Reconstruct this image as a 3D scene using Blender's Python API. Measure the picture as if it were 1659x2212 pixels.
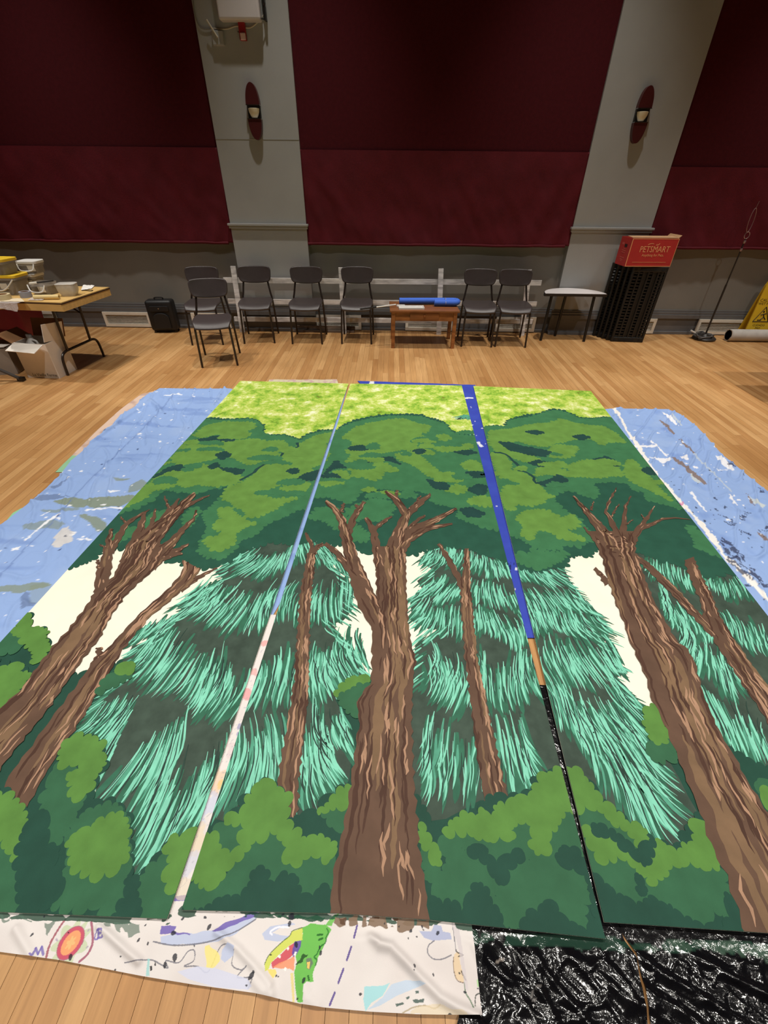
import bpy, bmesh, math, random
import numpy as np
from mathutils import Vector, Matrix
from mathutils.geometry import delaunay_2d_cdt

random.seed(7)
rng = np.random.default_rng(7)
scene = bpy.context.scene
for o in list(bpy.data.objects):
    bpy.data.objects.remove(o)
C = scene.collection

# ------------------------------------------------------------------ camera
IW, IH = 1659, 2212
CX, CY = IW / 2, IH / 2
FPX, HOR, ROLL, YAW, CAMH = 940.0, 387.0, math.radians(0.58), math.radians(-0.6), 1.65
PITCH = math.atan2(CY - HOR, FPX)
FW = np.array([math.sin(YAW) * math.cos(PITCH), math.cos(YAW) * math.cos(PITCH), -math.sin(PITCH)])
_r = np.array([math.cos(YAW), -math.sin(YAW), 0.0])
_u = np.cross(_r, FW)
RT = math.cos(ROLL) * _r + math.sin(ROLL) * _u
UP = -math.sin(ROLL) * _r + math.cos(ROLL) * _u
CAM = np.array([0.0, 0.0, CAMH])

cam_data = bpy.data.cameras.new('camera')
cam_data.sensor_fit = 'VERTICAL'
cam_data.sensor_height = 36.0
cam_data.lens = 36.0 * FPX / IH
cam_data.clip_start = 0.02
cam_obj = bpy.data.objects.new('camera', cam_data)
cam_obj.matrix_world = Matrix(((RT[0], UP[0], -FW[0], CAM[0]), (RT[1], UP[1], -FW[1], CAM[1]),
                               (RT[2], UP[2], -FW[2], CAM[2]), (0, 0, 0, 1)))
C.objects.link(cam_obj)
scene.camera = cam_obj

# ------------------------------------------------------------------ world, exposure
world = bpy.data.worlds.new('hall_world')
scene.world = world
world.use_nodes = True
world.node_tree.nodes['Background'].inputs[0].default_value = (0.05, 0.05, 0.055, 1)
world.node_tree.nodes['Background'].inputs[1].default_value = 1.0
scene.view_settings.view_transform = 'Standard'
scene.view_settings.look = 'None'
scene.view_settings.gamma = 1.0
scene.view_settings.use_curve_mapping = False
scene.view_settings.exposure = 0.95

LAMP_Z = 5.7
LAMPS = [(x, y, e, c) for (y, e, c) in ((5.1, 270.0, 60), (2.3, 285.0, 98), (-0.5, 205.0, 76)) for x in (-3.6, -0.9, 1.8, 4.5)]
LAMP_COLOR = (1.0, 0.95, 0.87)


def ray(x, y):
    return FW * FPX + RT * (x - CX) + UP * (CY - y)


def fl(x, y, z=0.0):
    d = ray(x, y)
    t = (z - CAMH) / d[2]
    return (CAM + t * d)


def fl2(p):
    q = fl(p[0], p[1])
    return (float(q[0]), float(q[1]))


def onY(x, y, Y):
    d = ray(x, y)
    return CAM + d * (Y / d[1])


def proj(p):
    v = np.array(p, float) - CAM
    z = v @ FW
    return CX + FPX * (v @ RT) / z, CY - FPX * (v @ UP) / z


# ------------------------------------------------------------------ materials
def lin(c):
    out = []
    for v in c[:3]:
        v = v / 255.0
        out.append(v / 12.92 if v <= 0.04045 else ((v + 0.055) / 1.055) ** 2.4)
    return tuple(out)


MATS = {}


def mat(name, col, rough=0.6, metal=0.0, var=0.0, scale=20.0, bump=0.0, bscale=80.0, alpha=1.0, trans=0.0, coat=0.0, stretch=None, spec=0.5, col2=None):
    if name in MATS:
        return MATS[name]
    m = bpy.data.materials.new(name)
    m.use_nodes = True
    nt = m.node_tree
    b = nt.nodes['Principled BSDF']
    base = lin(col)
    b.inputs['Base Color'].default_value = (*base, 1)
    b.inputs['Roughness'].default_value = rough
    b.inputs['Metallic'].default_value = metal
    b.inputs['Specular IOR Level'].default_value = spec
    b.inputs['Alpha'].default_value = alpha
    b.inputs['Transmission Weight'].default_value = trans
    b.inputs['Coat Weight'].default_value = coat
    if var > 0 or bump > 0:
        geo = nt.nodes.new('ShaderNodeNewGeometry')
        src = geo.outputs['Position']
        if stretch:
            mp = nt.nodes.new('ShaderNodeMapping')
            mp.inputs['Scale'].default_value = stretch
            nt.links.new(src, mp.inputs['Vector'])
            src = mp.outputs['Vector']
        if var > 0:
            n = nt.nodes.new('ShaderNodeTexNoise')
            n.inputs['Scale'].default_value = scale
            n.inputs['Detail'].default_value = 5
            nt.links.new(src, n.inputs['Vector'])
            ra = nt.nodes.new('ShaderNodeValToRGB')
            lo = tuple(c * (1 - var) for c in base) if col2 is None else lin(col2)
            hi = tuple(min(1, c * (1 + var)) for c in base)
            ra.color_ramp.elements[0].position = 0.3
            ra.color_ramp.elements[0].color = (*lo, 1)
            ra.color_ramp.elements[1].position = 0.7
            ra.color_ramp.elements[1].color = (*hi, 1)
            nt.links.new(n.outputs['Fac'], ra.inputs['Fac'])
            nt.links.new(ra.outputs['Color'], b.inputs['Base Color'])
        if bump > 0:
            n2 = nt.nodes.new('ShaderNodeTexNoise')
            n2.inputs['Scale'].default_value = bscale
            n2.inputs['Detail'].default_value = 3
            nt.links.new(src, n2.inputs['Vector'])
            bp = nt.nodes.new('ShaderNodeBump')
            bp.inputs['Strength'].default_value = bump
            bp.inputs['Distance'].default_value = 0.01
            nt.links.new(n2.outputs['Fac'], bp.inputs['Height'])
            nt.links.new(bp.outputs['Normal'], b.inputs['Normal'])
    MATS[name] = m
    return m


def mat_vcol(name, rough=0.8, bump=0.0, bscale=200.0):
    """surface whose pigment comes from a painted colour attribute"""
    m = bpy.data.materials.new(name)
    m.use_nodes = True
    nt = m.node_tree
    b = nt.nodes['Principled BSDF']
    a = nt.nodes.new('ShaderNodeVertexColor')
    a.layer_name = 'paint'
    nt.links.new(a.outputs['Color'], b.inputs['Base Color'])
    b.inputs['Roughness'].default_value = rough
    b.inputs['Specular IOR Level'].default_value = 0.2
    if bump:
        n2 = nt.nodes.new('ShaderNodeTexNoise')
        n2.inputs['Scale'].default_value = bscale
        g = nt.nodes.new('ShaderNodeNewGeometry')
        nt.links.new(g.outputs['Position'], n2.inputs['Vector'])
        bp = nt.nodes.new('ShaderNodeBump')
        bp.inputs['Strength'].default_value = bump
        bp.inputs['Distance'].default_value = 0.004
        nt.links.new(n2.outputs['Fac'], bp.inputs['Height'])
        nt.links.new(bp.outputs['Normal'], b.inputs['Normal'])
    return m


def mat_wood_floor(name, per_object):
    m = bpy.data.materials.new(name)
    m.use_nodes = True
    nt = m.node_tree
    N, L = nt.nodes, nt.links
    b = N['Principled BSDF']
    geo = N.new('ShaderNodeNewGeometry')
    if per_object:
        oi = N.new('ShaderNodeObjectInfo')
        tone = oi.outputs['Random']
    else:
        at = N.new('ShaderNodeAttribute')
        at.attribute_name = 'tone'
        tone = at.outputs['Fac']
    ramp = N.new('ShaderNodeValToRGB')
    e = ramp.color_ramp.elements
    e[0].position, e[0].color = 0.0, (*lin((180, 132, 82)), 1)
    e[1].position, e[1].color = 1.0, (*lin((206, 162, 110)), 1)
    x = ramp.color_ramp.elements.new(0.5)
    x.color = (*lin((194, 148, 96)), 1)
    L.new(tone, ramp.inputs['Fac'])
    # long grain, shifted per plank
    mp = N.new('ShaderNodeMapping')
    mp.inputs['Scale'].default_value = (55, 3.0, 1)
    comb = N.new('ShaderNodeCombineXYZ')
    mul = N.new('ShaderNodeMath')
    mul.operation = 'MULTIPLY'
    mul.inputs[1].default_value = 37.0
    L.new(tone, mul.inputs[0])
    L.new(mul.outputs[0], comb.inputs[2])
    L.new(geo.outputs['Position'], mp.inputs['Vector'])
    add = N.new('ShaderNodeVectorMath')
    add.operation = 'ADD'
    L.new(mp.outputs['Vector'], add.inputs[0])
    L.new(comb.outputs[0], add.inputs[1])
    n1 = N.new('ShaderNodeTexNoise')
    n1.inputs['Scale'].default_value = 1.0
    n1.inputs['Detail'].default_value = 6
    n1.inputs['Roughness'].default_value = 0.65
    L.new(add.outputs[0], n1.inputs['Vector'])
    gr = N.new('ShaderNodeValToRGB')
    gr.color_ramp.elements[0].position, gr.color_ramp.elements[0].color = 0.28, (0.80, 0.77, 0.73, 1)
    gr.color_ramp.elements[1].position, gr.color_ramp.elements[1].color = 0.72, (1.1, 1.1, 1.1, 1)
    L.new(n1.outputs['Fac'], gr.inputs['Fac'])
    mx = N.new('ShaderNodeMix')
    mx.data_type = 'RGBA'
    mx.blend_type = 'MULTIPLY'
    mx.inputs[0].default_value = 1.0
    L.new(ramp.outputs['Color'], mx.inputs[6])
    L.new(gr.outputs['Color'], mx.inputs[7])
    # worn, scuffed patches
    n3 = N.new('ShaderNodeTexNoise')
    n3.inputs['Scale'].default_value = 1.7
    n3.inputs['Detail'].default_value = 6
    L.new(geo.outputs['Position'], n3.inputs['Vector'])
    rr = N.new('ShaderNodeMapRange')
    rr.inputs[1].default_value, rr.inputs[2].default_value = 0.3, 0.7
    rr.inputs[3].default_value, rr.inputs[4].default_value = 0.33, 0.55
    L.new(n3.outputs['Fac'], rr.inputs[0])
    L.new(rr.outputs[0], b.inputs['Roughness'])
    sc = N.new('ShaderNodeValToRGB')
    sc.color_ramp.elements[0].position, sc.color_ramp.elements[0].color = 0.3, (0.86, 0.83, 0.8, 1)
    sc.color_ramp.elements[1].position, sc.color_ramp.elements[1].color = 0.62, (1, 1, 1, 1)
    L.new(n3.outputs['Fac'], sc.inputs['Fac'])
    mx2 = N.new('ShaderNodeMix')
    mx2.data_type = 'RGBA'
    mx2.blend_type = 'MULTIPLY'
    mx2.inputs[0].default_value = 1.0
    L.new(mx.outputs[2], mx2.inputs[6])
    L.new(sc.outputs['Color'], mx2.inputs[7])
    L.new(mx2.outputs[2], b.inputs['Base Color'])
    b.inputs['Specular IOR Level'].default_value = 0.35
    return m


# ------------------------------------------------------------------ mesh helpers
class MB:
    def __init__(self):
        self.v, self.f = [], []

    def add(self, vs, fs):
        n = len(self.v)
        self.v += [tuple(float(c) for c in p) for p in vs]
        self.f += [tuple(i + n for i in f) for f in fs]
        return self

    def box(self, c, s, rot=None):
        x, y, z = s[0] / 2, s[1] / 2, s[2] / 2
        vs = [Vector(p) for p in ((-x, -y, -z), (x, -y, -z), (x, y, -z), (-x, y, -z), (-x, -y, z), (x, -y, z), (x, y, z), (-x, y, z))]
        if rot is not None:
            vs = [rot @ p for p in vs]
        vs = [p + Vector(c) for p in vs]
        return self.add(vs, [(3, 2, 1, 0), (4, 5, 6, 7), (0, 1, 5, 4), (1, 2, 6, 5), (2, 3, 7, 6), (3, 0, 4, 7)])

    def bar(self, a, b, w, t, up=(0, 0, 1)):
        """rectangular bar from a to b"""
        a, b = Vector(a), Vector(b)
        d = (b - a)
        ln = d.length
        d.normalize()
        u = Vector(up)
        if abs(d.dot(u)) > 0.98:
            u = Vector((0, 1, 0))
        s = d.cross(u).normalized()
        u = s.cross(d).normalized()
        R = Matrix((s, d, u)).transposed()
        return self.box((a + b) / 2, (w, ln, t), R)

    def tube(self, pts, r, n=8, closed=False, cap=True):
        pts = [Vector(p) for p in pts]
        rs = r if isinstance(r, (list, tuple)) else [r] * len(pts)
        rings = []
        m = len(pts)
        prev = None
        for i, p in enumerate(pts):
            if closed:
                d = pts[(i + 1) % m] - pts[i - 1]
            else:
                d = pts[min(i + 1, m - 1)] - pts[max(i - 1, 0)]
            d.normalize()
            u = prev if prev is not None else (Vector((0, 0, 1)) if abs(d.z) < 0.9 else Vector((1, 0, 0)))
            s = d.cross(u)
            if s.length < 1e-6:
                s = d.cross(Vector((0.3, 1, 0.2)))
            s.normalize()
            u = s.cross(d).normalized()
            prev = u
            rings.append([p + (s * math.cos(2 * math.pi * k / n) + u * math.sin(2 * math.pi * k / n)) * rs[i] for k in range(n)])
        vs = [q for ring in rings for q in ring]
        fs = []
        for i in range(m if closed else m - 1):
            j = (i + 1) % m
            for k in range(n):
                fs.append((i * n + k, i * n + (k + 1) % n, j * n + (k + 1) % n, j * n + k))
        if cap and not closed:
            fs.append(tuple(range(n))[::-1])
            fs.append(tuple((m - 1) * n + k for k in range(n)))
        return self.add(vs, fs)

    def lathe(self, prof, n=24, c=(0, 0, 0), axis='z', sx=1.0, sy=1.0):
        vs, fs = [], []
        for (r, h) in prof:
            for k in range(n):
                a = 2 * math.pi * k / n
                p = (r * math.cos(a) * sx, r * math.sin(a) * sy, h)
                if axis == 'x':
                    p = (h, p[0], p[1])
                elif axis == 'y':
                    p = (p[0], h, p[1])
                vs.append((p[0] + c[0], p[1] + c[1], p[2] + c[2]))
        for i in range(len(prof) - 1):
            for k in range(n):
                fs.append((i * n + k, i * n + (k + 1) % n, (i + 1) * n + (k + 1) % n, (i + 1) * n + k))
        if prof[0][0] > 1e-6:
            fs.append(tuple(range(n))[::-1])
        if prof[-1][0] > 1e-6:
            fs.append(tuple((len(prof) - 1) * n + k for k in range(n)))
        return self.add(vs, fs)

    def prism(self, pts, z0, z1, M=None):
        """extrude a closed 2-D outline (ccw) from z0 to z1"""
        n = len(pts)
        vs = [Vector((p[0], p[1], z0)) for p in pts] + [Vector((p[0], p[1], z1)) for p in pts]
        if M is not None:
            vs = [M @ p for p in vs]
        fs = [tuple(range(n))[::-1], tuple(range(n, 2 * n))]
        fs += [(i, (i + 1) % n, n + (i + 1) % n, n + i) for i in range(n)]
        return self.add(vs, fs)

    def build(self, name, m, parent=None, smooth=False, bevel=0.0, seg=2, loc=None, fix=True):
        me = bpy.data.meshes.new(name)
        me.from_pydata(self.v, [], self.f)
        if fix:
            bm = bmesh.new()
            bm.from_mesh(me)
            if bevel > 0:
                bmesh.ops.bevel(bm, geom=[e for e in bm.edges], offset=bevel, segments=seg, affect='EDGES', profile=0.5, clamp_overlap=True)
            bmesh.ops.recalc_face_normals(bm, faces=bm.faces)
            bm.to_mesh(me)
            bm.free()
        if smooth:
            me.polygons.foreach_set('use_smooth', [True] * len(me.polygons))
            try:
                me.set_sharp_from_angle(angle=math.radians(40))
            except Exception:
                pass
        me.materials.append(m)
        o = bpy.data.objects.new(name, me)
        C.objects.link(o)
        if parent is not None:
            o.parent = parent
        if loc is not None:
            o.location = loc
        return o


def tag(o, label=None, cat=None, group=None, kind=None):
    if label:
        o['label'] = label
    if cat:
        o['category'] = cat
    if group:
        o['group'] = group
    if kind:
        o['kind'] = kind
    return o


def thing(name, label, cat, loc=(0, 0, 0), rz=0.0, group=None):
    o = bpy.data.objects.new(name, None)
    o.empty_display_size = 0.1
    C.objects.link(o)
    o.location = loc
    o.rotation_euler = (0, 0, rz)
    return tag(o, label, cat, group)


def copy_tree(o, parent=None):
    c = o.copy()
    C.objects.link(c)
    c.parent = parent
    for ch in list(o.children):
        copy_tree(ch, c)
    return c


def rrect(w, h, r, n=5):
    """rounded rectangle outline, centred, ccw"""
    pts = []
    for (sx, sy, a0) in ((1, -1, -90), (1, 1, 0), (-1, 1, 90), (-1, -1, 180)):
        cx, cy = sx * (w / 2 - r), sy * (h / 2 - r)
        for k in range(n + 1):
            a = math.radians(a0 + 90 * k / n)
            pts.append((cx + r * math.cos(a), cy + r * math.sin(a)))
    return pts


def text_mb(s, size, M, depth=0.0006):
    cu = bpy.data.curves.new('lettering', 'FONT')
    cu.body = s
    cu.size = size
    cu.align_x = 'CENTER'
    cu.align_y = 'CENTER'
    cu.resolution_u = 2
    cu.extrude = depth
    ob = bpy.data.objects.new('lettering', cu)
    C.objects.link(ob)
    dg = bpy.context.evaluated_depsgraph_get()
    me = bpy.data.meshes.new_from_object(ob.evaluated_get(dg))
    mb = MB().add([M @ v.co for v in me.vertices], [tuple(p.vertices) for p in me.polygons])
    bpy.data.objects.remove(ob)
    bpy.data.curves.remove(cu)
    bpy.data.meshes.remove(me)
    return mb


# vectorised gradient noise ------------------------------------------------
_perm = rng.permutation(256)
_perm = np.concatenate([_perm, _perm])
_ang = rng.random(256) * 2 * np.pi
_gx, _gy = np.cos(_ang), np.sin(_ang)


def pnoise(x, y):
    xi, yi = np.floor(x).astype(int), np.floor(y).astype(int)
    xf, yf = x - xi, y - yi
    xi &= 255
    yi &= 255

    def g(ix, iy, dx, dy):
        h = _perm[(_perm[ix & 255] + iy) & 255]
        return _gx[h] * dx + _gy[h] * dy
    u = xf ** 3 * (xf * (xf * 6 - 15) + 10)
    v = yf ** 3 * (yf * (yf * 6 - 15) + 10)
    a = g(xi, yi, xf, yf) * (1 - u) + g(xi + 1, yi, xf - 1, yf) * u
    b = g(xi, yi + 1, xf, yf - 1) * (1 - u) + g(xi + 1, yi + 1, xf - 1, yf - 1) * u
    return (a * (1 - v) + b * v) * 1.5


def fbm(x, y, o=4):
    s, a = 0, 1.0
    for k in range(o):
        s = s + a * pnoise(x * 2 ** k + 17.3 * k, y * 2 ** k + 5.1 * k)
        a *= 0.5
    return s


def ridge(x, y):
    return 1 - np.abs(pnoise(x, y)) * 2


def sstep(a, b, x):
    t = np.clip((x - a) / (b - a), 0, 1)
    return t * t * (3 - 2 * t)


def inpoly(X, Y, poly):
    r = np.zeros(X.shape, bool)
    n = len(poly)
    for i in range(n):
        x1, y1 = poly[i]
        x2, y2 = poly[(i + 1) % n]
        if y1 == y2:
            continue
        c = ((y1 > Y) != (y2 > Y)) & (X < (x2 - x1) * (Y - y1) / (y2 - y1) + x1)
        r ^= c
    return r


def distpl(X, Y, pl):
    d = np.full(X.shape, 1e9)
    for (x1, y1), (x2, y2) in zip(pl[:-1], pl[1:]):
        dx, dy = x2 - x1, y2 - y1
        L2 = dx * dx + dy * dy + 1e-12
        t = np.clip(((X - x1) * dx + (Y - y1) * dy) / L2, 0, 1)
        d = np.minimum(d, np.hypot(X - x1 - t * dx, Y - y1 - t * dy))
    return d


# ------------------------------------------------------------------ panels of the backdrop: corner pixels
def line_x(a, b, c, d):
    """intersection of lines ab and cd"""
    x1, y1, x2, y2, x3, y3, x4, y4 = *a, *b, *c, *d
    D = (x1 - x2) * (y3 - y4) - (y1 - y2) * (x3 - x4)
    p, q = x1 * y2 - y1 * x2, x3 * y4 - y3 * x4
    return ((p * (x3 - x4) - (x1 - x2) * q) / D, (p * (y3 - y4) - (y1 - y2) * q) / D)


_bl1 = line_x(fl2((520, 826)), fl2((40, 1355)), fl2((365, 1988)), fl2((0, 1973)))
_br3 = line_x(fl2((1275, 848)), fl2((1635, 1310)), fl2((1301, 1995)), fl2((1659, 2019)))
PANELS = [
    [_bl1, fl2((365, 1988)), fl2((753, 832)), fl2((520, 826))],
    [fl2((396, 1969)), fl2((1303, 2031)), fl2((997, 836)), fl2((757, 832))],
    [fl2((1301, 1995)), _br3, fl2((1275, 848)), fl2((1022, 837))],
]
# centre panel's near edge bows a little: keep it straight between the two traced corners
_b1, _b2 = fl2((726, 1976)), fl2((926, 1990))
_t1, _t2 = fl2((838, 833)), fl2((920, 835))
PIECES = [[PANELS[0]], [[PANELS[1][0], _b1, _t1, PANELS[1][3]], [_b1, _b2, _t2, _t1], [_b2, PANELS[1][1], PANELS[1][2], _t2]], [PANELS[2]]]
PANEL_TOP = 0.016


def outside_panels(X, Y):
    """distance outside the union of the panels (approx, >0 outside)"""
    d = np.full(X.shape, -1e9)
    hull = [PANELS[0][0], PANELS[1][0], PANELS[1][1], PANELS[2][1], PANELS[2][2], PANELS[0][3]]
    hull = [PANELS[0][0], PANELS[0][1], PANELS[1][1], PANELS[2][1], PANELS[2][2], PANELS[0][3]]
    n = len(hull)
    for i in range(n):
        (x1, y1), (x2, y2) = hull[i], hull[(i + 1) % n]
        L = math.hypot(x2 - x1, y2 - y1)
        d = np.maximum(d, ((Y - y1) * -(x2 - x1) + (X - x1) * (y2 - y1)) / L)
    return d


# ------------------------------------------------------------------ ROOM
XL, XR, YB, YF, ZC = -7.2, 7.2, 6.30, -5.0, 6.0
YP = 6.21            # face of the pilasters
m_wall = mat('grey_wall_paint', (128, 125, 119), 0.75, var=0.05, scale=3, bump=0.06, bscale=60)
m_pil = mat('pilaster_paint', (160, 160, 159), 0.6, var=0.03, scale=4, bump=0.05, bscale=70)
m_base = mat('baseboard_paint', (104, 103, 104), 0.42, var=0.06, scale=9)
m_other = mat('hall_wall_paint', (112, 104, 98), 0.8)
m_ceil = mat('ceiling_paint', (112, 108, 104), 0.8)
m_sub = mat('floor_gap', (46, 30, 18), 0.9)


def struct(name, mb, m, **k):
    o = mb.build(name, m, **k)
    o['kind'] = 'structure'
    return o


def quad(a, b, c, d, t=0.1):
    return MB().add([a, b, c, d], [(0, 1, 2, 3)])


wall_back = struct('wall_back', MB().box((0, YB + 0.1, ZC / 2), (XR - XL, 0.2, ZC)), m_wall)
struct('wall_left', MB().box((XL - 0.1, (YB + YF) / 2, ZC / 2), (0.2, YB - YF, ZC)), m_other)
struct('wall_right', MB().box((XR + 0.1, (YB + YF) / 2, ZC / 2), (0.2, YB - YF, ZC)), m_other)
struct('wall_front', MB().box((0, YF - 0.1, ZC / 2), (XR - XL, 0.2, ZC)), m_other)
struct('ceiling', MB().box((0, (YB + YF) / 2, ZC + 0.1), (XR - XL + 0.4, YB - YF + 0.4, 0.2)), m_ceil)
floor = struct('floor', MB().box((0, (YB + YF) / 2, -0.105), (XR - XL, YB - YF, 0.2)), m_sub)

PIL = [(-1.945, -1.03), (2.15, 3.08), (-5.75, -4.85), (5.95, 6.85)]
PIL = PIL[:2]
for (a, b) in PIL:
    MB().box(((a + b) / 2, (YP + YB) / 2 + 0.005, ZC / 2), (b - a, YB - YP + 0.01, ZC)).build('pilaster', m_pil, wall_back, bevel=0.004)
k = 0
for (a, b) in PIL:
    k += 1
    mb = MB()
    w = b - a + 0.05
    mb.box(((a + b) / 2, YP - 0.012, 1.205), (w, 0.05, 0.022))
    mb.box(((a + b) / 2, YP - 0.004, 1.18), (w - 0.02, 0.032, 0.03))
    struct('trim_%d' % k, mb, m_pil, bevel=0.003)
k += 1
struct('trim_%d' % k, MB().box(((PIL[0][0] + PIL[0][1]) / 2, YP - 0.001, 1.985), (PIL[0][1] - PIL[0][0] - 0.004, 0.004, 0.006)), m_pil)


# baseboard following the pilasters
def base_run(x0, x1, y):
    mb = MB()
    cx, w = (x0 + x1) / 2, x1 - x0
    mb.box((cx, y - 0.012, 0.10), (w, 0.024, 0.2))
    mb.box((cx, y - 0.026, 0.018), (w, 0.052, 0.036))
    mb.box((cx, y - 0.022, 0.222), (w, 0.044, 0.05))
    mb.box((cx, y - 0.015, 0.262), (w, 0.030, 0.03))
    mb.box((cx, y - 0.008, 0.288), (w, 0.016, 0.022))
    return mb


bb = MB()
bounds = [XL]
for a, b in PIL:
    bounds += [a, b]
bounds += [XR]
for i in range(len(bounds) - 1):
    onp = i % 2 == 1
    r = base_run(bounds[i] - (0.03 if onp else 0), bounds[i + 1] + (0.03 if onp else 0), YP if onp else YB)
    bb.add(r.v, r.f)
struct('baseboard_back', bb, m_base, bevel=0.003)

# planks of the strip floor ---------------------------------------------------
m_plank = mat_wood_floor('maple_plank', True)
m_plank_far = mat_wood_floor('maple_plank_far', False)
PW = 0.0596
planks = []
for i in range(int((XR - XL) / PW) + 2):
    x0 = -0.85 - 120 * PW + i * PW
    if x0 < XL or x0 + PW > XR:
        continue
    y = YF + random.random() * 0.8
    ys = [YF]
    while y < YB - 0.2:
        ys.append(y)
        y += random.uniform(0.45, 1.7)
    ys.append(YB)
    for a, b in zip(ys[:-1], ys[1:]):
        planks.append((x0, a, b))


def cover_poly(pts):
    return [fl2(p) for p in pts]


COVER = [[PANELS[0][0], PANELS[1][1], PANELS[2][1], PANELS[2][2], PANELS[0][3]],
         cover_poly([(345, 845), (500, 840), (0, 1395), (0, 1150)]),
         cover_poly([(1300, 882), (1440, 887), (1659, 1070), (1659, 1335)]),
         cover_poly([(0, 2050), (1040, 2190), (1030, 1990), (0, 1960)]),
         cover_poly([(1040, 2212), (1659, 2212), (1659, 2010), (1030, 1990)])]


def seen_area(x0, a, b):
    sx, sy = [], []
    tot = 0.0
    n = max(2, int((b - a) / 0.06))
    ya = np.linspace(a, b, n + 1)
    pts = []
    for y in ya:
        if y < 0.02:
            pts.append(None)
            continue
        p, q = proj((x0, y, 0)), proj((x0 + PW, y, 0))
        pts.append((p, q))
    ctr = np.array([(x0 + PW / 2, (u + v) / 2) for u, v in zip(ya[:-1], ya[1:])])
    hid = np.zeros(len(ctr), bool)
    for c in COVER:
        hid |= inpoly(ctr[:, 0], ctr[:, 1], c)
    for i in range(n):
        if pts[i] is None or pts[i + 1] is None or hid[i]:
            continue
        (p1, q1), (p2, q2) = pts[i], pts[i + 1]
        cx, cy = (p1[0] + q2[0]) / 2, (p1[1] + q2[1]) / 2
        if not (0 < cx < IW and 0 < cy < IH):
            continue
        tot += 0.5 * abs((q1[0] - p1[0]) + (q2[0] - p2[0])) * abs(p2[1] - p1[1])
    return tot


areas = [(seen_area(*p), i) for i, p in enumerate(planks)]
areas.sort(reverse=True)
near_ids = set(i for a, i in areas[:300] if a > 0)
unit = bpy.data.meshes.new('plank')
_mb = MB().box((0, 0, 0), (1, 1, 1))
unit.from_pydata(_mb.v, [], _mb.f)
unit.materials.append(m_plank)
GAP = 0.0012
far = MB()
tones = []
for i, (x0, a, b) in enumerate(planks):
    cx, cy = x0 + PW / 2, (a + b) / 2
    if i in near_ids:
        o = bpy.data.objects.new('plank', unit)
        o.location = (cx, cy, -0.0025)
        o.scale = (PW - GAP, b - a - GAP, 0.005)
        C.objects.link(o)
        o.parent = floor
    else:
        far.box((cx, cy, -0.0025), (PW - GAP, b - a - GAP, 0.005))
        tones += [random.random()] * 8
fo = far.build('planks_beyond', m_plank_far, floor, fix=False)
at = fo.data.attributes.new('tone', 'FLOAT', 'POINT')
at.data.foreach_set('value', tones)
fo['kind'] = 'stuff'

# ------------------------------------------------------------------ wall hangings
def curtain(x0, x1, label, seed, zseam=1.905, ztop=ZC - 0.3, sag=0.0):
    root = thing('acoustic_curtain', label, 'curtain', ((x0 + x1) / 2, YB, 0), 0, None)
    cx = (x0 + x1) / 2
    m = mat('maroon_felt', (72, 13, 22), 0.9, var=0.10, scale=30, bump=0.25, bscale=220, spec=0.2)
    m2 = mat('maroon_velvet', (90, 19, 31), 0.75, var=0.14, scale=5, bump=0.2, bscale=160, spec=0.25)
    # stretched upper panel
    yc = -0.075
    MB().box((0, yc + 0.026, (zseam + ztop) / 2 - 0.02), (x1 - x0, 0.03, ztop - zseam + 0.04)).build('upper_panel', m, root, bevel=0.004)
    # loose lower flap, with soft folds
    nx, nz = 150, 50
    xs = np.linspace(x0 - cx, x1 - cx, nx)
    zb = 1.0
    zs = np.linspace(zb + 0.02, zseam + 0.035, nz)
    X, Z = np.meshgrid(xs, zs)
    t = (Z - zb) / (zseam - zb)
    w = (x1 - x0)
    f = 0.5 * fbm(X * 1.7 + seed * 9.1 + (1 - t) * 0.35 * np.sign(X), Z * 0.9 + seed, 3) + 0.25 * fbm(X * 5 + Z * 3 + seed * 3, Z * 2.2, 2)
    corner = np.exp(-((np.abs(X) - w / 2) / 0.45) ** 2) * np.sin((np.abs(X) - w / 2) * 22 + (1 - t) * 7) * (1 - t) ** 0.5
    Y = yc - 0.006 - np.clip(1.04 - t, 0, 1) ** 0.7 * (0.045 * f + 0.016 * corner)
    Y = np.minimum(Y, yc + 0.010 * np.clip((1 - t) * 3, 0, 1) - 0.006)
    Zs = Z + (1 - t) * (sag * 0.01 * np.sin(X * 3) + 0.006 * fbm(X * 2 + seed, Z * 0, 2))
    vs = np.stack([X, Y, Zs], -1).reshape(-1, 3)
    idx = np.arange(nx * nz).reshape(nz, nx)
    fs = np.stack([idx[:-1, :-1], idx[:-1, 1:], idx[1:, 1:], idx[1:, :-1]], -1).reshape(-1, 4)
    flap = MB()
    flap.v = [tuple(map(float, v)) for v in vs]
    flap.f = [tuple(map(int, f_)) for f_ in fs]
    fo_ = flap.build('lower_flap', m2, root, smooth=True)
    md = fo_.modifiers.new('thickness', 'SOLIDIFY')
    md.thickness = 0.006
    # weighted hem along the bottom
    pts = [(float(vs[i][0]), float(vs[i][1]) + 0.004, float(vs[i][2]) - 0.004) for i in range(0, nx, 3)]
    MB().tube(pts, 0.016, 8).build('hem', m2, fo_, smooth=True)
    return root


curtain(-1.03, 2.15, 'wide maroon curtain panel hanging between the two grey pilasters', 1)
curtain(-6.6, -1.945, 'maroon curtain panel above the paint-laden folding table', 2, zseam=1.915)
curtain(3.08, 7.1, 'maroon curtain panel above the yellow wet floor sign', 3, zseam=1.80)

# sconces ---------------------------------------------------------------------
m_maroon = mat('maroon_metal', (70, 20, 22), 0.4, var=0.1, scale=12)
m_cream = mat('cream_glass', (226, 216, 190), 0.4)
m_chrome = mat('chrome', (200, 200, 205), 0.18, metal=1.0)
m_black = mat('black_metal', (24, 21, 20), 0.4)


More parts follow.
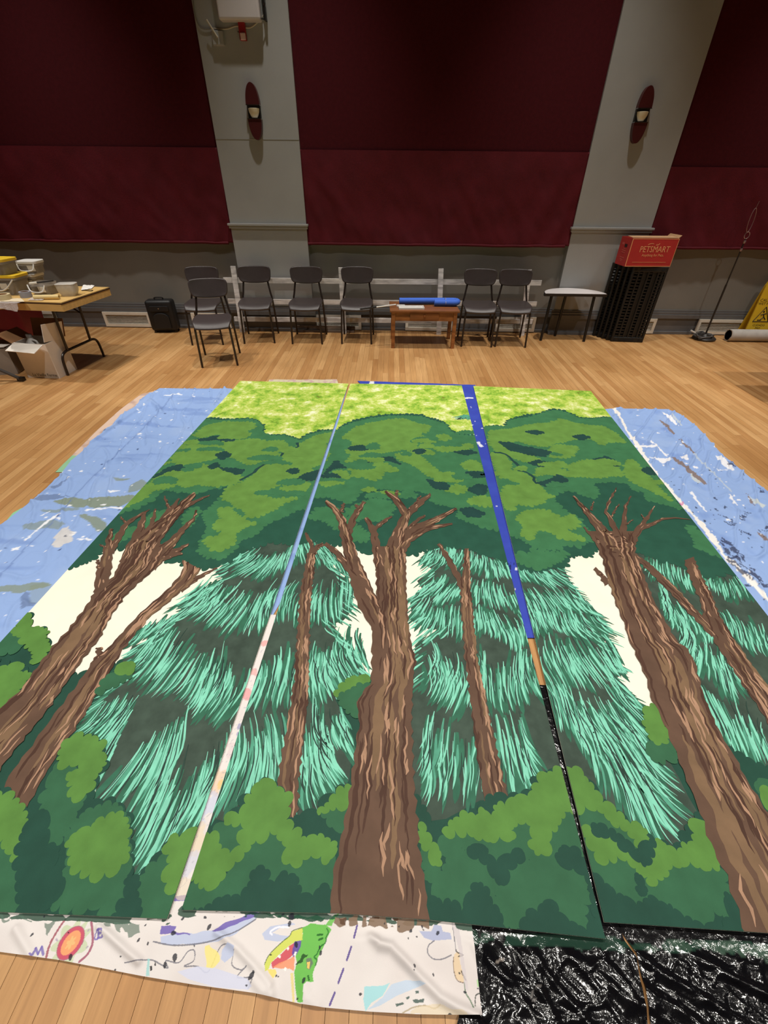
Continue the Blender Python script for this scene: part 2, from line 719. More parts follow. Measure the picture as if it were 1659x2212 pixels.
def sconce(x, z, label):
    r = thing('wall_sconce', label, 'wall light', (x, YP, z), 0, 'sconces on the pilasters')
    w, h = 0.142, 0.45
    out = []
    for kk in range(40):
        a = 2 * math.pi * kk / 40
        cxx, s = math.cos(a), math.sin(a)
        out.append((w / 2 * math.copysign(abs(cxx) ** 0.8, cxx), h / 2 * math.copysign(abs(s) ** 0.95, s)))
    # body split in an upper and a lower shell with a band between them
    M = Matrix(((1, 0, 0, 0), (0, 0, -1, 0), (0, 1, 0, 0), (0, 0, 0, 1)))
    up = [(w / 2 * 0.99 * math.cos(t), 0.055 + (h / 2 - 0.055) * math.sin(t)) for t in [math.pi * j / 24 for j in range(25)]]
    MB().prism(up, 0.0, 0.06, M).build('upper_shell', m_maroon, r)
    MB().prism([(-p[0], -p[1]) for p in up], 0.0, 0.06, M).build('lower_shell', m_maroon, r)
    MB().box((0, -0.018, 0), (w * 0.94, 0.034, 0.112)).build('back_plate', m_black, r)
    for zz in (0.053, -0.055):
        MB().box((0, -0.034, zz), (w * 1.0, 0.066, 0.006)).build('chrome_rim', m_chrome, r)
    prof = [(0.030, -0.045), (0.040, -0.030), (0.055, 0.0), (0.060, 0.028), (0.054, 0.03)]
    MB().lathe(prof, 24, (0, -0.028, 0.0), sy=0.8).build('glass_bowl', m_cream, r, smooth=True)
    return r


sconce(-1.475, 2.2, 'maroon oval wall sconce below the white wall unit')
sconce(2.59, 2.2, 'maroon oval wall sconce above the red carton')

# white unit, cable, strobe, junction box on the left pilaster ----------------------
m_unit = mat('white_enamel', (196, 190, 190), 0.45, var=0.03, scale=6)
u = thing('wall_unit', 'white box-shaped unit mounted high on the grey pilaster', 'wall unit', (-1.485, YP, 2.84))
MB().box((0, -0.055, 0.35), (0.40, 0.11, 0.7)).build('casing', m_unit, u, bevel=0.02, seg=3)
mb = MB()
mb.tube([(0.20, -0.06, 0.02), (0.225, -0.04, 0.02), (0.225, -0.01, 0.02)], 0.006, 6)
mb.box((0.235, -0.03, 0.16), (0.02, 0.06, 0.3))
mb.build('bracket', m_black, u)
MB().lathe([(0.012, 0), (0.012, 0.012), (0.005, 0.016)], 12, (0.242, -0.062, 0.11), 'y').build('bolt', m_chrome, u)
m_cable = mat('pale_cable', (196, 186, 165), 0.6)


def spl(pts, n=8):
    out = []
    P = [Vector(p) for p in pts]
    P = [P[0]] + P + [P[-1]]
    for i in range(1, len(P) - 2):
        for s in range(n):
            t = s / n
            a, b, c, d = P[i - 1], P[i], P[i + 1], P[i + 2]
            out.append(0.5 * ((2 * b) + (c - a) * t + (2 * a - 5 * b + 4 * c - d) * t * t + (3 * b - a - 3 * c + d) * t ** 3))
    out.append(P[-2])
    return out


def wallpts(pp, off=0.012):
    return [tuple(onY(x, y, YP - off)) for x, y in pp]


tag(MB().tube(spl(wallpts([(569, -40), (572, 20), (566, 38), (557, 48), (540, 60), (520, 58), (508, 57), (488, 63), (457, 61)])), 0.005, 6).build('wall_cable', m_cable, smooth=True),
    'pale cable looping under the white wall unit', 'cable')
tag(MB().tube(spl(wallpts([(414, -40), (420, 25), (430, 55), (442, 63), (457, 61)])), 0.005, 6).build('conduit', mat('grey_cable', (120, 116, 108), 0.6), smooth=True),
    'grey cable running up the pilaster edge beside the white unit', 'cable')
jb = thing('junction_box', 'grey junction box with a white lever on the pilaster', 'switch box', tuple(onY(473, 84, YP)))
MB().box((0, -0.02, 0), (0.11, 0.05, 0.10)).build('box_body', m_pil, jb, bevel=0.006)
MB().tube([(-0.075, -0.06, 0.115), (0.005, -0.055, 0.0)], 0.008, 8).build('lever', m_cable, jb, smooth=True)
st = thing('alarm_strobe', 'small red alarm strobe under the white wall unit', 'alarm', tuple(onY(526, 75, YP)))
m_red = mat('red_plastic', (150, 30, 36), 0.4)
MB().box((0, -0.02, 0.02), (0.065, 0.04, 0.13)).build('alarm_body', m_red, st, bevel=0.006)
MB().box((0.004, -0.045, -0.02), (0.05, 0.02, 0.05)).build('lens', mat('clear_lens', (226, 190, 188), 0.2), st, bevel=0.006)
MB().lathe([(0.006, 0), (0.006, 0.01)], 10, (-0.04, -0.03, 0.015), 'y').build('indicator', m_chrome, st)

# vents in the baseboard -----------------------------------------------------------
m_vent = mat('vent_enamel', (232, 224, 210), 0.5, var=0.05, scale=15)
m_dark = mat('vent_dark', (22, 18, 16), 0.9)
VL = ['white vent grille behind the carton under the folding table', 'white vent grille half hidden by the small black suitcase',
      'white vent grille behind the pair of offset chairs', 'white vent grille above the plank lying on the floor',
      'white vent grille behind the wooden drawer table', 'white vent grille near the fence end by the half-round table',
      'white vent grille beside the upright black plastic panels', 'white vent grille behind the wire-topped stand']
VX = [(-4.98, -4.55), (-3.90, -3.27), (-2.70, -2.18), (-1.03, -0.40), (0.20, 0.84), (1.42, 1.95), (3.13, 3.56), (4.12, 4.80)]
for (a, b), lab in zip(VX, VL):
    r = thing('vent_grille', lab, 'vent', ((a + b) / 2, YB - 0.026, 0.0), 0, 'baseboard vent grilles')
    w = b - a
    mb = MB()
    mb.box((0, -0.032, 0.03), (w, 0.02, 0.035)).box((0, -0.032, 0.180), (w, 0.02, 0.035))
    for s in (-1, 1):
        mb.box((s * (w / 2 - 0.018), -0.032, 0.105), (0.036, 0.02, 0.115))
    mb.build('grille_frame', m_vent, r)
    MB().box((0, -0.006, 0.105), (w - 0.06, 0.004, 0.12)).build('duct_back', m_dark, r)
    for j in range(6):
        MB().box((0, -0.026, 0.058 + j * 0.0185), (w - 0.07, 0.010, 0.0055), Matrix.Rotation(0.35, 3, 'X')).build('slat', m_vent, r)

# ------------------------------------------------------------------ LAMPS (above the frame)
m_lampcan = mat('lamp_housing', (60, 60, 62), 0.5)
m_lens = mat('lamp_lens', (255, 244, 225), 0.4)
for (x, y, e, cone) in LAMPS:
    r = thing('ceiling_downlight', 'round grey downlight fixed to the hall ceiling', 'ceiling light', (x, y, LAMP_Z + 0.05), 0, 'ceiling downlights')
    MB().lathe([(0.17, 0.0), (0.18, 0.05), (0.16, ZC - LAMP_Z - 0.05), (0.05, ZC - LAMP_Z - 0.05)], 24).build('housing', m_lampcan, r, smooth=True)
    ld = bpy.data.lights.new('downlight_beam', 'SPOT')
    ld.energy = e
    ld.color = LAMP_COLOR
    ld.spot_size = math.radians(cone)
    ld.spot_blend = 1.0
    ld.shadow_soft_size = 0.07
    lo = bpy.data.objects.new('downlight_beam', ld)
    C.objects.link(lo)
    lo.parent = r
    lo.location = (0, 0, -0.08)
# ------------------------------------------------------------------ CHAIRS
m_vinyl = mat('brown_vinyl', (62, 54, 54), 0.38, var=0.06, scale=25, bump=0.12, bscale=260)
m_frame = mat('dark_tube', (40, 30, 26), 0.35)


def patch_mesh(fn, nu, nv, thick, name, m, parent):
    """closed slab from a surface function fn(u,v) -> point (thickness along the normal)"""
    P = [[Vector(fn(i / nu, j / nv)) for i in range(nu + 1)] for j in range(nv + 1)]
    mb = MB()
    mb.add([p for row in P for p in row], [(j * (nu + 1) + i, j * (nu + 1) + i + 1, (j + 1) * (nu + 1) + i + 1, (j + 1) * (nu + 1) + i) for j in range(nv) for i in range(nu)])
    o = mb.build(name, m, parent, smooth=True)
    md = o.modifiers.new('padding', 'SOLIDIFY')
    md.thickness = thick
    md.offset = 0
    b = o.modifiers.new('soft', 'BEVEL')
    b.width = thick * 0.42
    b.segments = 3
    b.limit_method = 'ANGLE'
    return o


def make_chair(name, label, group):
    r = thing(name, label, 'chair', (0, 0, 0), 0, group)
    # local: front faces -y, origin under the seat centre

    def round_uv(u, v, e):
        x, y = u * 2 - 1, v * 2 - 1
        return x, y

    def seat(u, v):
        x, y = u * 2 - 1, v * 2 - 1          # y=-1 front
        # squircle mapping for rounded corners
        x2 = x * math.sqrt(1 - 0.30 * y * y * abs(y))
        w = 0.205 - 0.012 * (y + 1) / 2
        d = 0.195 * math.sqrt(1 - 0.10 * x * x)
        z = 0.445 - 0.016 * (1 - x * x) * (1 - 0.5 * y * y) + 0.004 * y
        if y < -0.5:
            z -= 0.05 * ((-0.5 - y) / 0.5) ** 2
        return (x2 * w, y * d, z)
    patch_mesh(seat, 16, 16, 0.026, 'seat', m_vinyl, r)

    def back(u, v):
        x, y = u * 2 - 1, v * 2 - 1          # y=1 top
        x2 = x * math.sqrt(1 - 0.26 * y ** 4)
        y2 = y * math.sqrt(1 - 0.20 * x ** 4)
        w = 0.188 + 0.017 * (y + 1) / 2
        z = 0.710 + 0.087 * y2 - (0.012 * (1 - x * x) if y < 0 else 0.0)
        yy = 0.19 + 0.035 * (1 - x * x) - 0.0 + (z - 0.62) * 0.20
        return (x2 * w, yy, z)
    patch_mesh(back, 16, 10, 0.022, 'backrest', m_vinyl, r)
    for s in (-1, 1):
        MB().tube(spl([(s * 0.185, -0.195, 0.0), (s * 0.176, -0.170, 0.30), (s * 0.172, -0.158, 0.395), (s * 0.165, -0.12, 0.425)], 5), 0.0115, 8).build('front_leg', m_frame, r, smooth=True)
        MB().tube(spl([(s * 0.195, 0.245, 0.0), (s * 0.183, 0.185, 0.40), (s * 0.165, 0.195, 0.52), (s * 0.135, 0.245, 0.70), (s * 0.133, 0.25, 0.74)], 5), 0.0115, 8).build('rear_leg', m_frame, r, smooth=True)
        MB().tube([(s * 0.165, -0.13, 0.422), (s * 0.178, 0.185, 0.424)], 0.010, 8).build('side_rail', m_frame, r, smooth=True)
    MB().tube([(-0.175, 0.16, 0.42), (0.175, 0.16, 0.42)], 0.010, 8).build('cross_rail', m_frame, r, smooth=True)
    return r


CH = [  # front leg pixels (left,right), extra rotation, label
    ((418, 747), (480, 744), 0.10, 'dark vinyl chair tucked behind another chair by the suitcase'),
    ((445, 796), (506, 788), 0.24, 'dark vinyl chair pulled out ahead of the row and turned slightly'),
    ((532, 743), (590, 741), 0.12, 'dark vinyl chair overlapping the first post of the white fence'),
    ((634, 744), (694, 743), 0.02, 'dark vinyl chair standing in front of the plank on the floor'),
    ((740, 743), (801, 744), 0.0, 'dark vinyl chair beside the wooden drawer table, touched by the pole'),
    ((1001, 750), (1056, 749), -0.04, 'dark vinyl chair between the drawer table and another chair'),
    ((1072, 750), (1131, 750), -0.06, 'dark vinyl chair at the end of the row near the half-round table'),
]
ch0 = make_chair('side_chair', CH[0][3], 'dark vinyl chairs along the wall')
for i, (a, b, rz, lab) in enumerate(CH):
    o = ch0 if i == 0 else copy_tree(ch0)
    o['label'] = lab
    A, B = fl(*a), fl(*b)
    mid = (A + B) / 2
    fwd = Vector((0, 0.195, 0))
    R = Matrix.Rotation(rz, 3, 'Z')
    p = Vector((mid[0], mid[1], 0)) + R @ fwd
    o.location = p
    o.rotation_euler = (0, 0, rz)

# ------------------------------------------------------------------ FENCE PIECE
m_fence = mat('weathered_white_wood', (236, 232, 230), 0.8, var=0.15, scale=9, stretch=(0.6, 1, 3), col2=(172, 168, 168))
fn = thing('rail_fence', 'weathered white wooden fence section leaning along the wall', 'fence', (-0.13, 6.12, 0))


def fpt(x, z, off=0.0):
    # leaning plane: foot at y=6.12, top towards the wall
    return (x + 0.13, z * 0.05 + off, z)


for (xb, xt) in ((-1.99, -1.975), (-0.62, -0.63), (0.645, 0.612), (1.755, 1.70)):
    MB().bar(fpt(xb, 0.0, -0.03), fpt(xt, 0.775, -0.03), 0.062, 0.02, (0, 1, 0)).build('post', m_fence, fn)
for (z, x0, x1, h) in ((0.615, -2.13, 1.89, 0.058), (0.372, -2.12, 1.88, 0.056), (0.158, -2.08, 1.87, 0.056)):
    MB().bar(fpt(x0, z, -0.005), fpt(x1, z + 0.012, -0.005), 0.018, h, (0, 0, 1)).build('rail', m_fence, fn)
m_plk = mat('grey_brown_wood', (128, 112, 98), 0.85, var=0.3, scale=8, stretch=(0.5, 1, 3), col2=(72, 60, 52))
pk = thing('loose_plank', 'grey-brown split plank lying on the floor along the fence', 'plank', (-0.9, 6.16, 0))
MB().box((-0.02, -0.02, 0.014), (0.86, 0.05, 0.028)).build('lower_board', m_plk, pk, bevel=0.003)
MB().box((0.02, 0.012, 0.045), (0.80, 0.018, 0.06)).build('upper_board', m_plk, pk, bevel=0.003)

# ------------------------------------------------------------------ WOODEN DRAWER TABLE
m_oak = mat('honey_wood', (158, 102, 56), 0.42, var=0.22, scale=6, stretch=(1, 4, 4), col2=(116, 68, 34))
m_oakd = mat('honey_wood_dark', (132, 80, 42), 0.45, var=0.2, scale=6, stretch=(1, 4, 4))
TW, TD, TH = 0.77, 0.44, 0.435
A = fl(848, 752)
wt = thing('drawer_table', 'low honey-brown wooden table with one drawer and square legs', 'table', (A[0] + TW / 2 - 0.02, A[1] + TD / 2, 0), 0.02)
for sx in (-1, 1):
    for sy in (-1, 1):
        MB().box((sx * (TW / 2 - 0.02), sy * (TD / 2 - 0.02), (TH - 0.02) / 2), (0.042, 0.042, TH - 0.02)).build('leg', m_oak, wt, bevel=0.003)
MB().box((0, 0, TH - 0.01), (TW + 0.05, TD + 0.05, 0.022)).build('tabletop', m_oakd, wt, bevel=0.005)
mb = MB()
for sy in (-1, 1):
    mb.box((0, sy * (TD / 2 - 0.02), TH - 0.07), (TW - 0.06, 0.018, 0.10))
for sx in (-1, 1):
    mb.box((sx * (TW / 2 - 0.02), 0, TH - 0.07), (0.018, TD - 0.06, 0.10))
mb.build('apron', m_oak, wt)
dr = MB().box((0, -TD / 2 + 0.006, TH - 0.065), (0.34, 0.02, 0.075)).build('drawer', m_oakd, wt, bevel=0.002)
MB().lathe([(0.008, 0.0), (0.014, -0.012), (0.010, -0.022), (0.0, -0.024)], 16, (0, -TD / 2 - 0.004, TH - 0.06), 'y').build('knob', m_oakd, dr, smooth=True)
tz = TH + 0.001
# blue foam tube, bent double
m_foam = mat('blue_foam', (66, 114, 224), 0.75, bump=0.15, bscale=300)


def tabpt(x, y, z):
    q = fl(x, y, z)
    return (float(q[0]), float(q[1]), z)


pn = []
p1, p2, p3 = Vector((0.10, 5.76, tz + 0.042)), Vector((0.755, 5.80, tz + 0.042)), Vector((0.52, 5.69, tz + 0.042))
loop = [p1, p1.lerp(p2, 0.5), p2]
for kk in range(1, 8):
    a = math.pi * kk / 8
    c_ = (p2 + Vector((p2.x, p3.y, p2.z))) / 2
    loop.append(Vector((c_.x + 0.05 * math.sin(a), c_.y + (p2.y - c_.y) * math.cos(a), p2.z)))
loop += [Vector((p2.x, p3.y, p2.z)), p3]
pnz = thing('foam_noodle', 'blue foam tube bent double on the wooden drawer table', 'foam tube', (p1.x, p1.y, tz))
MB().tube([q - Vector((p1.x, p1.y, tz)) for q in loop], 0.033, 14).build('tube_body', m_foam, pnz, smooth=True)
q = (Vector((p2.x - 0.10, (p2.y + p3.y) / 2, tz + 0.043)))
MB().tube([q - Vector((p1.x, p1.y, tz)) + Vector((0, 0.092 * math.cos(t), 0.036 * math.sin(t))) for t in [2 * math.pi * j / 20 for j in range(20)]], 0.003, 6, closed=True).build('tie_string', mat('string', (180, 180, 190), 0.8), pnz)
m_white = mat('white_plastic', (226, 224, 220), 0.5)
tr = thing('paint_tray', 'shallow white tray under the blue foam tube', 'tray', (0.24, 5.57, tz), 0.05)
mb = MB()
mb.box((0, 0, 0.003), (0.30, 0.13, 0.006))
for s in (-1, 1):
    mb.box((0, s * 0.062, 0.011), (0.30, 0.006, 0.018))
    mb.box((s * 0.147, 0, 0.011), (0.006, 0.12, 0.018))
mb.build('tray_body', m_white, tr)
MB().box((-0.12, 0.075, 0.012), (0.10, 0.03, 0.022)).build('tray_handle', m_white, tr, bevel=0.004)
a, b = Vector(tabpt(855, 658, tz + 0.03)), Vector((onY(778, 668, 5.50)))
pl = thing('roller_pole', 'thin black and white pole reaching from the drawer table across a chair', 'pole', a)
MB().tube([Vector((0, 0, 0)), (b - a) * 0.55], 0.008, 8).build('white_shaft', m_white, pl, smooth=True)
MB().tube([(b - a) * 0.55, (b - a)], 0.010, 8).build('black_grip', m_black, pl, smooth=True)

# ------------------------------------------------------------------ HALF-ROUND TABLE
HZ = 0.56
ht = thing('half_round_table', 'half-round table with white top, dark edge and three black legs', 'table', (2.25, 5.86, 0))
m_wtop = mat('white_laminate', (238, 232, 232), 0.35)
R_ = 0.37
outl = [(-R_, 0)] + [(R_ * math.cos(math.pi - math.pi * kk / 28), 0.34 * math.sin(math.pi - math.pi * kk / 28)) for kk in range(1, 28)] + [(R_, 0)]
outl = outl[::-1]
MB().prism(outl, HZ - 0.002, HZ + 0.003).build('white_top', m_wtop, ht)
MB().prism([(x * 1.025, y * 1.03 - 0.006) for x, y in outl], HZ - 0.03, HZ - 0.002).build('edge_band', m_black, ht)
for (x0, y0, x1, y1) in ((-0.30, 0.02, -0.27, 0.06), (0.25, 0.0, 0.25, 0.05), (-0.05, 0.24, -0.04, 0.22)):
    MB().tube([(x0, y0, 0), (x1, y1, HZ - 0.03)], 0.017, 10).build('leg', m_black, ht, smooth=True)

# ------------------------------------------------------------------ BLACK PLASTIC PANELS, STANDING
m_bp = mat('black_plastic', (17, 17, 17), 0.5, var=0.15, scale=30)
PHH, PWW = 0.86, 0.40


def panel_proto():
    r = thing('vented_plastic_panel', '', 'plastic panel', (0, 0, 0), 0, 'black vented panels stacked upright')
    fr = MB()
    t = 0.045
    fr.box((0, 0, 0.03), (PWW, t, 0.06)).box((0, 0, PHH - 0.03), (PWW, t, 0.06))
    for s in (-1, 1):
        fr.box((s * (PWW / 2 - 0.014), 0, PHH / 2), (0.028, t, PHH - 0.1))
    fr.build('rim', m_bp, r, bevel=0.008)
    rib = MB()
    xs = [-0.118, -0.062, -0.006, 0.05, 0.106, 0.145]
    for x in xs:
        rib.box((x, 0, PHH / 2), (0.018, t * 0.8, PHH - 0.1))
    rib.build('upright_rib', m_bp, r)
    cr = MB()
    for x, w in ((-0.15, 0.05), (-0.09, 0.04), (0.022, 0.04), (0.126, 0.03), (0.168, 0.04)):
        for j in range(22):
            cr.box((x, 0, 0.075 + j * (PHH - 0.15) / 21), (w, t * 0.5, 0.016))
    cr.build('cross_rib', m_bp, r)['kind'] = 'stuff'
    MB().box((-0.034, 0.004, PHH / 2), (0.04, t * 0.3, PHH - 0.1)).box((0.078, 0.004, PHH / 2), (0.04, t * 0.3, PHH - 0.1)).build('channel', m_bp, r)
    mb = MB()
    for z in (0.03, PHH - 0.03):
        mb.box((-0.02, -t / 2 - 0.0015, z), (0.19, 0.003, 0.026))
        for x in (-0.165, 0.14):
            mb.lathe([(0.014, 0.0), (0.014, -0.003)], 12, (x, -t / 2, z), 'y')
    mb.build('slot', mat('slot_black', (6, 6, 6), 0.8), r)
    return r


pp0 = panel_proto()
PLAB = ['black vented plastic panel, foremost of the upright stack', 'black vented plastic panel second from the front of the upright stack',
        'black vented plastic panel in the middle of the upright stack', 'black vented plastic panel fourth from the front of the upright stack', 'black vented plastic panel against the wall in the upright stack']
for i in range(5):
    o = pp0 if i == 0 else copy_tree(pp0)
    o['label'] = PLAB[i]
    o.location = (3.055 - 0.035 * i, 5.88 + 0.062 * i, 0)
    o.rotation_euler = (0, 0, -0.08)

# red carton on top ------------------------------------------------------------------
m_rc = mat('red_carton', (178, 42, 40), 0.6, var=0.06, scale=10)
m_kraft = mat('kraft_board', (186, 146, 106), 0.8, var=0.1, scale=12)
m_gold = mat('tan_print', (226, 160, 110), 0.7)
rc = thing('red_carton', 'red pet-shop carton with tan lettering on top of black panels', 'carton', (2.985, 5.97, PHH + 0.001), 0.05)
BW, BD, BH = 0.54, 0.26, 0.28
mb = MB()
for s in (-1, 1):
    mb.box((0, s * (BD / 2 - 0.003), BH / 2), (BW, 0.006, BH))
    mb.box((s * (BW / 2 - 0.003), 0, BH / 2), (0.006, BD - 0.012, BH))
mb.box((0, 0, 0.003), (BW - 0.012, BD - 0.012, 0.006))
mb.build('carton_body', m_rc, rc)
MB().box((0, 0, BH - 0.03), (BW - 0.014, BD - 0.014, 0.01)).build('contents', m_kraft, rc)
MB().bar((0, -BD / 2 + 0.02, BH + 0.004), (0, 0.02, BH + 0.012), BW - 0.02, 0.005).build('top_flap', m_kraft, rc)
MB().bar((BW / 2 - 0.01, 0, BH), (BW / 2 + 0.02, 0.0, BH + 0.03), BD - 0.02, 0.004).build('end_flap', m_kraft, rc)
mb = MB()
for (x, z, w, h) in ((0, BH - 0.004, BW, 0.006), (0, 0.004, BW, 0.006), (-BW / 2 + 0.004, BH / 2, 0.008, BH), (BW / 2 - 0.003, BH / 2, 0.005, BH)):
    mb.box((x, -BD / 2 - 0.0005, z), (w, 0.0012, h))
mb.build('tan_edge', m_gold, rc)
FR = Matrix(((1, 0, 0, 0), (0, 0, -1, -BD / 2 - 0.001), (0, 1, 0, 0), (0, 0, 0, 1)))


def onfront(x, z):
    return FR @ Matrix.Translation((x, z, 0))


mb = text_mb('PETSMART', 0.078, onfront(0.02, 0.172) @ Matrix.Diagonal((0.95, 1.1, 1, 1)))
r2 = text_mb('Anything for Pets.', 0.036, onfront(0.02, 0.115))
mb.add(r2.v, r2.f)
arc = [(0.0 - 0.03 + 0.05 * math.cos(a), 0.205 + 0.026 * math.sin(a)) for a in [math.radians(150 - 12 * j) for j in range(8)]]
for (x0, z0), (x1, z1) in list(zip(arc[:-1], arc[1:])) + [((0.035, 0.212), (0.06, 0.232)), ((0.02, 0.212), (0.03, 0.225))]:
    mb.bar((x0, -BD / 2 - 0.001, z0), (x1, -BD / 2 - 0.001, z1), 0.0012, 0.006)
mb.box((0.0, -BD / 2 - 0.001, 0.045), (0.40, 0.001, 0.003))
mb.build('lettering', m_gold, rc)
mb = MB()
SX = -BW / 2 - 0.0008
mb.box((SX, 0.05, 0.215), (0.001, 0.05, 0.022))
for zz, w in ((0.17, 0.05), (0.15, 0.08), (0.13, 0.08), (0.08, 0.1), (0.06, 0.06), (0.045, 0.03)):
    mb.box((SX, 0.0, zz), (0.001, w, 0.008))
mb.build('side_print', mat('side_print_pink', (196, 88, 80), 0.7), rc)
MB().box((SX, -0.02, 0.20), (0.002, 0.06, 0.03)).build('hand_hole', mat('hole_dark', (40, 12, 10), 0.9), rc)

# ------------------------------------------------------------------ WIRE-TOPPED STAND
m_stand = mat('dark_stand', (46, 42, 40), 0.4)
m_wire = mat('pale_wire', (178, 150, 150), 0.3, metal=0.6)
sp = fl(1510, 727)
sp = np.array([sp[0] - 0.01, 6.04, 0])
sd = thing('cable_stand', 'thin dark floor stand with wire loops on top and a round base', 'stand', (sp[0], sp[1], 0))
MB().lathe([(0.135, 0.0), (0.14, 0.02), (0.12, 0.035), (0.05, 0.045), (0.03, 0.07), (0.0, 0.072)], 28).build('base', m_stand, sd, smooth=True)
MB().tube([(0, 0, 0.06), (-0.012, 0, 0.65)], 0.011, 8).build('lower_pole', m_stand, sd, smooth=True)
MB().tube([(-0.012, 0, 0.65), (-0.02, 0, 1.13)], 0.008, 8).build('upper_pole', m_stand, sd, smooth=True)
for z in (1.02, 1.10):
    MB().lathe([(0.012, -0.015), (0.016, 0.0), (0.012, 0.015)], 12, (-0.018, 0, z)).build('clamp', m_wire, sd, smooth=True)
MB().tube([(-0.022 + 0.028 * math.sin(t), 0.0, 1.165 + 0.034 * math.cos(t)) for t in [2 * math.pi * j / 20 for j in range(20)]], 0.004, 6, closed=True).build('ring', m_wire, sd, smooth=True)
MB().tube([(-0.045 + 0.04 * math.sin(t) - 0.01 * math.cos(t), 0.02 * math.sin(t), 1.31 + 0.115 * math.cos(t)) for t in [2 * math.pi * j / 30 for j in range(30)]], 0.0035, 6, closed=True).build('wire_loop', m_wire, sd, smooth=True)
MB().tube([(-0.055, 0, 1.42), (-0.05, 0, 1.49)], 0.003, 6).build('wire_tip', m_wire, sd)
co = []
for j in range(90):
    t = j / 90 * 2 * math.pi * 3.5
    co.append((0.12 * math.cos(t) - 0.03 + 0.02 * math.sin(j), 0.10 * math.sin(t) - 0.01, 0.045 + 0.012 * math.sin(j * 0.7) + j * 0.0002))
cd = MB().tube(co, 0.006, 6).build('coiled_cord', mat('grey_rubber', (84, 82, 82), 0.5), sd, smooth=True)
MB().bar((-0.13, 0.02, 0.075), (-0.19, 0.03, 0.10), 0.03, 0.016).build('white_plug', m_white, cd, bevel=0.003)

# ------------------------------------------------------------------ WET FLOOR SIGN
m_yel = mat('yellow_plastic', (226, 186, 44), 0.45, var=0.05, scale=12)
sg = thing('wet_floor_sign', 'yellow folding wet floor caution sign behind the pale roll', 'sign', (4.83, 6.10, 0), 0.0)
tilt = 0.10
Ms = Matrix.Rotation(math.radians(90) - tilt, 4, 'X')
SH = 0.68
prof = [(-0.15, 0.0), (0.15, 0.0), (0.115, SH - 0.03), (0.10, SH), (-0.10, SH), (-0.115, SH - 0.03)]


def sign_leaf(name, M, parent):
    bars = MB()
    # leaf with a hand hole: lower plate, two cheeks, top bar
    bars.prism([(-0.15, 0.0), (0.15, 0.0), (0.123, SH - 0.13), (-0.123, SH - 0.13)], -0.008, 0.008, M)
    bars.prism([(-0.123, SH - 0.13), (-0.06, SH - 0.13), (-0.06, SH - 0.05), (-0.115, SH - 0.05)], -0.008, 0.008, M)
    bars.prism([(0.06, SH - 0.13), (0.123, SH - 0.13), (0.115, SH - 0.05), (0.06, SH - 0.05)], -0.008, 0.008, M)
    bars.prism([(-0.115, SH - 0.05), (0.115, SH - 0.05), (0.10, SH), (-0.10, SH)], -0.008, 0.008, M)
    return bars.build(name, m_yel, parent)


lf = sign_leaf('front_leaf', Ms, sg)
sign_leaf('rear_leaf', Matrix.Translation((0.0, 0.14, 0)) @ Matrix.Rotation(math.radians(90) + tilt, 4, 'X'), sg)
m_ink = mat('sign_ink', (40, 30, 16), 0.6)
mb = MB()


def ons(x, z):
    return Ms @ Matrix.Translation((x, z, 0.0085))


for s, z, size in (('CAUTION', 0.46, 0.05), ('WET FLOOR', 0.42, 0.042), ('CUIDADO', 0.165, 0.034), ('PISO', 0.13, 0.034), ('MOJADO', 0.095, 0.034)):
    r_ = text_mb(s, size, ons(0, z))
    mb.add(r_.v, r_.f)
tri = [(-0.10, 0.21), (0.10, 0.21), (0.0, 0.385)]
for p, q in zip(tri, tri[1:] + tri[:1]):
    a, b = Ms @ Vector((p[0], p[1], 0.009)), Ms @ Vector((q[0], q[1], 0.009))
    mb.tube([a, b], 0.005, 4)
for p, q in (((0.0, 0.30), (0.02, 0.265)), ((0.02, 0.265), (0.05, 0.235)), ((0.02, 0.265), (-0.01, 0.235)), ((0.0, 0.30), (-0.03, 0.29)), ((0.0, 0.30), (0.035, 0.305)), ((-0.05, 0.228), (0.0, 0.228))):
    mb.tube([Ms @ Vector((p[0], p[1], 0.009)), Ms @ Vector((q[0], q[1], 0.009))], 0.006, 4)
mb.lathe([(0.012, 0.0), (0.012, 0.002)], 10, tuple(Ms @ Vector((-0.005, 0.325, 0.009))), 'y')
mb.box(tuple(Ms @ Vector((0.0, 0.505, 0.009))), (0.05, 0.002, 0.02))
mb.build('print', m_ink, lf)

# ------------------------------------------------------------------ PALE ROLL
RR = 0.072
rl = thing('carpet_roll', 'long pale grey roll lying along the baseboard', 'roll', (4.40, 5.98, RR))
MB().lathe([(RR - 0.012, 0.0), (RR, 0.0), (RR, 1.6), (RR - 0.012, 1.6), (RR - 0.012, 0.0)], 28, (0, 0, 0), 'x').build('roll_wall', mat('pale_roll', (190, 184, 178), 0.8, var=0.1, scale=10), rl, smooth=True)
MB().lathe([(0.0, 0.4), (RR - 0.012, 0.4)], 28, (0, 0, 0), 'x').build('core', m_dark, rl)
MB().tube([(0.005 + 0.01 * math.sin(3 * t), (RR - 0.004) * math.cos(t), (RR - 0.004) * math.sin(t)) for t in [j / 24 * 5 for j in range(24)]], 0.006, 6).build('frayed_end', mat('pale_edge', (172, 164, 156), 0.9), rl)

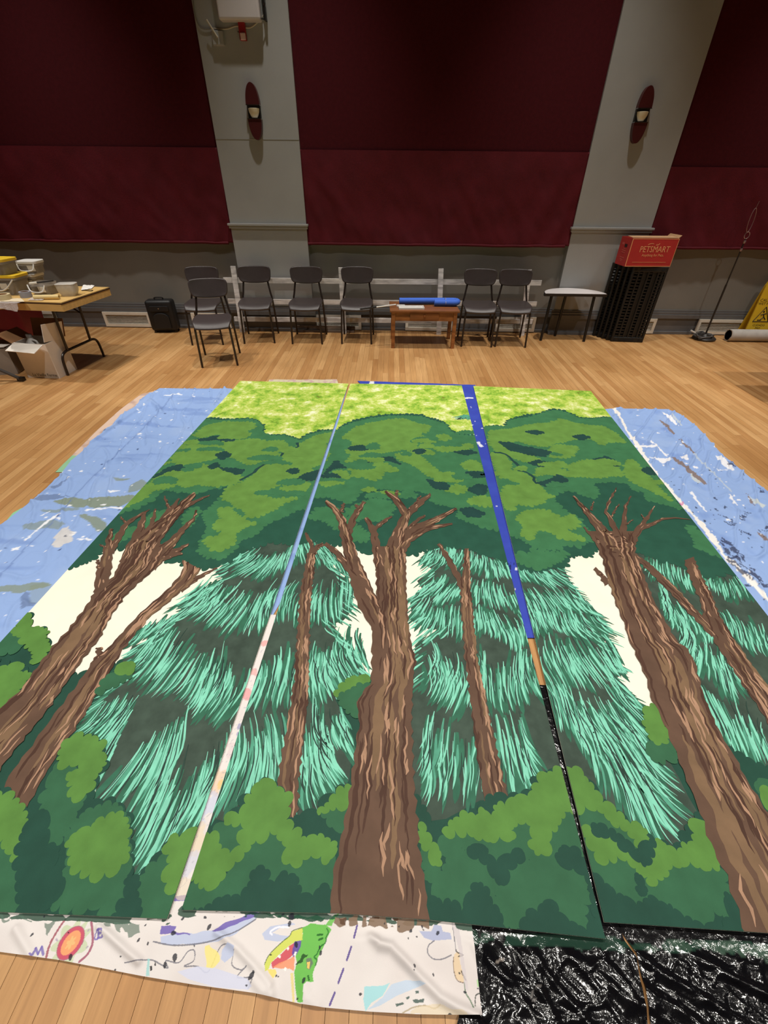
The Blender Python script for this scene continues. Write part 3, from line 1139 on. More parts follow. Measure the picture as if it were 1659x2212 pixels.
# ------------------------------------------------------------------ SMALL SUITCASE
m_case = mat('black_nylon', (22, 22, 24), 0.5, bump=0.1, bscale=300)
sc_ = thing('suitcase', 'small black wheeled suitcase standing by the baseboard vent', 'suitcase', (-3.0, 6.08, 0), 0.12)
MB().box((0, 0, 0.21), (0.335, 0.17, 0.37)).build('shell', m_case, sc_, bevel=0.035, seg=4, smooth=True)
archp = [(-0.10, 0.0), (0.10, 0.0)] + [(0.10 * math.cos(math.pi * j / 12), 0.13 + 0.06 * math.sin(math.pi * j / 12)) for j in range(13)]
Mf = Matrix(((1, 0, 0, 0), (0, 0, -1, -0.085), (0, 1, 0, 0.06), (0, 0, 0, 1)))
MB().prism(archp, 0.0, 0.022, Mf).build('front_pocket', m_case, sc_, bevel=0.006)
Mf2 = Matrix(((1, 0, 0, 0), (0, 0, -1, -0.085), (0, 1, 0, 0.30), (0, 0, 0, 1)))
MB().prism(rrect(0.24, 0.06, 0.02), 0.0, 0.016, Mf2).build('top_pocket', m_case, sc_, bevel=0.004)
MB().tube(spl([(-0.05, 0.0, 0.392), (-0.045, 0, 0.415), (0.045, 0, 0.415), (0.05, 0, 0.392)]), 0.008, 8).build('handle', m_black, sc_, smooth=True)
MB().lathe([(0.008, 0), (0.008, 0.004)], 10, (0.0, -0.107, 0.305), 'y').build('badge', m_chrome, sc_)
for s in (-1, 1):
    MB().lathe([(0.022, -0.012), (0.022, 0.012)], 14, (s * 0.13, 0.05, 0.022), 'x').build('wheel', m_black, sc_, smooth=True)
    MB().box((s * 0.13, -0.05, 0.014), (0.03, 0.03, 0.028)).build('foot', m_black, sc_, bevel=0.004)

# ------------------------------------------------------------------ FOLDING TABLE (left)
m_lam = mat('maple_laminate', (214, 176, 110), 0.45, var=0.12, scale=5, stretch=(1, 6, 6))
m_brn = mat('dark_brown_edge', (60, 34, 22), 0.5)
FT = 0.72
ft = thing('folding_table', 'folding table with pale wood-grain top crowded with paint supplies', 'table', (-3.05, 4.32, 0))
rotT = math.atan2(-0.08, 0.72)
ft.rotation_euler = (0, 0, -0.09)
TL, TDp = 1.83, 0.73
ft_inv = None
MB().box((-TL / 2, TDp / 2, FT - 0.004), (TL, TDp, 0.008)).build('tabletop', m_lam, ft)
MB().box((-TL / 2, TDp / 2, FT - 0.013), (TL + 0.008, TDp + 0.008, 0.010)).build('edge_band', m_brn, ft)
mb = MB()
for yy in (0.004, TDp - 0.004):
    mb.box((-TL / 2, yy, FT - 0.048), (TL - 0.01, 0.018, 0.06))
for xx in (-0.01, -TL + 0.01):
    mb.box((xx, TDp / 2, FT - 0.048), (0.018, TDp, 0.06))
mb.build('apron', m_lam, ft)


def leg_frame(x):
    r = MB()
    y0, y1 = 0.06, TDp - 0.06
    for yy in (y0 + 0.12, y1 - 0.12):
        r.tube([(x + 0.03, yy, FT - 0.02), (x, yy, 0.22)], 0.013, 8)
    r.tube(spl([(x - 0.005, y0, 0.0), (x - 0.002, y0 + 0.01, 0.14), (x, y0 + 0.04, 0.20), (x, y0 + 0.10, 0.22)], 5) + spl([(x, y1 - 0.10, 0.22), (x, y1 - 0.04, 0.20), (x - 0.002, y1 - 0.01, 0.14), (x - 0.005, y1, 0.0)], 5), 0.013, 8)
    return r


for x in (-0.30, -TL + 0.30):
    leg_frame(x).build('leg_frame', m_frame, ft, smooth=True)
    MB().tube([(x + 0.012, TDp / 2 + 0.18, 0.50), (x - 0.26 if x > -1 else x + 0.26, TDp / 2 + 0.16, FT - 0.02)], 0.008, 6).build('brace', m_frame, ft)

# under and around the table -----------------------------------------------------------
m_tote = mat('maroon_tote', (122, 24, 32), 0.5, var=0.06, scale=8)
tt = thing('storage_tote', 'maroon lidded storage tote on the floor behind the folding table', 'storage box', (-4.95, 5.75, 0), 0.0)
mb = MB()
n = rrect(0.94, 0.46, 0.05)
bot = [(x * 0.93, y * 0.9) for x, y in n]
k_ = len(n)
mb.add([(x, y, 0.0) for x, y in bot] + [(x, y, 0.40) for x, y in n], [tuple(range(k_))[::-1], tuple(range(k_, 2 * k_))] + [(i, (i + 1) % k_, k_ + (i + 1) % k_, k_ + i) for i in range(k_)])
mb.build('bin', m_tote, tt, smooth=True)
MB().prism(rrect(0.98, 0.50, 0.05), 0.40, 0.435).build('lid', m_tote, tt, bevel=0.006)
mb = MB()
for z in (0.10, 0.13):
    mb.box((0, -0.222, z), (0.80, 0.012, 0.012))
mb.build('rib', m_tote, tt)

m_carton = mat('white_carton', (236, 228, 218), 0.75, var=0.05, scale=8)
m_inside = mat('brown_carton', (150, 108, 72), 0.85, var=0.1, scale=10)
m_blue_ink = mat('grey_ink', (110, 112, 112), 0.8)
bxA = fl(62, 816)
bxB = fl(131, 818)
cw = 0.34
ct = thing('open_carton', 'white printed carton with open flaps under the folding table', 'carton', ((bxA[0] + bxB[0]) / 2 - 0.0, bxA[1] + 0.14, 0), -0.05)
ch_, cdp = 0.34, 0.28
mb = MB()
for s in (-1, 1):
    mb.box((0, s * (cdp / 2 - 0.003), ch_ / 2), (cw, 0.006, ch_))
    mb.box((s * (cw / 2 - 0.003), 0, ch_ / 2), (0.006, cdp - 0.012, ch_))
mb.box((0, 0, 0.003), (cw - 0.012, cdp - 0.012, 0.006))
mb.build('carton_body', m_carton, ct)
MB().bar((0, -cdp / 2, ch_), (-0.02, -cdp / 2 - 0.12, ch_ - 0.045), cw, 0.005).build('front_flap', m_carton, ct)
MB().bar((cw / 2, 0, ch_), (cw / 2 + 0.03, 0.02, ch_ + 0.16), cdp, 0.005, (1, 0, 0)).build('side_flap', m_carton, ct)
MB().bar((-cw / 2, 0, ch_), (-cw / 2 - 0.12, 0.0, ch_ + 0.08), cdp, 0.005, (1, 0, 0)).build('side_flap', m_inside, ct)
MB().bar((0.02, cdp / 2, ch_), (0.02, cdp / 2 + 0.06, ch_ + 0.16), cw, 0.005, (0, 1, 0)).build('rear_flap', m_inside, ct)
FRc = Matrix(((1, 0, 0, 0), (0, 0, -1, -cdp / 2 - 0.0008), (0, 1, 0, 0), (0, 0, 0, 1)))
text_mb('La Vieille Ferme', 0.040, FRc @ Matrix.Translation((0.02, 0.032, 0))).build('lettering', m_blue_ink, ct)
jg = thing('white_jug', 'white plastic jug standing inside the open white carton', 'jug', (ct.location.x - 0.06, ct.location.y - 0.02, 0.012))
MB().lathe([(0.055, 0.0), (0.062, 0.01), (0.062, 0.27), (0.05, 0.31), (0.022, 0.345), (0.022, 0.36)], 20).build('jug_body', m_white, jg, smooth=True)
MB().lathe([(0.026, 0.36), (0.026, 0.385), (0.0, 0.386)], 16).build('cap', mat('grey_cap', (150, 148, 146), 0.5), jg, smooth=True)
MB().tube(spl([(0.03, -0.02, 0.335), (0.075, -0.03, 0.325), (0.078, -0.03, 0.26), (0.06, -0.02, 0.22)]), 0.010, 8).build('handle', m_white, jg, smooth=True)
bt = thing('small_bottle', 'small bottle with a white cap inside the open white carton', 'bottle', (ct.location.x + 0.09, ct.location.y + 0.04, 0.012))
MB().lathe([(0.03, 0.0), (0.032, 0.25), (0.014, 0.29)], 16).build('bottle_body', mat('brown_bottle', (70, 48, 36), 0.3), bt, smooth=True)
MB().lathe([(0.018, 0.29), (0.018, 0.32), (0.0, 0.321)], 16).build('cap', m_white, bt, smooth=True)
cb = thing('grey_carton', 'greyish closed carton at the edge of the table shadow', 'carton', (-4.13, 4.55, 0), 0.2)
MB().box((0, 0, 0.13), (0.44, 0.34, 0.26)).build('carton_body', mat('greyish_board', (148, 138, 128), 0.85, var=0.1, scale=6), cb)
MB().bar((0.0, 0, 0.262), (0.0, -0.17, 0.275), 0.42, 0.004).build('flap', m_carton, cb)
# tripod stand, mostly out of frame
tp = thing('tripod_stand', 'dark grey metal tripod stand beside the cartons', 'stand', (-4.20, 4.05, 0))
MB().tube([(0, 0, 0.12), (0, 0, 1.0)], 0.016, 10).build('pole', m_frame, tp, smooth=True)
MB().lathe([(0.03, 0.40), (0.03, 0.46)], 14).build('collar', m_frame, tp, smooth=True)
for a in (0.37, 0.37 + 2.09, 0.37 + 4.19):
    e = Vector((0.52 * math.cos(a), 0.52 * math.sin(a), 0.02))
    lg = MB().bar((0.02 * math.cos(a), 0.02 * math.sin(a), 0.43), tuple(e), 0.045, 0.014).build('leg', mat('tripod_grey', (70, 68, 66), 0.4), tp)
    MB().box(tuple(e - Vector((0.0, 0, 0.0))), (0.06, 0.05, 0.04)).build('rubber_foot', m_black, lg, bevel=0.006)
    MB().bar((0.01 * math.cos(a), 0.01 * math.sin(a), 0.16), (0.28 * math.cos(a), 0.28 * math.sin(a), 0.20), 0.02, 0.008).build('brace', m_frame, tp)

# ------------------------------------------------------------------ SUPPLIES ON THE TABLE
m_yl = mat('yellow_lid', (240, 200, 52), 0.4)
m_tub = mat('clear_tub', (205, 198, 190), 0.25, alpha=0.35)
m_murk = mat('tub_contents', (92, 86, 78), 0.7, var=0.4, scale=22)
m_lbl = mat('paper_label', (222, 216, 204), 0.8)


def ttop(px, py, z=FT):
    q = fl(px, py, z)
    return (float(q[0]), float(q[1]), z)


def tub(name, label, px, py, w, d, h, lidm, z=FT, rz=0.1, handle=True, group=None, fill=0.7, y=None):
    loc = ttop(px, py, z)
    if y is not None:
        loc = tuple(float(v) for v in onY(px, py, y)[:2]) + (z,)
    r = thing(name, label, 'tub', loc, rz, group)
    nn = rrect(w, d, 0.03)
    kk = len(nn)
    bt_ = [(x * 0.86, y_ * 0.86) for x, y_ in nn]
    MB().add([(x, y_, 0.0) for x, y_ in bt_] + [(x, y_, h) for x, y_ in nn], [tuple(range(kk))[::-1]] + [(i, (i + 1) % kk, kk + (i + 1) % kk, kk + i) for i in range(kk)]).build('tub_wall', m_tub, r, smooth=True)
    if fill:
        MB().add([(x * 0.95, y_ * 0.95, 0.004) for x, y_ in bt_] + [(x * 0.9, y_ * 0.9, h * fill) for x, y_ in nn], [tuple(range(kk))[::-1], tuple(range(kk, 2 * kk))] + [(i, (i + 1) % kk, kk + (i + 1) % kk, kk + i) for i in range(kk)]).build('contents', m_murk, r, smooth=True)
    if lidm is not None:
        MB().prism(rrect(w + 0.02, d + 0.02, 0.035), h - 0.012, h + 0.012).build('lid', lidm, r, bevel=0.005)
        MB().prism(rrect(w + 0.012, d + 0.012, 0.034), h - 0.03, h - 0.012).build('rim', m_tub, r)
    if handle:
        MB().tube(spl([(-w / 2 * 0.9, -d / 2 - 0.004, h * 0.86), (-0.05, -d / 2 - 0.03, h * 0.35), (0.06, -d / 2 - 0.03, h * 0.35), (w / 2 * 0.9, -d / 2 - 0.004, h * 0.86)]), 0.006, 8).build('bail_handle', m_white, r, smooth=True)
    MB().box((0.04, -d / 2 * 0.96 - 0.003, h * 0.5), (0.07, 0.002, 0.05), Matrix.Rotation(0.12, 3, 'X')).build('label', m_lbl, r)
    return r


tub('lidded_tub', 'clear tub with a yellow lid, lower one of the two stacked', 30, 646, 0.34, 0.22, 0.16, m_yl, rz=0.05, handle=True, y=4.70)
tub('lidded_tub', 'clear tub with a yellow lid, sitting on top of another tub', 12, 615, 0.30, 0.20, 0.12, m_yl, z=FT + 0.174, rz=-0.08, handle=True, y=4.70)
tub('stacked_tub', 'clear tub with white rim and dropped handle behind the yellow lids', 82, 640, 0.20, 0.18, 0.13, m_white, rz=0.0, handle=False, y=4.94)
tub('stacked_tub', 'clear white-lidded tub topmost behind the yellow lids', 84, 612, 0.18, 0.16, 0.10, m_white, z=FT + 0.145, rz=0.05, handle=True, y=4.94)
tub('open_tub', 'open greyish tub holding brushes beside the translucent tub', 104, 641, 0.20, 0.17, 0.105, None, rz=-0.1, handle=True, y=4.70)
br_ = thing('paint_brush', 'flat brush lying across the open greyish tub', 'brush', tuple(ttop(104, 641)[:2]) + (FT + 0.11,), 0.4)
br_.location = (float(onY(104, 641, 4.66)[0]), 4.62, FT + 0.112)
MB().bar((-0.02, 0, 0.0), (0.12, 0.02, 0.006), 0.022, 0.010).build('handle', m_black, br_, bevel=0.003)
MB().bar((-0.08, -0.01, -0.002), (-0.02, 0, 0.0), 0.045, 0.012).build('bristles', m_lbl, br_)
# upturned translucent tub
ut = thing('translucent_tub', 'cloudy translucent tub near the table corner', 'tub', tuple(ttop(152, 638)), 0.2)
nn = rrect(0.17, 0.13, 0.03)
kk = len(nn)
m_cloud = mat('cloudy_plastic', (206, 200, 192), 0.35, alpha=0.88, var=0.08, scale=30)
MB().add([(x * 0.72, y_ * 0.72, 0.001) for x, y_ in nn] + [(x * 0.96, y_ * 0.96, 0.05) for x, y_ in nn] + [(x, y_, 0.105) for x, y_ in nn] + [(x * 0.96, y_ * 0.96, 0.108) for x, y_ in nn],
         [tuple(range(kk))[::-1], tuple(range(3 * kk, 4 * kk))] + [(j * kk + i, j * kk + (i + 1) % kk, (j + 1) * kk + (i + 1) % kk, (j + 1) * kk + i) for j in range(3) for i in range(kk)]).build('tub_wall', m_cloud, ut, smooth=True)
MB().prism(rrect(0.174, 0.134, 0.03), 0.10, 0.106).build('rim', m_cloud, ut)


def tape(name, label, px, py, R, h, m, rz=0):
    r = thing(name, label, 'tape roll', ttop(px, py))
    MB().lathe([(R * 0.7, 0.0), (R, 0.0), (R, h), (R * 0.7, h), (R * 0.7, 0.0)], 28).build('tape_ring', m, r, smooth=True)
    MB().lathe([(R * 0.64, 0.002), (R * 0.7, 0.002), (R * 0.7, h - 0.002), (R * 0.64, h - 0.002), (R * 0.64, 0.002)], 28).build('core', m_inside, r, smooth=True)
    return r


tape('tape_roll', 'wide cream masking tape roll lying flat on the folding table', 8, 648, 0.07, 0.05, mat('cream_tape', (206, 190, 152), 0.7))
tape('tape_roll', 'blue-grey tape roll lying before the stacked tubs', 58, 642, 0.05, 0.05, mat('bluegrey_tape', (150, 152, 166), 0.6))
pr = thing('paper_roll', 'cream paper roll lying near the front table edge', 'roll', ttop(103, 647), 0.15)
MB().lathe([(0.012, -0.11), (0.02, -0.11), (0.02, 0.11), (0.012, 0.11), (0.012, -0.11)], 18, (0, 0, 0.021), 'x').build('roll', mat('cream_paper', (224, 200, 142), 0.7), pr, smooth=True)
m_poly = mat('clear_film', (222, 212, 210), 0.2, alpha=0.75, bump=0.8, bscale=60)


def film(name, label, pts, cat, m=None, z0=FT + 0.0015, hang=None):
    q = [ttop(*p) for p in pts]
    c_ = np.mean(np.array(q), 0)
    r = thing(name, label, cat, (c_[0], c_[1], z0))
    nx = 14
    a, b, c2, d = [np.array(p) for p in q]
    vs, fs = [], []
    for j in range(nx + 1):
        for i in range(nx + 1):
            u_, v_ = i / nx, j / nx
            p = (a * (1 - u_) + b * u_) * (1 - v_) + (d * (1 - u_) + c2 * u_) * v_ - c_
            z = 0.004 + 0.004 * float(np.abs(pnoise(np.array([u_ * 3.3 + len(label)]), np.array([v_ * 3.1]))[0])) * 2
            vs.append((p[0], p[1], z))
    fs = [(j * (nx + 1) + i, j * (nx + 1) + i + 1, (j + 1) * (nx + 1) + i + 1, (j + 1) * (nx + 1) + i) for j in range(nx) for i in range(nx)]
    MB().add(vs, fs).build('film' if cat == 'bag' else 'sheet', m or m_poly, r, smooth=True)
    if hang:
        e = np.array(hang) - c_
        n0 = len(vs) - (nx + 1)
    return r


film('plastic_bag', 'crumpled clear plastic bag under the cream paper roll', [(60, 650), (92, 650), (108, 641), (76, 641)], 'bag')
film('white_paper', 'white sheet of paper on the far table corner', [(176, 628), (198, 625), (205, 618), (180, 617)], 'paper', mat('white_paper', (238, 234, 230), 0.8))
film('cardboard_sheet', 'pale cardboard sheet under the wide tape roll', [(0, 653), (54, 653), (46, 646), (0, 646)], 'cardboard', mat('pale_board', (222, 206, 176), 0.8))
# film hanging over the front edge
hb = thing('hanging_film', 'clear plastic film hanging over the front edge of folding table', 'bag', ttop(28, 655))
vs, fs = [], []
pa, pb = np.array(ttop(-20, 656)), np.array(ttop(40, 655))
base_ = np.array(ttop(28, 655))
for i in range(13):
    u_ = i / 12
    p = pa * (1 - u_) + pb * u_ - base_
    drop = 0.03 + 0.045 * u_ if u_ < 0.85 else 0.075 * (1 - u_) / 0.15
    wv = 0.006 * math.sin(i * 1.9)
    vs += [(p[0], 0.07, 0.004 + 0.002 * math.sin(i)), (p[0], -0.012 + 0.0, 0.004), (p[0] + 0.01, -0.022 + wv, -drop)]
for i in range(12):
    for j in range(2):
        fs.append((i * 3 + j, i * 3 + j + 1, i * 3 + j + 4, i * 3 + j + 3))
MB().add(vs, fs).build('film', m_poly, hb, smooth=True)
gl = thing('black_glasses', 'thin black wire frame lying beside the white paper', 'glasses', ttop(186, 629))
MB().tube(spl([(-0.05, 0.01, 0.005), (0.0, 0.0, 0.008), (0.05, -0.005, 0.005), (0.06, 0.02, 0.005)]), 0.004, 6).build('wire', m_black, gl, smooth=True)

# ------------------------------------------------------------------ table just outside the frame on the right, casting its shade on the boards
rt = thing('folding_table', 'folding table standing beyond the tarp at the hall side', 'table', (3.66, 3.78, 0), 0.0)
MB().box((0.6, 0.35, FT - 0.004), (1.2, 0.70, 0.008)).build('tabletop', m_lam, rt)
MB().box((0.6, 0.35, FT - 0.035), (1.2, 0.70, 0.05)).build('apron', m_lam, rt)
for x in (0.45, 1.05):
    mbx = MB()
    for yy in (0.08, 0.62):
        mbx.tube([(x, yy, 0), (x, yy, FT - 0.04)], 0.013, 8)
    mbx.tube([(x, 0.08, 0.2), (x, 0.62, 0.2)], 0.012, 8)
    mbx.build('leg_frame', m_frame, rt, smooth=True)
# ------------------------------------------------------------------ PAINTED BACKDROP
S7 = 700 / 1659
S6 = 600 / 1659
VIEW = {'A': (150, 810, S7), 'B': (600, 810, S7), 'C': (1000, 810, 659 / 1659), 'D': (0, 1180, S6), 'E': (450, 1180, S6),
        'F': (850, 1180, S6), 'G': (1160, 1180, 499 / 1659), 'H': (0, 1600, S6), 'I': (350, 1650, 650 / 1659), 'J': (800, 1650, S6),
        'K': (1159, 1600, 500 / 1659), 'L': (0, 820, 500 / 1659), 'M': (0, 1900, 420 / 1659), 'N': (550, 1940, 510 / 1659), 'P': (0, 0, 1.0),
        'Q': (1440, 780, 219 / 1425)}


def px(view, pts):
    """traced points -> photograph pixels (flat list x,y,x,y...)"""
    x0, y0, s = VIEW[view]
    return [(x0 + s * pts[i], y0 + s * pts[i + 1]) for i in range(0, len(pts), 2)]


def gr(pts):
    return [fl2(p) for p in pts]


def area2(p):
    return sum(p[i][0] * p[(i + 1) % len(p)][1] - p[(i + 1) % len(p)][0] * p[i][1] for i in range(len(p)))


def leafy(poly, size=0.045, amp=0.42, jit=0.5, seed=0):
    size *= 0.72
    """give an outline on the ground a scalloped, leaf-like edge"""
    r = random.Random(seed + len(poly) * 13)
    if area2(poly) < 0:
        poly = poly[::-1]
    pts = []
    n = len(poly)
    for i in range(n):
        a, b = poly[i], poly[(i + 1) % n]
        L = math.hypot(b[0] - a[0], b[1] - a[1])
        k = max(1, int(round(L / (size * r.uniform(0.7, 1.5)))))
        cuts = [0.0] + sorted(min(0.97, max(0.03, (j + r.uniform(-0.25, 0.25)) / k)) for j in range(1, k)) + [1.0]
        for u0, u1 in zip(cuts[:-1], cuts[1:]):
            p = (a[0] + (b[0] - a[0]) * u0, a[1] + (b[1] - a[1]) * u0)
            q = (a[0] + (b[0] - a[0]) * u1, a[1] + (b[1] - a[1]) * u1)
            d = (q[0] - p[0], q[1] - p[1])
            l = math.hypot(*d) + 1e-9
            nx, ny = d[1] / l, -d[0] / l
            h = amp * min(l, size * 1.3) * r.uniform(1 - jit, 1 + jit)
            sk = r.uniform(-0.12, 0.12)
            pts.append(p)
            for t, hh in ((0.12, 0.55), (0.32, 0.93), (0.55, 1.0), (0.78, 0.85), (0.93, 0.5)):
                tt = t + sk * hh
                pts.append((p[0] + d[0] * tt + nx * h * hh, p[1] + d[1] * tt + ny * h * hh))
    return pts


def clip_convex(poly, quad_):
    out = poly
    n = len(quad_)
    for i in range(n):
        a, b = quad_[i], quad_[(i + 1) % n]
        inp, out = out, []
        if not inp:
            return []
        def side(p):
            return (b[0] - a[0]) * (p[1] - a[1]) - (b[1] - a[1]) * (p[0] - a[0])
        for j in range(len(inp)):
            p, q = inp[j], inp[(j + 1) % len(inp)]
            sp_, sq = side(p), side(q)
            if sp_ >= 0:
                out.append(p)
            if (sp_ >= 0) != (sq >= 0):
                t = sp_ / (sp_ - sq)
                out.append((p[0] + (q[0] - p[0]) * t, p[1] + (q[1] - p[1]) * t))
    return out


def tri_poly(poly):
    vs = [Vector(p) for p in poly]
    n = len(vs)
    try:
        v, e, f, *_ = delaunay_2d_cdt(vs, [], [list(range(n))], 1, 1e-5)
    except Exception:
        return []
    return [[(v[i].x, v[i].y) for i in t] for t in f]


class Coat:
    """one coat of one colour, cut to the three canvases; each shape sits a hair above the last"""

    n = 0

    def __init__(self):
        self.mb = [MB(), MB(), MB()]

    def polys(self, tris, z):
        Coat.n += 1
        z = z + 3.2e-6 * (Coat.n % 59)
        for k in range(3):
            for q in PIECES[k]:
                for ti, t in enumerate(tris):
                    c = clip_convex(t, q)
                    if len(c) >= 3:
                        zz = z + (1.6e-6 * (ti % 2) if len(t) == 4 else 0.0)
                        self.mb[k].add([(p[0], p[1], zz) for p in c], [tuple(range(len(c)))])

    def poly(self, g, z):
        self.polys(tri_poly(g), z)

    def ribbon(self, pts, ws, z):
        """tapered stroke; pts and widths in metres on the ground"""
        n = len(pts)
        Lp, Rp = [], []
        for i in range(n):
            a, b = pts[max(0, i - 1)], pts[min(n - 1, i + 1)]
            d = (b[0] - a[0], b[1] - a[1])
            l = math.hypot(*d) + 1e-9
            nx, ny = -d[1] / l, d[0] / l
            w = ws[i] / 2
            Lp.append((pts[i][0] + nx * w, pts[i][1] + ny * w))
            Rp.append((pts[i][0] - nx * w, pts[i][1] - ny * w))
        self.strip(Lp, Rp, z)

    def strip(self, Lp, Rp, z):
        tris = []
        for i in range(len(Lp) - 1):
            t = [Lp[i], Rp[i], Rp[i + 1], Lp[i + 1]]
            if area2(t) < 0:
                t = t[::-1]
            tris.append(t)
        self.polys(tris, z)


def paintm(name, col, var=0.10, scale=14, rough=0.62):
    return mat('paint_' + name, col, rough, var=var, scale=scale, bump=0.08, bscale=400, spec=0.15)


PM = {
    'dark': paintm('deep_green', (40, 84, 68)), 'deep': paintm('deepest_green', (36, 70, 66)), 'mid': paintm('mid_green', (62, 116, 78)),
    'light': paintm('leaf_green', (101, 142, 67), 0.12), 'lighter': paintm('fresh_green', (112, 152, 70), 0.1),
    'bdark': paintm('bush_shade', (34, 73, 60)), 'bmid': paintm('bush_green', (52, 99, 70)), 'blight': paintm('bush_leaf', (88, 132, 62), 0.12),
    'fir': paintm('fir_grey', (62, 78, 68), 0.22, 18), 'firg': paintm('fir_green', (52, 104, 82), 0.2, 20),
    'mint': paintm('mint', (130, 208, 182), 0.12, 30), 'mint2': paintm('soft_mint', (84, 156, 130), 0.14, 30), 'firdk': paintm('fir_dark_stroke', (44, 66, 58), 0.2, 30),
    'bark': paintm('bark_brown', (98, 74, 60), 0.14, 12), 'barkw': paintm('bark_wash', (124, 98, 74), 0.14, 12),
    'barkd': paintm('bark_shadow', (76, 52, 42), 0.12), 'barkl': paintm('bark_light', (168, 132, 107), 0.12, 20),
    'cream': paintm('cream', (246, 240, 222), 0.03, 6),
}
ZL = [PANEL_TOP + 0.0002 * (i + (1 if i < 11 else 2 if i < 18 else 3)) for i in range(30)]
ZH = PANEL_TOP + 0.0002 * 20
ZD = PANEL_TOP + 0.0002 * 12


def meadow_mat():
    m = bpy.data.materials.new('paint_spring_meadow')
    m.use_nodes = True
    nt = m.node_tree
    N, L = nt.nodes, nt.links
    b = N['Principled BSDF']
    geo = N.new('ShaderNodeNewGeometry')
    n1 = N.new('ShaderNodeTexNoise')
    n1.inputs['Scale'].default_value = 5.5
    n1.inputs['Detail'].default_value = 9
    n1.inputs['Roughness'].default_value = 0.82
    L.new(geo.outputs['Position'], n1.inputs['Vector'])
    r = N.new('ShaderNodeValToRGB')
    cr = r.color_ramp
    cr.elements[0].position, cr.elements[0].color = 0.35, (*lin((128, 112, 44)), 1)
    cr.elements[1].position, cr.elements[1].color = 0.64, (*lin((242, 246, 222)), 1)
    for p, c in ((0.41, (118, 170, 56)), (0.47, (164, 196, 74)), (0.53, (196, 212, 104)), (0.585, (224, 230, 164))):
        e = cr.elements.new(p)
        e.color = (*lin(c), 1)
    L.new(n1.outputs['Fac'], r.inputs['Fac'])
    n2 = N.new('ShaderNodeTexNoise')
    n2.inputs['Scale'].default_value = 3.2
    n2.inputs['Detail'].default_value = 5
    L.new(geo.outputs['Position'], n2.inputs['Vector'])
    r2 = N.new('ShaderNodeValToRGB')
    r2.color_ramp.elements[0].position, r2.color_ramp.elements[0].color = 0.38, (*lin((150, 205, 70)), 1)
    r2.color_ramp.elements[1].position, r2.color_ramp.elements[1].color = 0.62, (1, 1, 0.75, 1)
    L.new(n2.outputs['Fac'], r2.inputs['Fac'])
    mx = N.new('ShaderNodeMix')
    mx.data_type = 'RGBA'
    mx.blend_type = 'MULTIPLY'
    mx.inputs[0].default_value = 0.12
    L.new(r.outputs['Color'], mx.inputs[6])
    L.new(r2.outputs['Color'], mx.inputs[7])
    L.new(mx.outputs[2], b.inputs['Base Color'])
    b.inputs['Roughness'].default_value = 0.6
    b.inputs['Specular IOR Level'].default_value = 0.15
    return m


PM['meadow'] = meadow_mat()
coats = {}


class Multi:
    """a coat whose shapes are kept as separate pieces"""

    def __init__(self):
        self.items = []

    def new(self):
        self.items.append(Coat())
        return self.items[-1]

    def poly(self, g, z):
        self.new().poly(g, z)

    def ribbon(self, *a):
        (self.items[-1] if self.items else self.new()).ribbon(*a)

    def strip(self, *a):
        (self.items[-1] if self.items else self.new()).strip(*a)


def coat(name):
    if name not in coats:
        coats[name] = Multi()
    return coats[name]


# meadow along the far end
coat('meadow').poly(gr([(480, 800), (1320, 815), (1380, 985), (400, 965)]), ZL[0])

# --- background bushes (behind the firs)
back_bush = coat('backbush')
bd = [px('D', [-60, 640, 165, 415, 195, 450, 180, 505, 250, 500, 290, 520, 280, 560, 310, 610, 380, 720, 470, 790, 560, 760, 700, 715, 780, 700, 830, 760, 900, 900, 900, 1400, -200, 1400]),
      px('E', [745, 930, 780, 870, 850, 800, 960, 790, 960, 1000, 960, 1500, 700, 1500]),
      px('G', [740, 1250, 800, 1170, 840, 1160, 900, 1300, 1060, 1662, 1060, 1900, 740, 1900]),
      px('G', [1200, 1180, 1400, 1500, 1500, 1600, 1659, 1640, 1900, 1700, 1900, 2300, 1200, 2300])]
bd.append([(-600, 1560), (100, 1640), (250, 1770), (600, 1700), (760, 1700), (1150, 1690), (1420, 1600), (1700, 1560), (2300, 1700), (2300, 2300), (-900, 2300)])
for i, p in enumerate(bd):
    back_bush.poly(leafy(gr(p), 0.06, 0.3, seed=i), ZL[1])

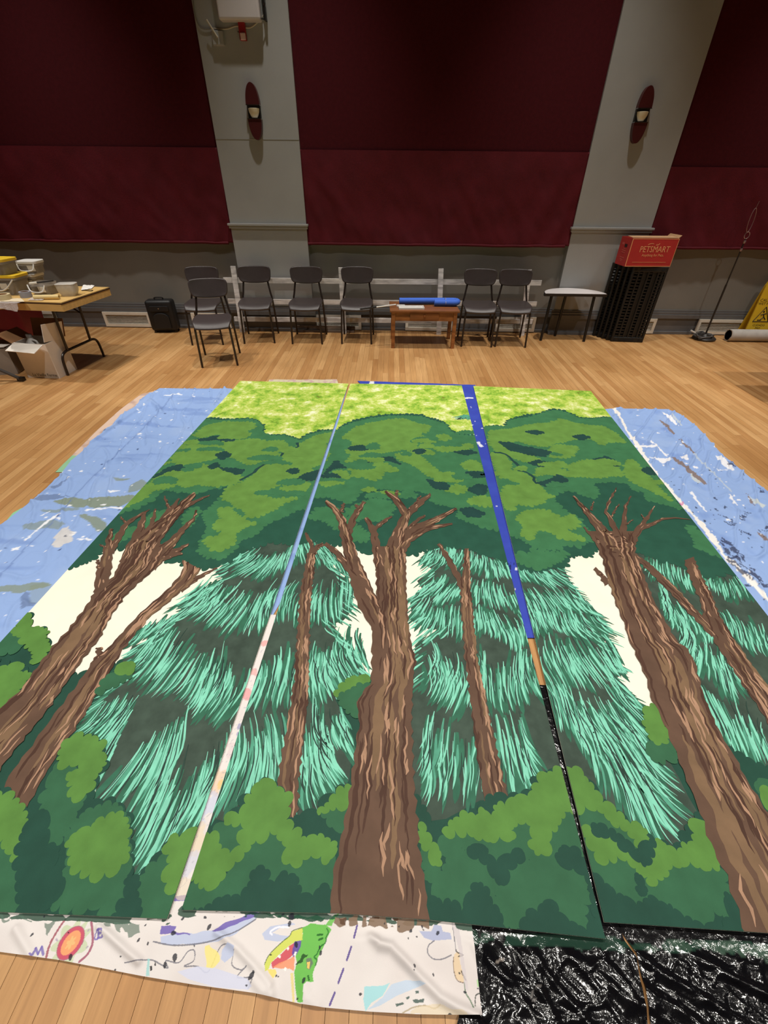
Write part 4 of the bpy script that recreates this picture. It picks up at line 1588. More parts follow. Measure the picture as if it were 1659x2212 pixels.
# --- firs
fir = coat('fir')
firs = {
    'one': px('D', [1560, -60, 1420, 60, 1290, 170, 1350, 215, 1160, 280, 1050, 370, 1110, 400, 940, 510, 910, 570, 800, 610, 740, 700, 830, 760, 660, 850, 570, 960, 480, 1100, 590, 1140, 620, 1300]) +
    px('H', [630, 130, 600, 240, 570, 370, 720, 400, 770, 450, 790, 600, 815, 800, 850, 820, 1010, 640, 1170, 560, 1300, 480]) +
    px('I', [360, 330, 540, 150, 640, 200, 720, 320, 830, 300, 900, 210, 1030, 130]) +
    px('E', [860, 1240, 840, 1080, 760, 930, 850, 850, 950, 770, 880, 650, 780, 530, 740, 480, 810, 455, 870, 380, 850, 300, 820, 210, 740, 130, 700, 20, 640, -60]),
    'two': px('F', [250, -20, 160, 110, 230, 150, 140, 220, 190, 300, 100, 345, 110, 460, 210, 510, 280, 510, 130, 600, 100, 850, 100, 1382, 100, 1500]) +
    px('J', [300, 360, 450, 340, 650, 230, 900, 220, 1000, 120, 1150, 60]) + px('K', [240, 215, 400, 400, 660, 630, 960, 810, 1040, 690, 1140, 530, 1070, 410, 1000, 270]) +
    px('F', [1560, 1160, 1500, 1060, 1480, 980, 1320, 800, 1390, 770, 1250, 590, 1290, 510, 1170, 370, 1120, 310, 1050, 220, 1010, 140, 900, -40]),
    'three': px('G', [690, 0, 1000, 30, 1250, 120, 1450, 260, 1800, 560, 2100, 900, 2100, 1700, 1659, 1650, 1480, 1600, 1300, 1480, 1080, 1000, 800, 500, 640, 100]),
}
for i, (nme, p) in enumerate(firs.items()):
    fir.poly(gr(p), ZL[2])

firg, mint, mint2, firdk = coat('firg'), coat('mint'), coat('mint2'), coat('firdk')
fir_edge = firg


def resample(pl, step):
    out = []
    for (a, b) in zip(pl[:-1], pl[1:]):
        L = math.hypot(b[0] - a[0], b[1] - a[1])
        n = max(1, int(L / step))
        for j in range(n):
            t = j / n
            out.append((a[0] + (b[0] - a[0]) * t, a[1] + (b[1] - a[1]) * t))
    out.append(pl[-1])
    return out


def needle(coat_, root, tip, w, bend, z):
    pts, ws = [], []
    dx, dy = tip[0] - root[0], tip[1] - root[1]
    L = math.hypot(dx, dy)
    nx, ny = -dy / (L + 1e-9), dx / (L + 1e-9)
    n = 6
    for j in range(n + 1):
        t = j / n
        b = bend * L * (math.sin(t * math.pi) * 0.6 + math.sin(t * 2 * math.pi) * 0.35)
        pts.append((root[0] + dx * t + nx * b, root[1] + dy * t + ny * b))
        ws.append(w * (0.12 + 0.88 * math.sin(math.pi * min(1, 0.08 + 0.86 * t)) ** 0.8) if j < n else w * 0.1)
    coat_.ribbon(pts, ws, z)


rn = random.Random(11)


def flow(coat_, p, s, ln, w, z, base, seed, rev=0.0):
    """a brush stroke that follows the sweep of the branch, so neighbours stay parallel"""
    n = 7
    st = ln / n
    x, y = p
    pts = [(x, y)]
    for j in range(n):
        t = j / n
        th = base(x, y) + s * (0.55 * t - 0.25) + 0.55 * math.sin(t * 5.0 + seed + 9 * x) * 0.30
        x += math.cos(th) * st
        y += math.sin(th) * st
        pts.append((x, y))
    ws = [w * (0.15 + 0.85 * math.sin(math.pi * min(1.0, 0.06 + 0.88 * j / n)) ** 0.7) for j in range(n)] + [w * 0.08]
    coat_.ribbon(pts, ws, z)


def tier(tips, apex, length, dens=1.0, fan=0.5, wid=0.0092):
    """a fringe of needles along a traced tip line, sweeping down and outwards"""
    g = gr(tips)
    ap = fl2(apex)
    pts = resample(g, 0.0115 / dens)
    mx_ = max(p[0] for p in g)
    mn_ = min(p[0] for p in g)
    seed = rn.random() * 6

    def base(x, y):
        d = (x - ap[0], min(-0.05, y - ap[1]))
        return -math.pi / 2 + 0.75 * math.atan2(d[0], -d[1]) + 0.35 * float(pnoise(np.array([x * 4.5 + seed]), np.array([y * 3.0]))[0])
    for i, p in enumerate(pts):
        s = ((p[0] - mn_) / (mx_ - mn_ + 1e-6) - 0.5) * 2
        for q in range(5):
            ln = length * rn.uniform(0.45, 0.95)
            back = (rn.random() ** 1.3 * 0.62) * length + ln * 0.92
            th = base(p[0], p[1])
            r0 = (p[0] - math.cos(th) * back + rn.uniform(-0.006, 0.006), p[1] - math.sin(th) * back + rn.uniform(-0.006, 0.006))
            if q == 0:
                flow(firg, r0, s, ln * 1.2, wid * rn.uniform(1.6, 3.0), ZL[3], base, seed)
            elif q == 1 and i % 3:
                flow(mint2, r0, s, ln, wid * rn.uniform(0.6, 1.3), ZL[4], base, seed)
            elif q == 2 or (q == 3 and i % 3 == 0):
                flow(mint, r0, s, ln, wid * rn.uniform(0.4, 1.05), ZL[5], base, seed)
            elif q == 4 and i % 2:
                flow(firdk, r0, s, ln * 0.8, wid * rn.uniform(0.3, 0.7), ZL[6], base, seed)


def fringe(side, sgn, length=0.10):
    """spiky outer edge of a fir: strokes leaving the outline sideways and down"""
    pts = resample(gr(side), 0.010)
    sd = rn.random() * 6
    b = lambda x, y: -math.pi / 2 + sgn * 0.85
    for i, p in enumerate(pts):
        r0 = (p[0] - sgn * rn.uniform(0.02, 0.06), p[1] + rn.uniform(0.0, 0.05))
        ln = length * rn.uniform(0.5, 1.1)
        c = (fir_edge, mint2, mint, firg)[i % 4]
        flow(c, r0, sgn * 0.5, ln, 0.009 * rn.uniform(0.5, 1.2), ZL[4 if c is not mint else 5], b, sd)


def new_fir():
    for c in (firg, mint2, mint, firdk):
        c.new()


a1 = (668, 1120)
new_fir()
tier([(470, 1222), (505, 1247), (560, 1262), (600, 1240), (640, 1222), (700, 1228), (754, 1258)], a1, 0.17)
tier([(372, 1318), (420, 1348), (470, 1362), (485, 1374), (542, 1380), (590, 1345), (634, 1356), (670, 1352), (703, 1356), (743, 1348), (770, 1318)], a1, 0.20)
tier([(262, 1440), (315, 1502), (344, 1506), (383, 1514), (412, 1556), (445, 1543), (470, 1572), (506, 1550), (560, 1530), (624, 1530), (667, 1505), (703, 1526), (750, 1492), (797, 1458)], a1, 0.21)
tier([(166, 1583), (217, 1608), (230, 1640), (213, 1712), (199, 1738)], (420, 1300), 0.16)
tier([(199, 1738), (250, 1740), (275, 1755), (285, 1830), (291, 1896), (307, 1900), (335, 1866), (365, 1831), (423, 1795), (450, 1790), (491, 1779), (546, 1728), (600, 1740), (640, 1768), (671, 1772), (691, 1745), (720, 1720), (753, 1702), (762, 1680)], (560, 1330), 0.24, 1.1)
tier([(270, 1400), (330, 1385), (400, 1330)], a1, 0.12)
tier([(690, 1590), (720, 1640), (765, 1620), (768, 1650)], (640, 1400), 0.14)
a2 = (1040, 1110)
new_fir()
tier([(904, 1222), (960, 1228), (1010, 1242), (1040, 1252), (1080, 1262), (1110, 1258), (1168, 1268), (1212, 1276), (1236, 1264)], a2, 0.15)
tier([(883, 1306), (915, 1290), (950, 1318), (1000, 1302), (1020, 1312), (1060, 1318), (1110, 1332), (1180, 1335), (1230, 1325), (1292, 1332)], a2, 0.14)
tier([(883, 1352), (920, 1372), (985, 1386), (1045, 1372), (1075, 1402), (1110, 1412), (1150, 1388), (1190, 1365), (1230, 1378), (1290, 1385), (1325, 1372)], a2, 0.15)
tier([(897, 1490), (930, 1530), (951, 1535), (975, 1552), (1005, 1546), (1060, 1522), (1080, 1542), (1110, 1542), (1160, 1520), (1190, 1500), (1230, 1496), (1300, 1492), (1330, 1480), (1362, 1460)], a2, 0.20)
tier([(892, 1690), (912, 1738), (941, 1738), (999, 1752), (1025, 1745), (1038, 1730), (1100, 1722), (1143, 1742), (1170, 1700)], (1030, 1350), 0.21)
tier([(1180, 1570), (1225, 1590), (1266, 1626), (1313, 1620), (1360, 1640), (1400, 1638), (1396, 1545)], (1120, 1300), 0.20)
tier([(1276, 1694), (1288, 1730), (1328, 1758), (1358, 1788), (1400, 1800), (1430, 1830), (1451, 1848), (1472, 1812), (1505, 1764), (1480, 1720), (1463, 1682)], (1180, 1400), 0.26, 1.1)
a3 = (1470, 1080)
new_fir()
tier(px('G', [800, 240, 960, 290, 1140, 370, 1250, 380, 1360, 410, 1470, 390, 1560, 400]), a3, 0.15)
tier(px('G', [830, 400, 960, 620, 1070, 650, 1240, 720, 1400, 700, 1500, 770, 1600, 790, 1750, 860]), a3, 0.17)
tier(px('G', [1000, 720, 1180, 980, 1260, 1010, 1410, 1160, 1440, 1090, 1500, 1050, 1600, 1100, 1800, 1250]), a3, 0.18)
tier(px('G', [1250, 1300, 1330, 1420, 1440, 1560, 1520, 1600, 1640, 1640, 1800, 1700]), (1500, 1200), 0.20)
tier(px('G', [760, 60, 870, 110, 1000, 80]), (1400, 1120), 0.10)
fringe(px('F', [700, -40, 880, 0, 1010, 140, 1050, 220, 1120, 310, 1170, 370, 1290, 510, 1250, 590, 1390, 770, 1320, 800, 1480, 980, 1500, 1060, 1560, 1160]), 1)
fringe(px('F', [250, -20, 160, 110, 230, 150, 140, 220, 190, 300, 100, 345, 110, 460, 210, 510, 280, 510, 130, 600, 100, 850]), -1)
fringe(px('D', [1420, 60, 1290, 170, 1350, 215, 1160, 280, 1050, 370, 1110, 400, 940, 510, 910, 570, 800, 610, 740, 700, 830, 760, 660, 850, 570, 960, 480, 1100]), -1)
fringe(px('E', [700, 20, 740, 130, 820, 210, 850, 300, 870, 380, 810, 455, 740, 480, 780, 530, 880, 650, 950, 770, 850, 850]), 1)
# small fir tips in the meadow next to the blue strip
for (c_, rr) in (((1003, 905), 0.16), ((1008, 942), 0.24)):
    gx, gy = fl2(c_)
    fir.poly([(gx - rr * 0.5, gy - rr * 0.35), (gx, gy + 0.06), (gx + rr * 0.5, gy - rr * 0.35), (gx, gy - rr * 0.2)], ZL[2])
    mint2.new()
    for j in range(26):
        a = rn.uniform(-2.6, -0.5)
        fr_ = rn.uniform(0.4, 1.0) * rr
        needle(mint2, (gx, gy + 0.05), (gx + fr_ * math.cos(a) * 0.9, gy + 0.05 + fr_ * math.sin(a) * 0.8), 0.010, 0.1, ZL[6])

# --- crowns
crown = coat('crown')
top_line = px('A', [640, 330, 715, 228, 800, 238, 900, 232, 960, 240, 995, 270, 985, 295, 1010, 318, 1060, 315, 1110, 318, 1150, 330, 1185, 345, 1230, 310, 1290, 293, 1350, 290]) + \
    px('B', [300, 300, 330, 270, 400, 240, 470, 225, 560, 212, 650, 210, 720, 212, 780, 230, 850, 250, 890, 300, 930, 310, 1000, 325, 1065, 275, 1110, 268, 1165, 275, 1180, 240, 1220, 228, 1270, 215, 1340, 210, 1400, 185, 1450, 190]) + \
    px('C', [560, 210, 620, 240, 690, 245, 785, 238, 900, 330])
low_line = px('C', [1700, 1250, 1440, 1080, 1330, 1110, 1180, 1050, 1050, 1010, 930, 970, 760, 950, 720, 960, 680, 1000, 640, 990, 570, 1005, 550, 1055, 480, 1050, 430, 1078, 380, 1080, 330, 1065, 300, 1055]) + \
    px('B', [1150, 960, 1100, 940, 1050, 930, 990, 905, 900, 890, 830, 885, 790, 890, 760, 905, 720, 920, 690, 930, 655, 915, 560, 900, 490, 920, 440, 925, 405, 905, 400, 880, 330, 885, 250, 872, 200, 860]) + \
    px('A', [1150, 880, 1050, 860, 940, 890, 870, 920, 840, 955, 780, 980, 720, 1000, 640, 1000, 600, 985, 560, 960, 510, 975, 500, 940, 400, 900, 290, 895, 250, 900, 180, 905, 150, 935, 120, 960, 60, 985, 30, 995, -40, 1010])
crown.poly(leafy(gr(top_line + low_line), 0.04, 0.6, seed=3), ZL[7])

cm = coat('crown_mid')
mids = [
    px('A', [700, 240, 800, 242, 900, 238, 960, 246, 990, 275, 985, 298, 1010, 322, 1060, 322, 1110, 324, 1150, 336, 1185, 350, 1230, 316, 1290, 300, 1400, 290, 1330, 420, 1225, 690, 1170, 700, 1090, 740, 1010, 770, 950, 830, 870, 860, 840, 910, 790, 950, 730, 945, 670, 920, 690, 850, 715, 800, 690, 720, 790, 640, 830, 575, 740, 590, 640, 620, 560, 600, 480, 600, 440, 640, 370, 680, 250, 720, 500, 400]),
    px('B', [260, 330, 330, 280, 400, 250, 470, 235, 560, 222, 650, 220, 720, 222, 780, 240, 850, 260, 890, 308, 930, 318, 1040, 330, 1060, 520, 1075, 600, 1090, 660, 1130, 800, 1060, 790, 1000, 770, 920, 740, 930, 690, 860, 680, 790, 660, 780, 620, 700, 600, 620, 600, 520, 590, 420, 600, 400, 640, 360, 670, 300, 640, 250, 630, 170, 640]),
    px('B', [350, 710, 420, 670, 490, 645, 560, 655, 600, 690, 560, 740, 500, 760, 440, 740, 400, 760]),
    px('B', [160, 745, 220, 690, 300, 690, 350, 740, 420, 800, 470, 830, 460, 860, 410, 860, 370, 830, 310, 800, 230, 750]),
    px('B', [610, 622, 680, 602, 710, 630, 640, 640]),
    px('C', [60, 310, 140, 290, 240, 290, 245, 260, 290, 250, 370, 240, 430, 220, 500, 202, 560, 216, 620, 246, 690, 251, 800, 240, 1180, 740, 1110, 720, 1050, 700, 990, 690, 985, 640, 930, 640, 890, 600, 800, 590, 690, 600, 730, 640, 720, 680, 660, 670, 600, 640, 540, 640, 480, 660, 500, 720, 560, 760, 620, 790, 660, 840, 690, 900, 640, 940, 560, 930, 500, 960, 430, 960, 370, 940, 320, 900, 250, 880, 220, 760]),
    px('C', [290, 985, 350, 990, 400, 965, 470, 985, 560, 975, 530, 1020, 480, 1040, 430, 1065, 370, 1055, 330, 1040, 280, 1020]),
    px('C', [1230, 830, 1300, 880, 1420, 1000, 1400, 1010, 1330, 970, 1270, 960, 1250, 900, 1220, 860]),
    px('A', [380, 760, 440, 710, 490, 720, 470, 770, 420, 800]), px('A', [215, 850, 280, 800, 350, 790, 330, 830, 250, 870]),
    px('A', [590, 740, 640, 690, 670, 700, 640, 760, 600, 790]),
]
for i, p in enumerate(mids):
    cm.poly(leafy(gr(p), 0.042, 0.62, seed=20 + i), ZL[8])
cl = coat('crown_light')
lights = [
    ('A', [700, 270, 760, 255, 850, 250, 940, 255, 950, 280, 900, 300, 930, 315, 850, 330, 760, 312, 690, 330, 640, 322, 680, 290]),
    ('A', [600, 380, 640, 352, 700, 338, 780, 332, 850, 347, 950, 337, 1000, 352, 1080, 347, 1120, 365, 1060, 400, 1070, 440, 1000, 450, 920, 470, 860, 440, 760, 400, 750, 440, 650, 460, 600, 480, 540, 450, 480, 470]),
    ('A', [1170, 370, 1210, 350, 1260, 322, 1360, 300, 1310, 360, 1330, 420, 1290, 470, 1230, 480, 1260, 530, 1200, 550, 1230, 580, 1150, 590, 1140, 560, 1050, 580, 1010, 600, 950, 620, 1040, 650, 1170, 640, 1090, 670, 1050, 700, 980, 730, 920, 740, 900, 700, 860, 690, 830, 660, 790, 640, 810, 590, 900, 560, 960, 510, 980, 480, 1050, 460, 1100, 470, 1090, 410, 1160, 400]),
    ('A', [430, 560, 480, 500, 550, 490, 620, 510, 670, 470, 750, 480, 830, 520, 900, 540, 840, 570, 750, 580, 660, 570, 610, 585, 560, 570, 500, 590, 430, 600, 380, 650, 260, 700, 370, 600]),
    ('A', [760, 700, 830, 690, 840, 720, 880, 740, 890, 760, 960, 770, 900, 790, 840, 830, 850, 870, 800, 900, 750, 910, 710, 880, 700, 850, 770, 840, 800, 810, 740, 800, 750, 770, 790, 750]),
    ('B', [330, 330, 400, 280, 480, 255, 560, 240, 650, 235, 720, 260, 780, 270, 760, 300, 700, 310, 760, 330, 700, 360, 720, 400, 640, 390, 590, 400, 520, 410, 470, 440, 400, 440, 350, 460, 390, 420, 350, 400, 400, 360, 370, 340]),
    ('B', [460, 490, 520, 455, 580, 480, 540, 500, 530, 530, 480, 550, 450, 530, 370, 530, 340, 560, 260, 580, 220, 570, 240, 540, 300, 520, 380, 490]),
    ('B', [600, 420, 700, 400, 740, 440, 800, 490, 850, 530, 910, 540, 840, 550, 780, 530, 740, 500, 690, 470, 640, 450]),
    ('B', [940, 465, 990, 445, 1030, 460, 1045, 500, 990, 500, 950, 485]), ('B', [975, 650, 1040, 630, 1090, 645, 1095, 680, 1020, 675, 980, 670]),
    ('B', [870, 590, 930, 575, 970, 595, 930, 615, 880, 610]), ('B', [800, 380, 860, 380, 920, 375, 980, 360, 1000, 380, 900, 400, 830, 400]), ('B', [810, 320, 860, 315, 890, 335, 840, 345]),
    ('C', [140, 345, 190, 310, 260, 305, 320, 290, 400, 275, 480, 270, 540, 250, 600, 270, 680, 285, 760, 290, 830, 330, 880, 380, 800, 370, 750, 390, 680, 350, 600, 360, 560, 370, 500, 380, 440, 400, 370, 390, 300, 370, 220, 380, 240, 420, 330, 440, 420, 470, 360, 490, 270, 460, 190, 440, 160, 400]),
    ('C', [460, 430, 500, 390, 560, 395, 620, 400, 600, 440, 560, 460, 480, 460]), ('C', [560, 510, 640, 480, 720, 470, 800, 480, 840, 520, 870, 560, 800, 560, 730, 570, 660, 565, 600, 550]),
    ('C', [150, 440, 210, 440, 260, 490, 250, 530, 320, 540, 370, 570, 420, 620, 450, 660, 430, 710, 350, 720, 270, 710, 280, 750, 230, 740, 205, 660, 240, 620, 200, 560]),
    ('C', [290, 790, 340, 750, 420, 745, 500, 770, 530, 800, 590, 770, 620, 800, 610, 840, 550, 850, 600, 880, 660, 900, 580, 910, 540, 900, 480, 870, 420, 850, 380, 870, 370, 910, 310, 880, 330, 840]),
    ('C', [400, 520, 480, 500, 520, 520, 590, 550, 520, 560, 450, 550, 390, 560]), ('C', [880, 500, 930, 490, 980, 540, 1030, 600, 1080, 650, 1130, 700, 1040, 650, 970, 620, 920, 590, 880, 560]),
]
for i, (v, p) in enumerate(lights):
    cl.poly(leafy(gr(px(v, p)), 0.038, 0.62, seed=40 + i), ZL[9])
ca = coat('crown_accent')
acc = [
    ('A', [640, 342, 760, 327, 850, 342, 830, 350, 740, 342, 650, 355]), ('A', [430, 540, 500, 490, 560, 470, 620, 490, 550, 500, 480, 520]),
    ('A', [740, 470, 790, 490, 860, 490, 900, 500, 870, 520, 800, 500]), ('A', [750, 420, 800, 400, 830, 420, 780, 445]), ('A', [1200, 520, 1300, 490, 1250, 550, 1160, 550]),
    ('B', [270, 480, 300, 450, 350, 490, 310, 510, 240, 520]), ('B', [460, 460, 500, 435, 580, 430, 630, 470, 570, 450, 500, 450]), ('B', [760, 545, 830, 555, 880, 580, 860, 600, 800, 590]),
    ('B', [900, 405, 980, 395, 1020, 410, 960, 420]), ('B', [970, 600, 1020, 570, 1070, 580, 1060, 620, 1010, 620]), ('B', [930, 700, 990, 690, 1060, 720, 1010, 740, 960, 730]),
    ('C', [335, 320, 390, 310, 440, 325, 390, 335]), ('C', [190, 375, 260, 380, 330, 400, 440, 420, 480, 435, 430, 455, 340, 440, 250, 420]), ('C', [590, 345, 640, 335, 690, 350, 640, 365]),
    ('C', [350, 490, 400, 475, 470, 490, 420, 510]), ('C', [700, 470, 780, 455, 850, 490, 830, 510, 780, 475]), ('C', [400, 600, 470, 580, 520, 555, 570, 590, 500, 600, 450, 620]),
]
for i, (v, p) in enumerate(acc):
    ca.poly(leafy(gr(px(v, p)), 0.035, 0.4, seed=70 + i), ZL[10])
for v, p in (('A', [1160, 358, 1180, 375, 1100, 400, 1075, 430, 1100, 465, 1040, 450, 980, 480, 930, 520, 880, 550]),
             ('C', [160, 430, 230, 440, 290, 490, 300, 530, 360, 545, 400, 600])):
    g = resample(gr(px(v, p)), 0.03)
    g = [(x + rn.uniform(-.01, .01), y + rn.uniform(-.01, .01)) for x, y in g]
    ca.new()
    ca.ribbon(g, [0.014 + 0.012 * rn.random() for _ in g], ZL[10])

# small extra dabs of leaf paint scattered through the crowns
dab_l, dab_m = [], []
rd = random.Random(5)
for j in range(150):
    x, y = rd.uniform(330, 1430), rd.uniform(915, 1150)
    if y > 1060 and rd.random() < 0.55:
        continue
    if y < 950 + 25 * math.sin(x / 90.0):
        continue
    g0 = fl2((x, y))
    rx, ry = rd.uniform(0.04, 0.11), rd.uniform(0.02, 0.05)
    blob = [(g0[0] + rx * math.cos(t) * rd.uniform(0.6, 1.2), g0[1] + ry * math.sin(t) * rd.uniform(0.6, 1.2) - 0.25 * rx * abs(math.cos(t))) for t in [6.283 * q / 9 for q in range(9)]]
    if y < 1080:
        (cl if rd.random() < 0.4 else (cm if rd.random() < 0.75 else ca)).poly(leafy(blob, 0.03, 0.5, seed=300 + j), ZD)

# --- trunks: (left outline, right outline) pairs or tapered branches, in pixels
trunk, tw, tdk, tlt = coat('trunk'), coat('trunk_wash'), coat('trunk_dark'), coat('trunk_light')


def resamp_n(pl, n):
    d = [0]
    for a, b in zip(pl[:-1], pl[1:]):
        d.append(d[-1] + math.hypot(b[0] - a[0], b[1] - a[1]))
    out = []
    for k in range(n):
        t = d[-1] * k / (n - 1)
        i = 0
        while i < len(d) - 2 and d[i + 1] < t:
            i += 1
        u_ = (t - d[i]) / (d[i + 1] - d[i] + 1e-9)
        out.append((pl[i][0] + (pl[i + 1][0] - pl[i][0]) * u_, pl[i][1] + (pl[i + 1][1] - pl[i][1]) * u_))
    return out


def bark(Lg, Rg, dens, zi, lightside=1, wash=True):
    """streaks of lighter and darker paint running along a trunk"""
    n = len(Lg)
    length = sum(math.hypot(Lg[i + 1][0] - Lg[i][0], Lg[i + 1][1] - Lg[i][1]) for i in range(n - 1))
    width = sum(math.hypot(Lg[i][0] - Rg[i][0], Lg[i][1] - Rg[i][1]) for i in range(n)) / n

    def at(u_, v_):
        f = max(0, min(0.9999, v_)) * (n - 1)
        i = int(f)
        t = f - i
        l = (Lg[i][0] + (Lg[i + 1][0] - Lg[i][0]) * t, Lg[i][1] + (Lg[i + 1][1] - Lg[i][1]) * t)
        r = (Rg[i][0] + (Rg[i + 1][0] - Rg[i][0]) * t, Rg[i][1] + (Rg[i + 1][1] - Rg[i][1]) * t)
        return (l[0] + (r[0] - l[0]) * u_, l[1] + (r[1] - l[1]) * u_)

    def streak(c, u0, v0, dv, w, wav, z):
        m = max(4, int(dv * length / 0.02))
        ph, ph2 = rn.random() * 6, rn.random() * 6
        pts, ws = [], []
        for j in range(m + 1):
            t = j / m
            uu = u0 + wav * (math.sin(ph + t * dv * length * 26) + 0.6 * math.sin(ph2 + t * dv * length * 61)) 
            pts.append(at(max(0.03, min(0.97, uu)), v0 + dv * t))
            ws.append(w * (0.15 + math.sin(math.pi * t) ** 0.6) * (0.75 + 0.5 * abs(math.sin(ph2 + t * 9))))
        c.ribbon(pts, ws, z)
    na = max(3, int(length * width * 260 * dens))
    if wash and width > 0.05:
        for _ in range(int(na * 0.35)):
            u0 = min(0.95, max(0.05, rn.gauss(0.55, 0.22)))
            streak(tw, u0, rn.uniform(-0.1, 0.9), rn.uniform(0.15, 0.4), width * rn.uniform(0.06, 0.16), 0.02, ZL[zi + 1])
    wref = min(0.0085, max(0.005, width * 0.13))
    for _ in range(int(na * (0.8 if width < 0.12 else 0.55))):
        streak(tdk, rn.random(), rn.uniform(0, 0.95), rn.uniform(0.05, 0.22) * min(1, 1.0 / length), wref * rn.uniform(0.6, 1.3), 0.03 * min(1, .1 / width), ZL[zi + 2])
    if width > 0.12:
        for _ in range(16):
            streak(tdk, rn.uniform(0.06, 0.94), rn.uniform(-0.05, 0.75), rn.uniform(0.15, 0.35), rn.uniform(0.006, 0.013), 0.012, ZL[zi + 2])
    for _ in range(int(na * 1.1)):
        u0 = 1 - abs(rn.gauss(0, 0.38)) if lightside > 0 else abs(rn.gauss(0, 0.38))
        u0 = u0 if 0.05 < u0 < 0.95 else rn.random()
        streak(tlt, u0, rn.uniform(0, 0.97), rn.uniform(0.04, 0.16) * min(1, 1.0 / length), wref * rn.uniform(0.5, 1.1), 0.04 * min(1, .1 / width), ZL[zi + 3])


def trunk_pair(Lp, Rp, dens=1.0, zi=11, n=60, lightside=1):
    Lg, Rg = resamp_n(gr(Lp), n), resamp_n(gr(Rp), n)
    # a little irregularity
    for i in range(n):
        j = 0.004 * math.sin(i * 1.7) + rn.uniform(-0.003, 0.003)
        Lg[i] = (Lg[i][0] + j, Lg[i][1])
        Rg[i] = (Rg[i][0] + 0.004 * math.sin(i * 2.3 + 1) + rn.uniform(-0.003, 0.003), Rg[i][1])
    trunk.strip(Lg, Rg, ZL[zi])
    bark(Lg, Rg, dens, zi, lightside)


def branch(view, data, dens=1.0, zi=11, lightside=1):
    """data: x,y,width triples in the traced view"""
    x0, y0, s = VIEW[view]
    P = [(x0 + s * data[i], y0 + s * data[i + 1], s * data[i + 2]) for i in range(0, len(data), 3)]
    Lp, Rp = [], []
    n = len(P)
    for i in range(n):
        a, b = P[max(0, i - 1)], P[min(n - 1, i + 1)]
        d = (b[0] - a[0], b[1] - a[1])
        l = math.hypot(*d) + 1e-9
        nx, ny = d[1] / l, -d[0] / l
        w = P[i][2] / 2
        Lp.append((P[i][0] - nx * w, P[i][1] - ny * w))
        Rp.append((P[i][0] + nx * w, P[i][1] + ny * w))
    if sum(p[0] for p in Lp) > sum(p[0] for p in Rp):
        Lp, Rp = Rp, Lp
    trunk_pair(Lp, Rp, dens, zi, max(10, int(sum(math.hypot(P[i + 1][0] - P[i][0], P[i + 1][1] - P[i][1]) for i in range(n - 1)) / 6)), lightside)


def new_tree():
    for c in (trunk, tw, tdk, tlt):
        c.new()


# slender trees (behind the front bushes)
new_tree()
branch('P', [632, 1783, 10, 631, 1750, 30, 624, 1701, 46, 627, 1668, 44, 645, 1542, 37, 652, 1470, 31, 657, 1360, 26, 660, 1300, 26, 669, 1234, 21, 674, 1200, 17], 1.2, 11)
branch('P', [672, 1215, 15, 676, 1190, 11, 668, 1170, 8, 659, 1156, 5], 1, 11)
branch('P', [674, 1208, 13, 685, 1188, 11, 698, 1180, 7], 1, 11)
new_tree()
branch('P', [1070, 1735, 52, 1062, 1690, 48, 1052, 1640, 46, 1036, 1542, 35, 1017, 1433, 27, 1008, 1325, 25, 1005, 1281, 22, 1007, 1216, 13, 1007, 1190, 10], 1.2, 11)
branch('P', [1003, 1285, 16, 995, 1265, 14, 973, 1223, 12, 948, 1180, 7], 1, 11)
new_tree()
trunk_pair(px('H', [10, 340, 100, 180]) + px('D', [170, 1250, 380, 960, 500, 800, 590, 665, 640, 650, 720, 550, 820, 440, 900, 370, 1000, 280, 1070, 200, 1100, 150, 1095, 95]),
           px('H', [150, 460, 250, 280, 330, 140]) + px('D', [390, 1200, 480, 1080, 560, 950, 640, 800, 740, 640, 800, 560, 900, 440, 1000, 360, 1100, 270, 1160, 215, 1200, 150]), 1.0, 11)
branch('D', [590, 720, 60, 608, 660, 44, 600, 620, 34], 1, 11)
branch('D', [1080, 275, 40, 1180, 205, 24, 1300, 145, 10], 1, 11)
new_tree()
branch('G', [690, 80, 30, 800, 170, 46, 900, 270, 52, 1000, 370, 52, 1100, 480, 56, 1200, 580, 60, 1260, 650, 60], 1.2, 11)
branch('G', [1080, 105, 74, 1130, 240, 84, 1200, 380, 96, 1240, 520, 110, 1310, 660, 130, 1400, 800, 130, 1500, 950, 136, 1600, 1090, 140, 1760, 1330, 150], 1.0, 11)
branch('G', [1160, 330, 40, 1195, 295, 34], 1, 11)

# front bushes
fb, fm, flt = coat('bush'), coat('bush_mid'), coat('bush_light')
bushes = [
    px('H', [-200, 330, 20, 305, 160, 450, 230, 400, 300, 270, 380, 130, 430, 10, 600, 10, 640, 130, 600, 220, 560, 370, 700, 395, 760, 440, 785, 600, 800, 820, 850, 830, 900, 760, 1010, 680, 1010, 610, 1200, 560, 1100, 1200, -200, 1200]),
    px('I', [80, 900, 200, 560, 260, 400, 300, 385, 360, 330, 500, 180, 540, 115, 640, 140, 685, 170, 700, 320, 730, 330, 760, 295, 870, 315, 870, 260, 960, 180, 1080, 110, 1080, 900]),
    px('J', [260, 200, 330, 300, 410, 470, 440, 400, 580, 320, 640, 300, 680, 235, 730, 205, 890, 212, 960, 180, 960, 140, 1050, 60, 1160, 40, 1420, 1000, 1420, 1100, 260, 1100]),
    px('K', [120, 215, 240, 215, 340, 290, 430, 430, 660, 640, 960, 820, 1040, 760, 1050, 660, 1130, 590, 1200, 560, 1500, 1400, 440, 1400]),
    px('K', [1350, 60, 1480, 150, 1700, 240, 1900, 300, 1900, 1500, 1650, 1500]),
    px('D', [-80, 680, 60, 730, 180, 770, 170, 830, 60, 960, -80, 1080]),
]
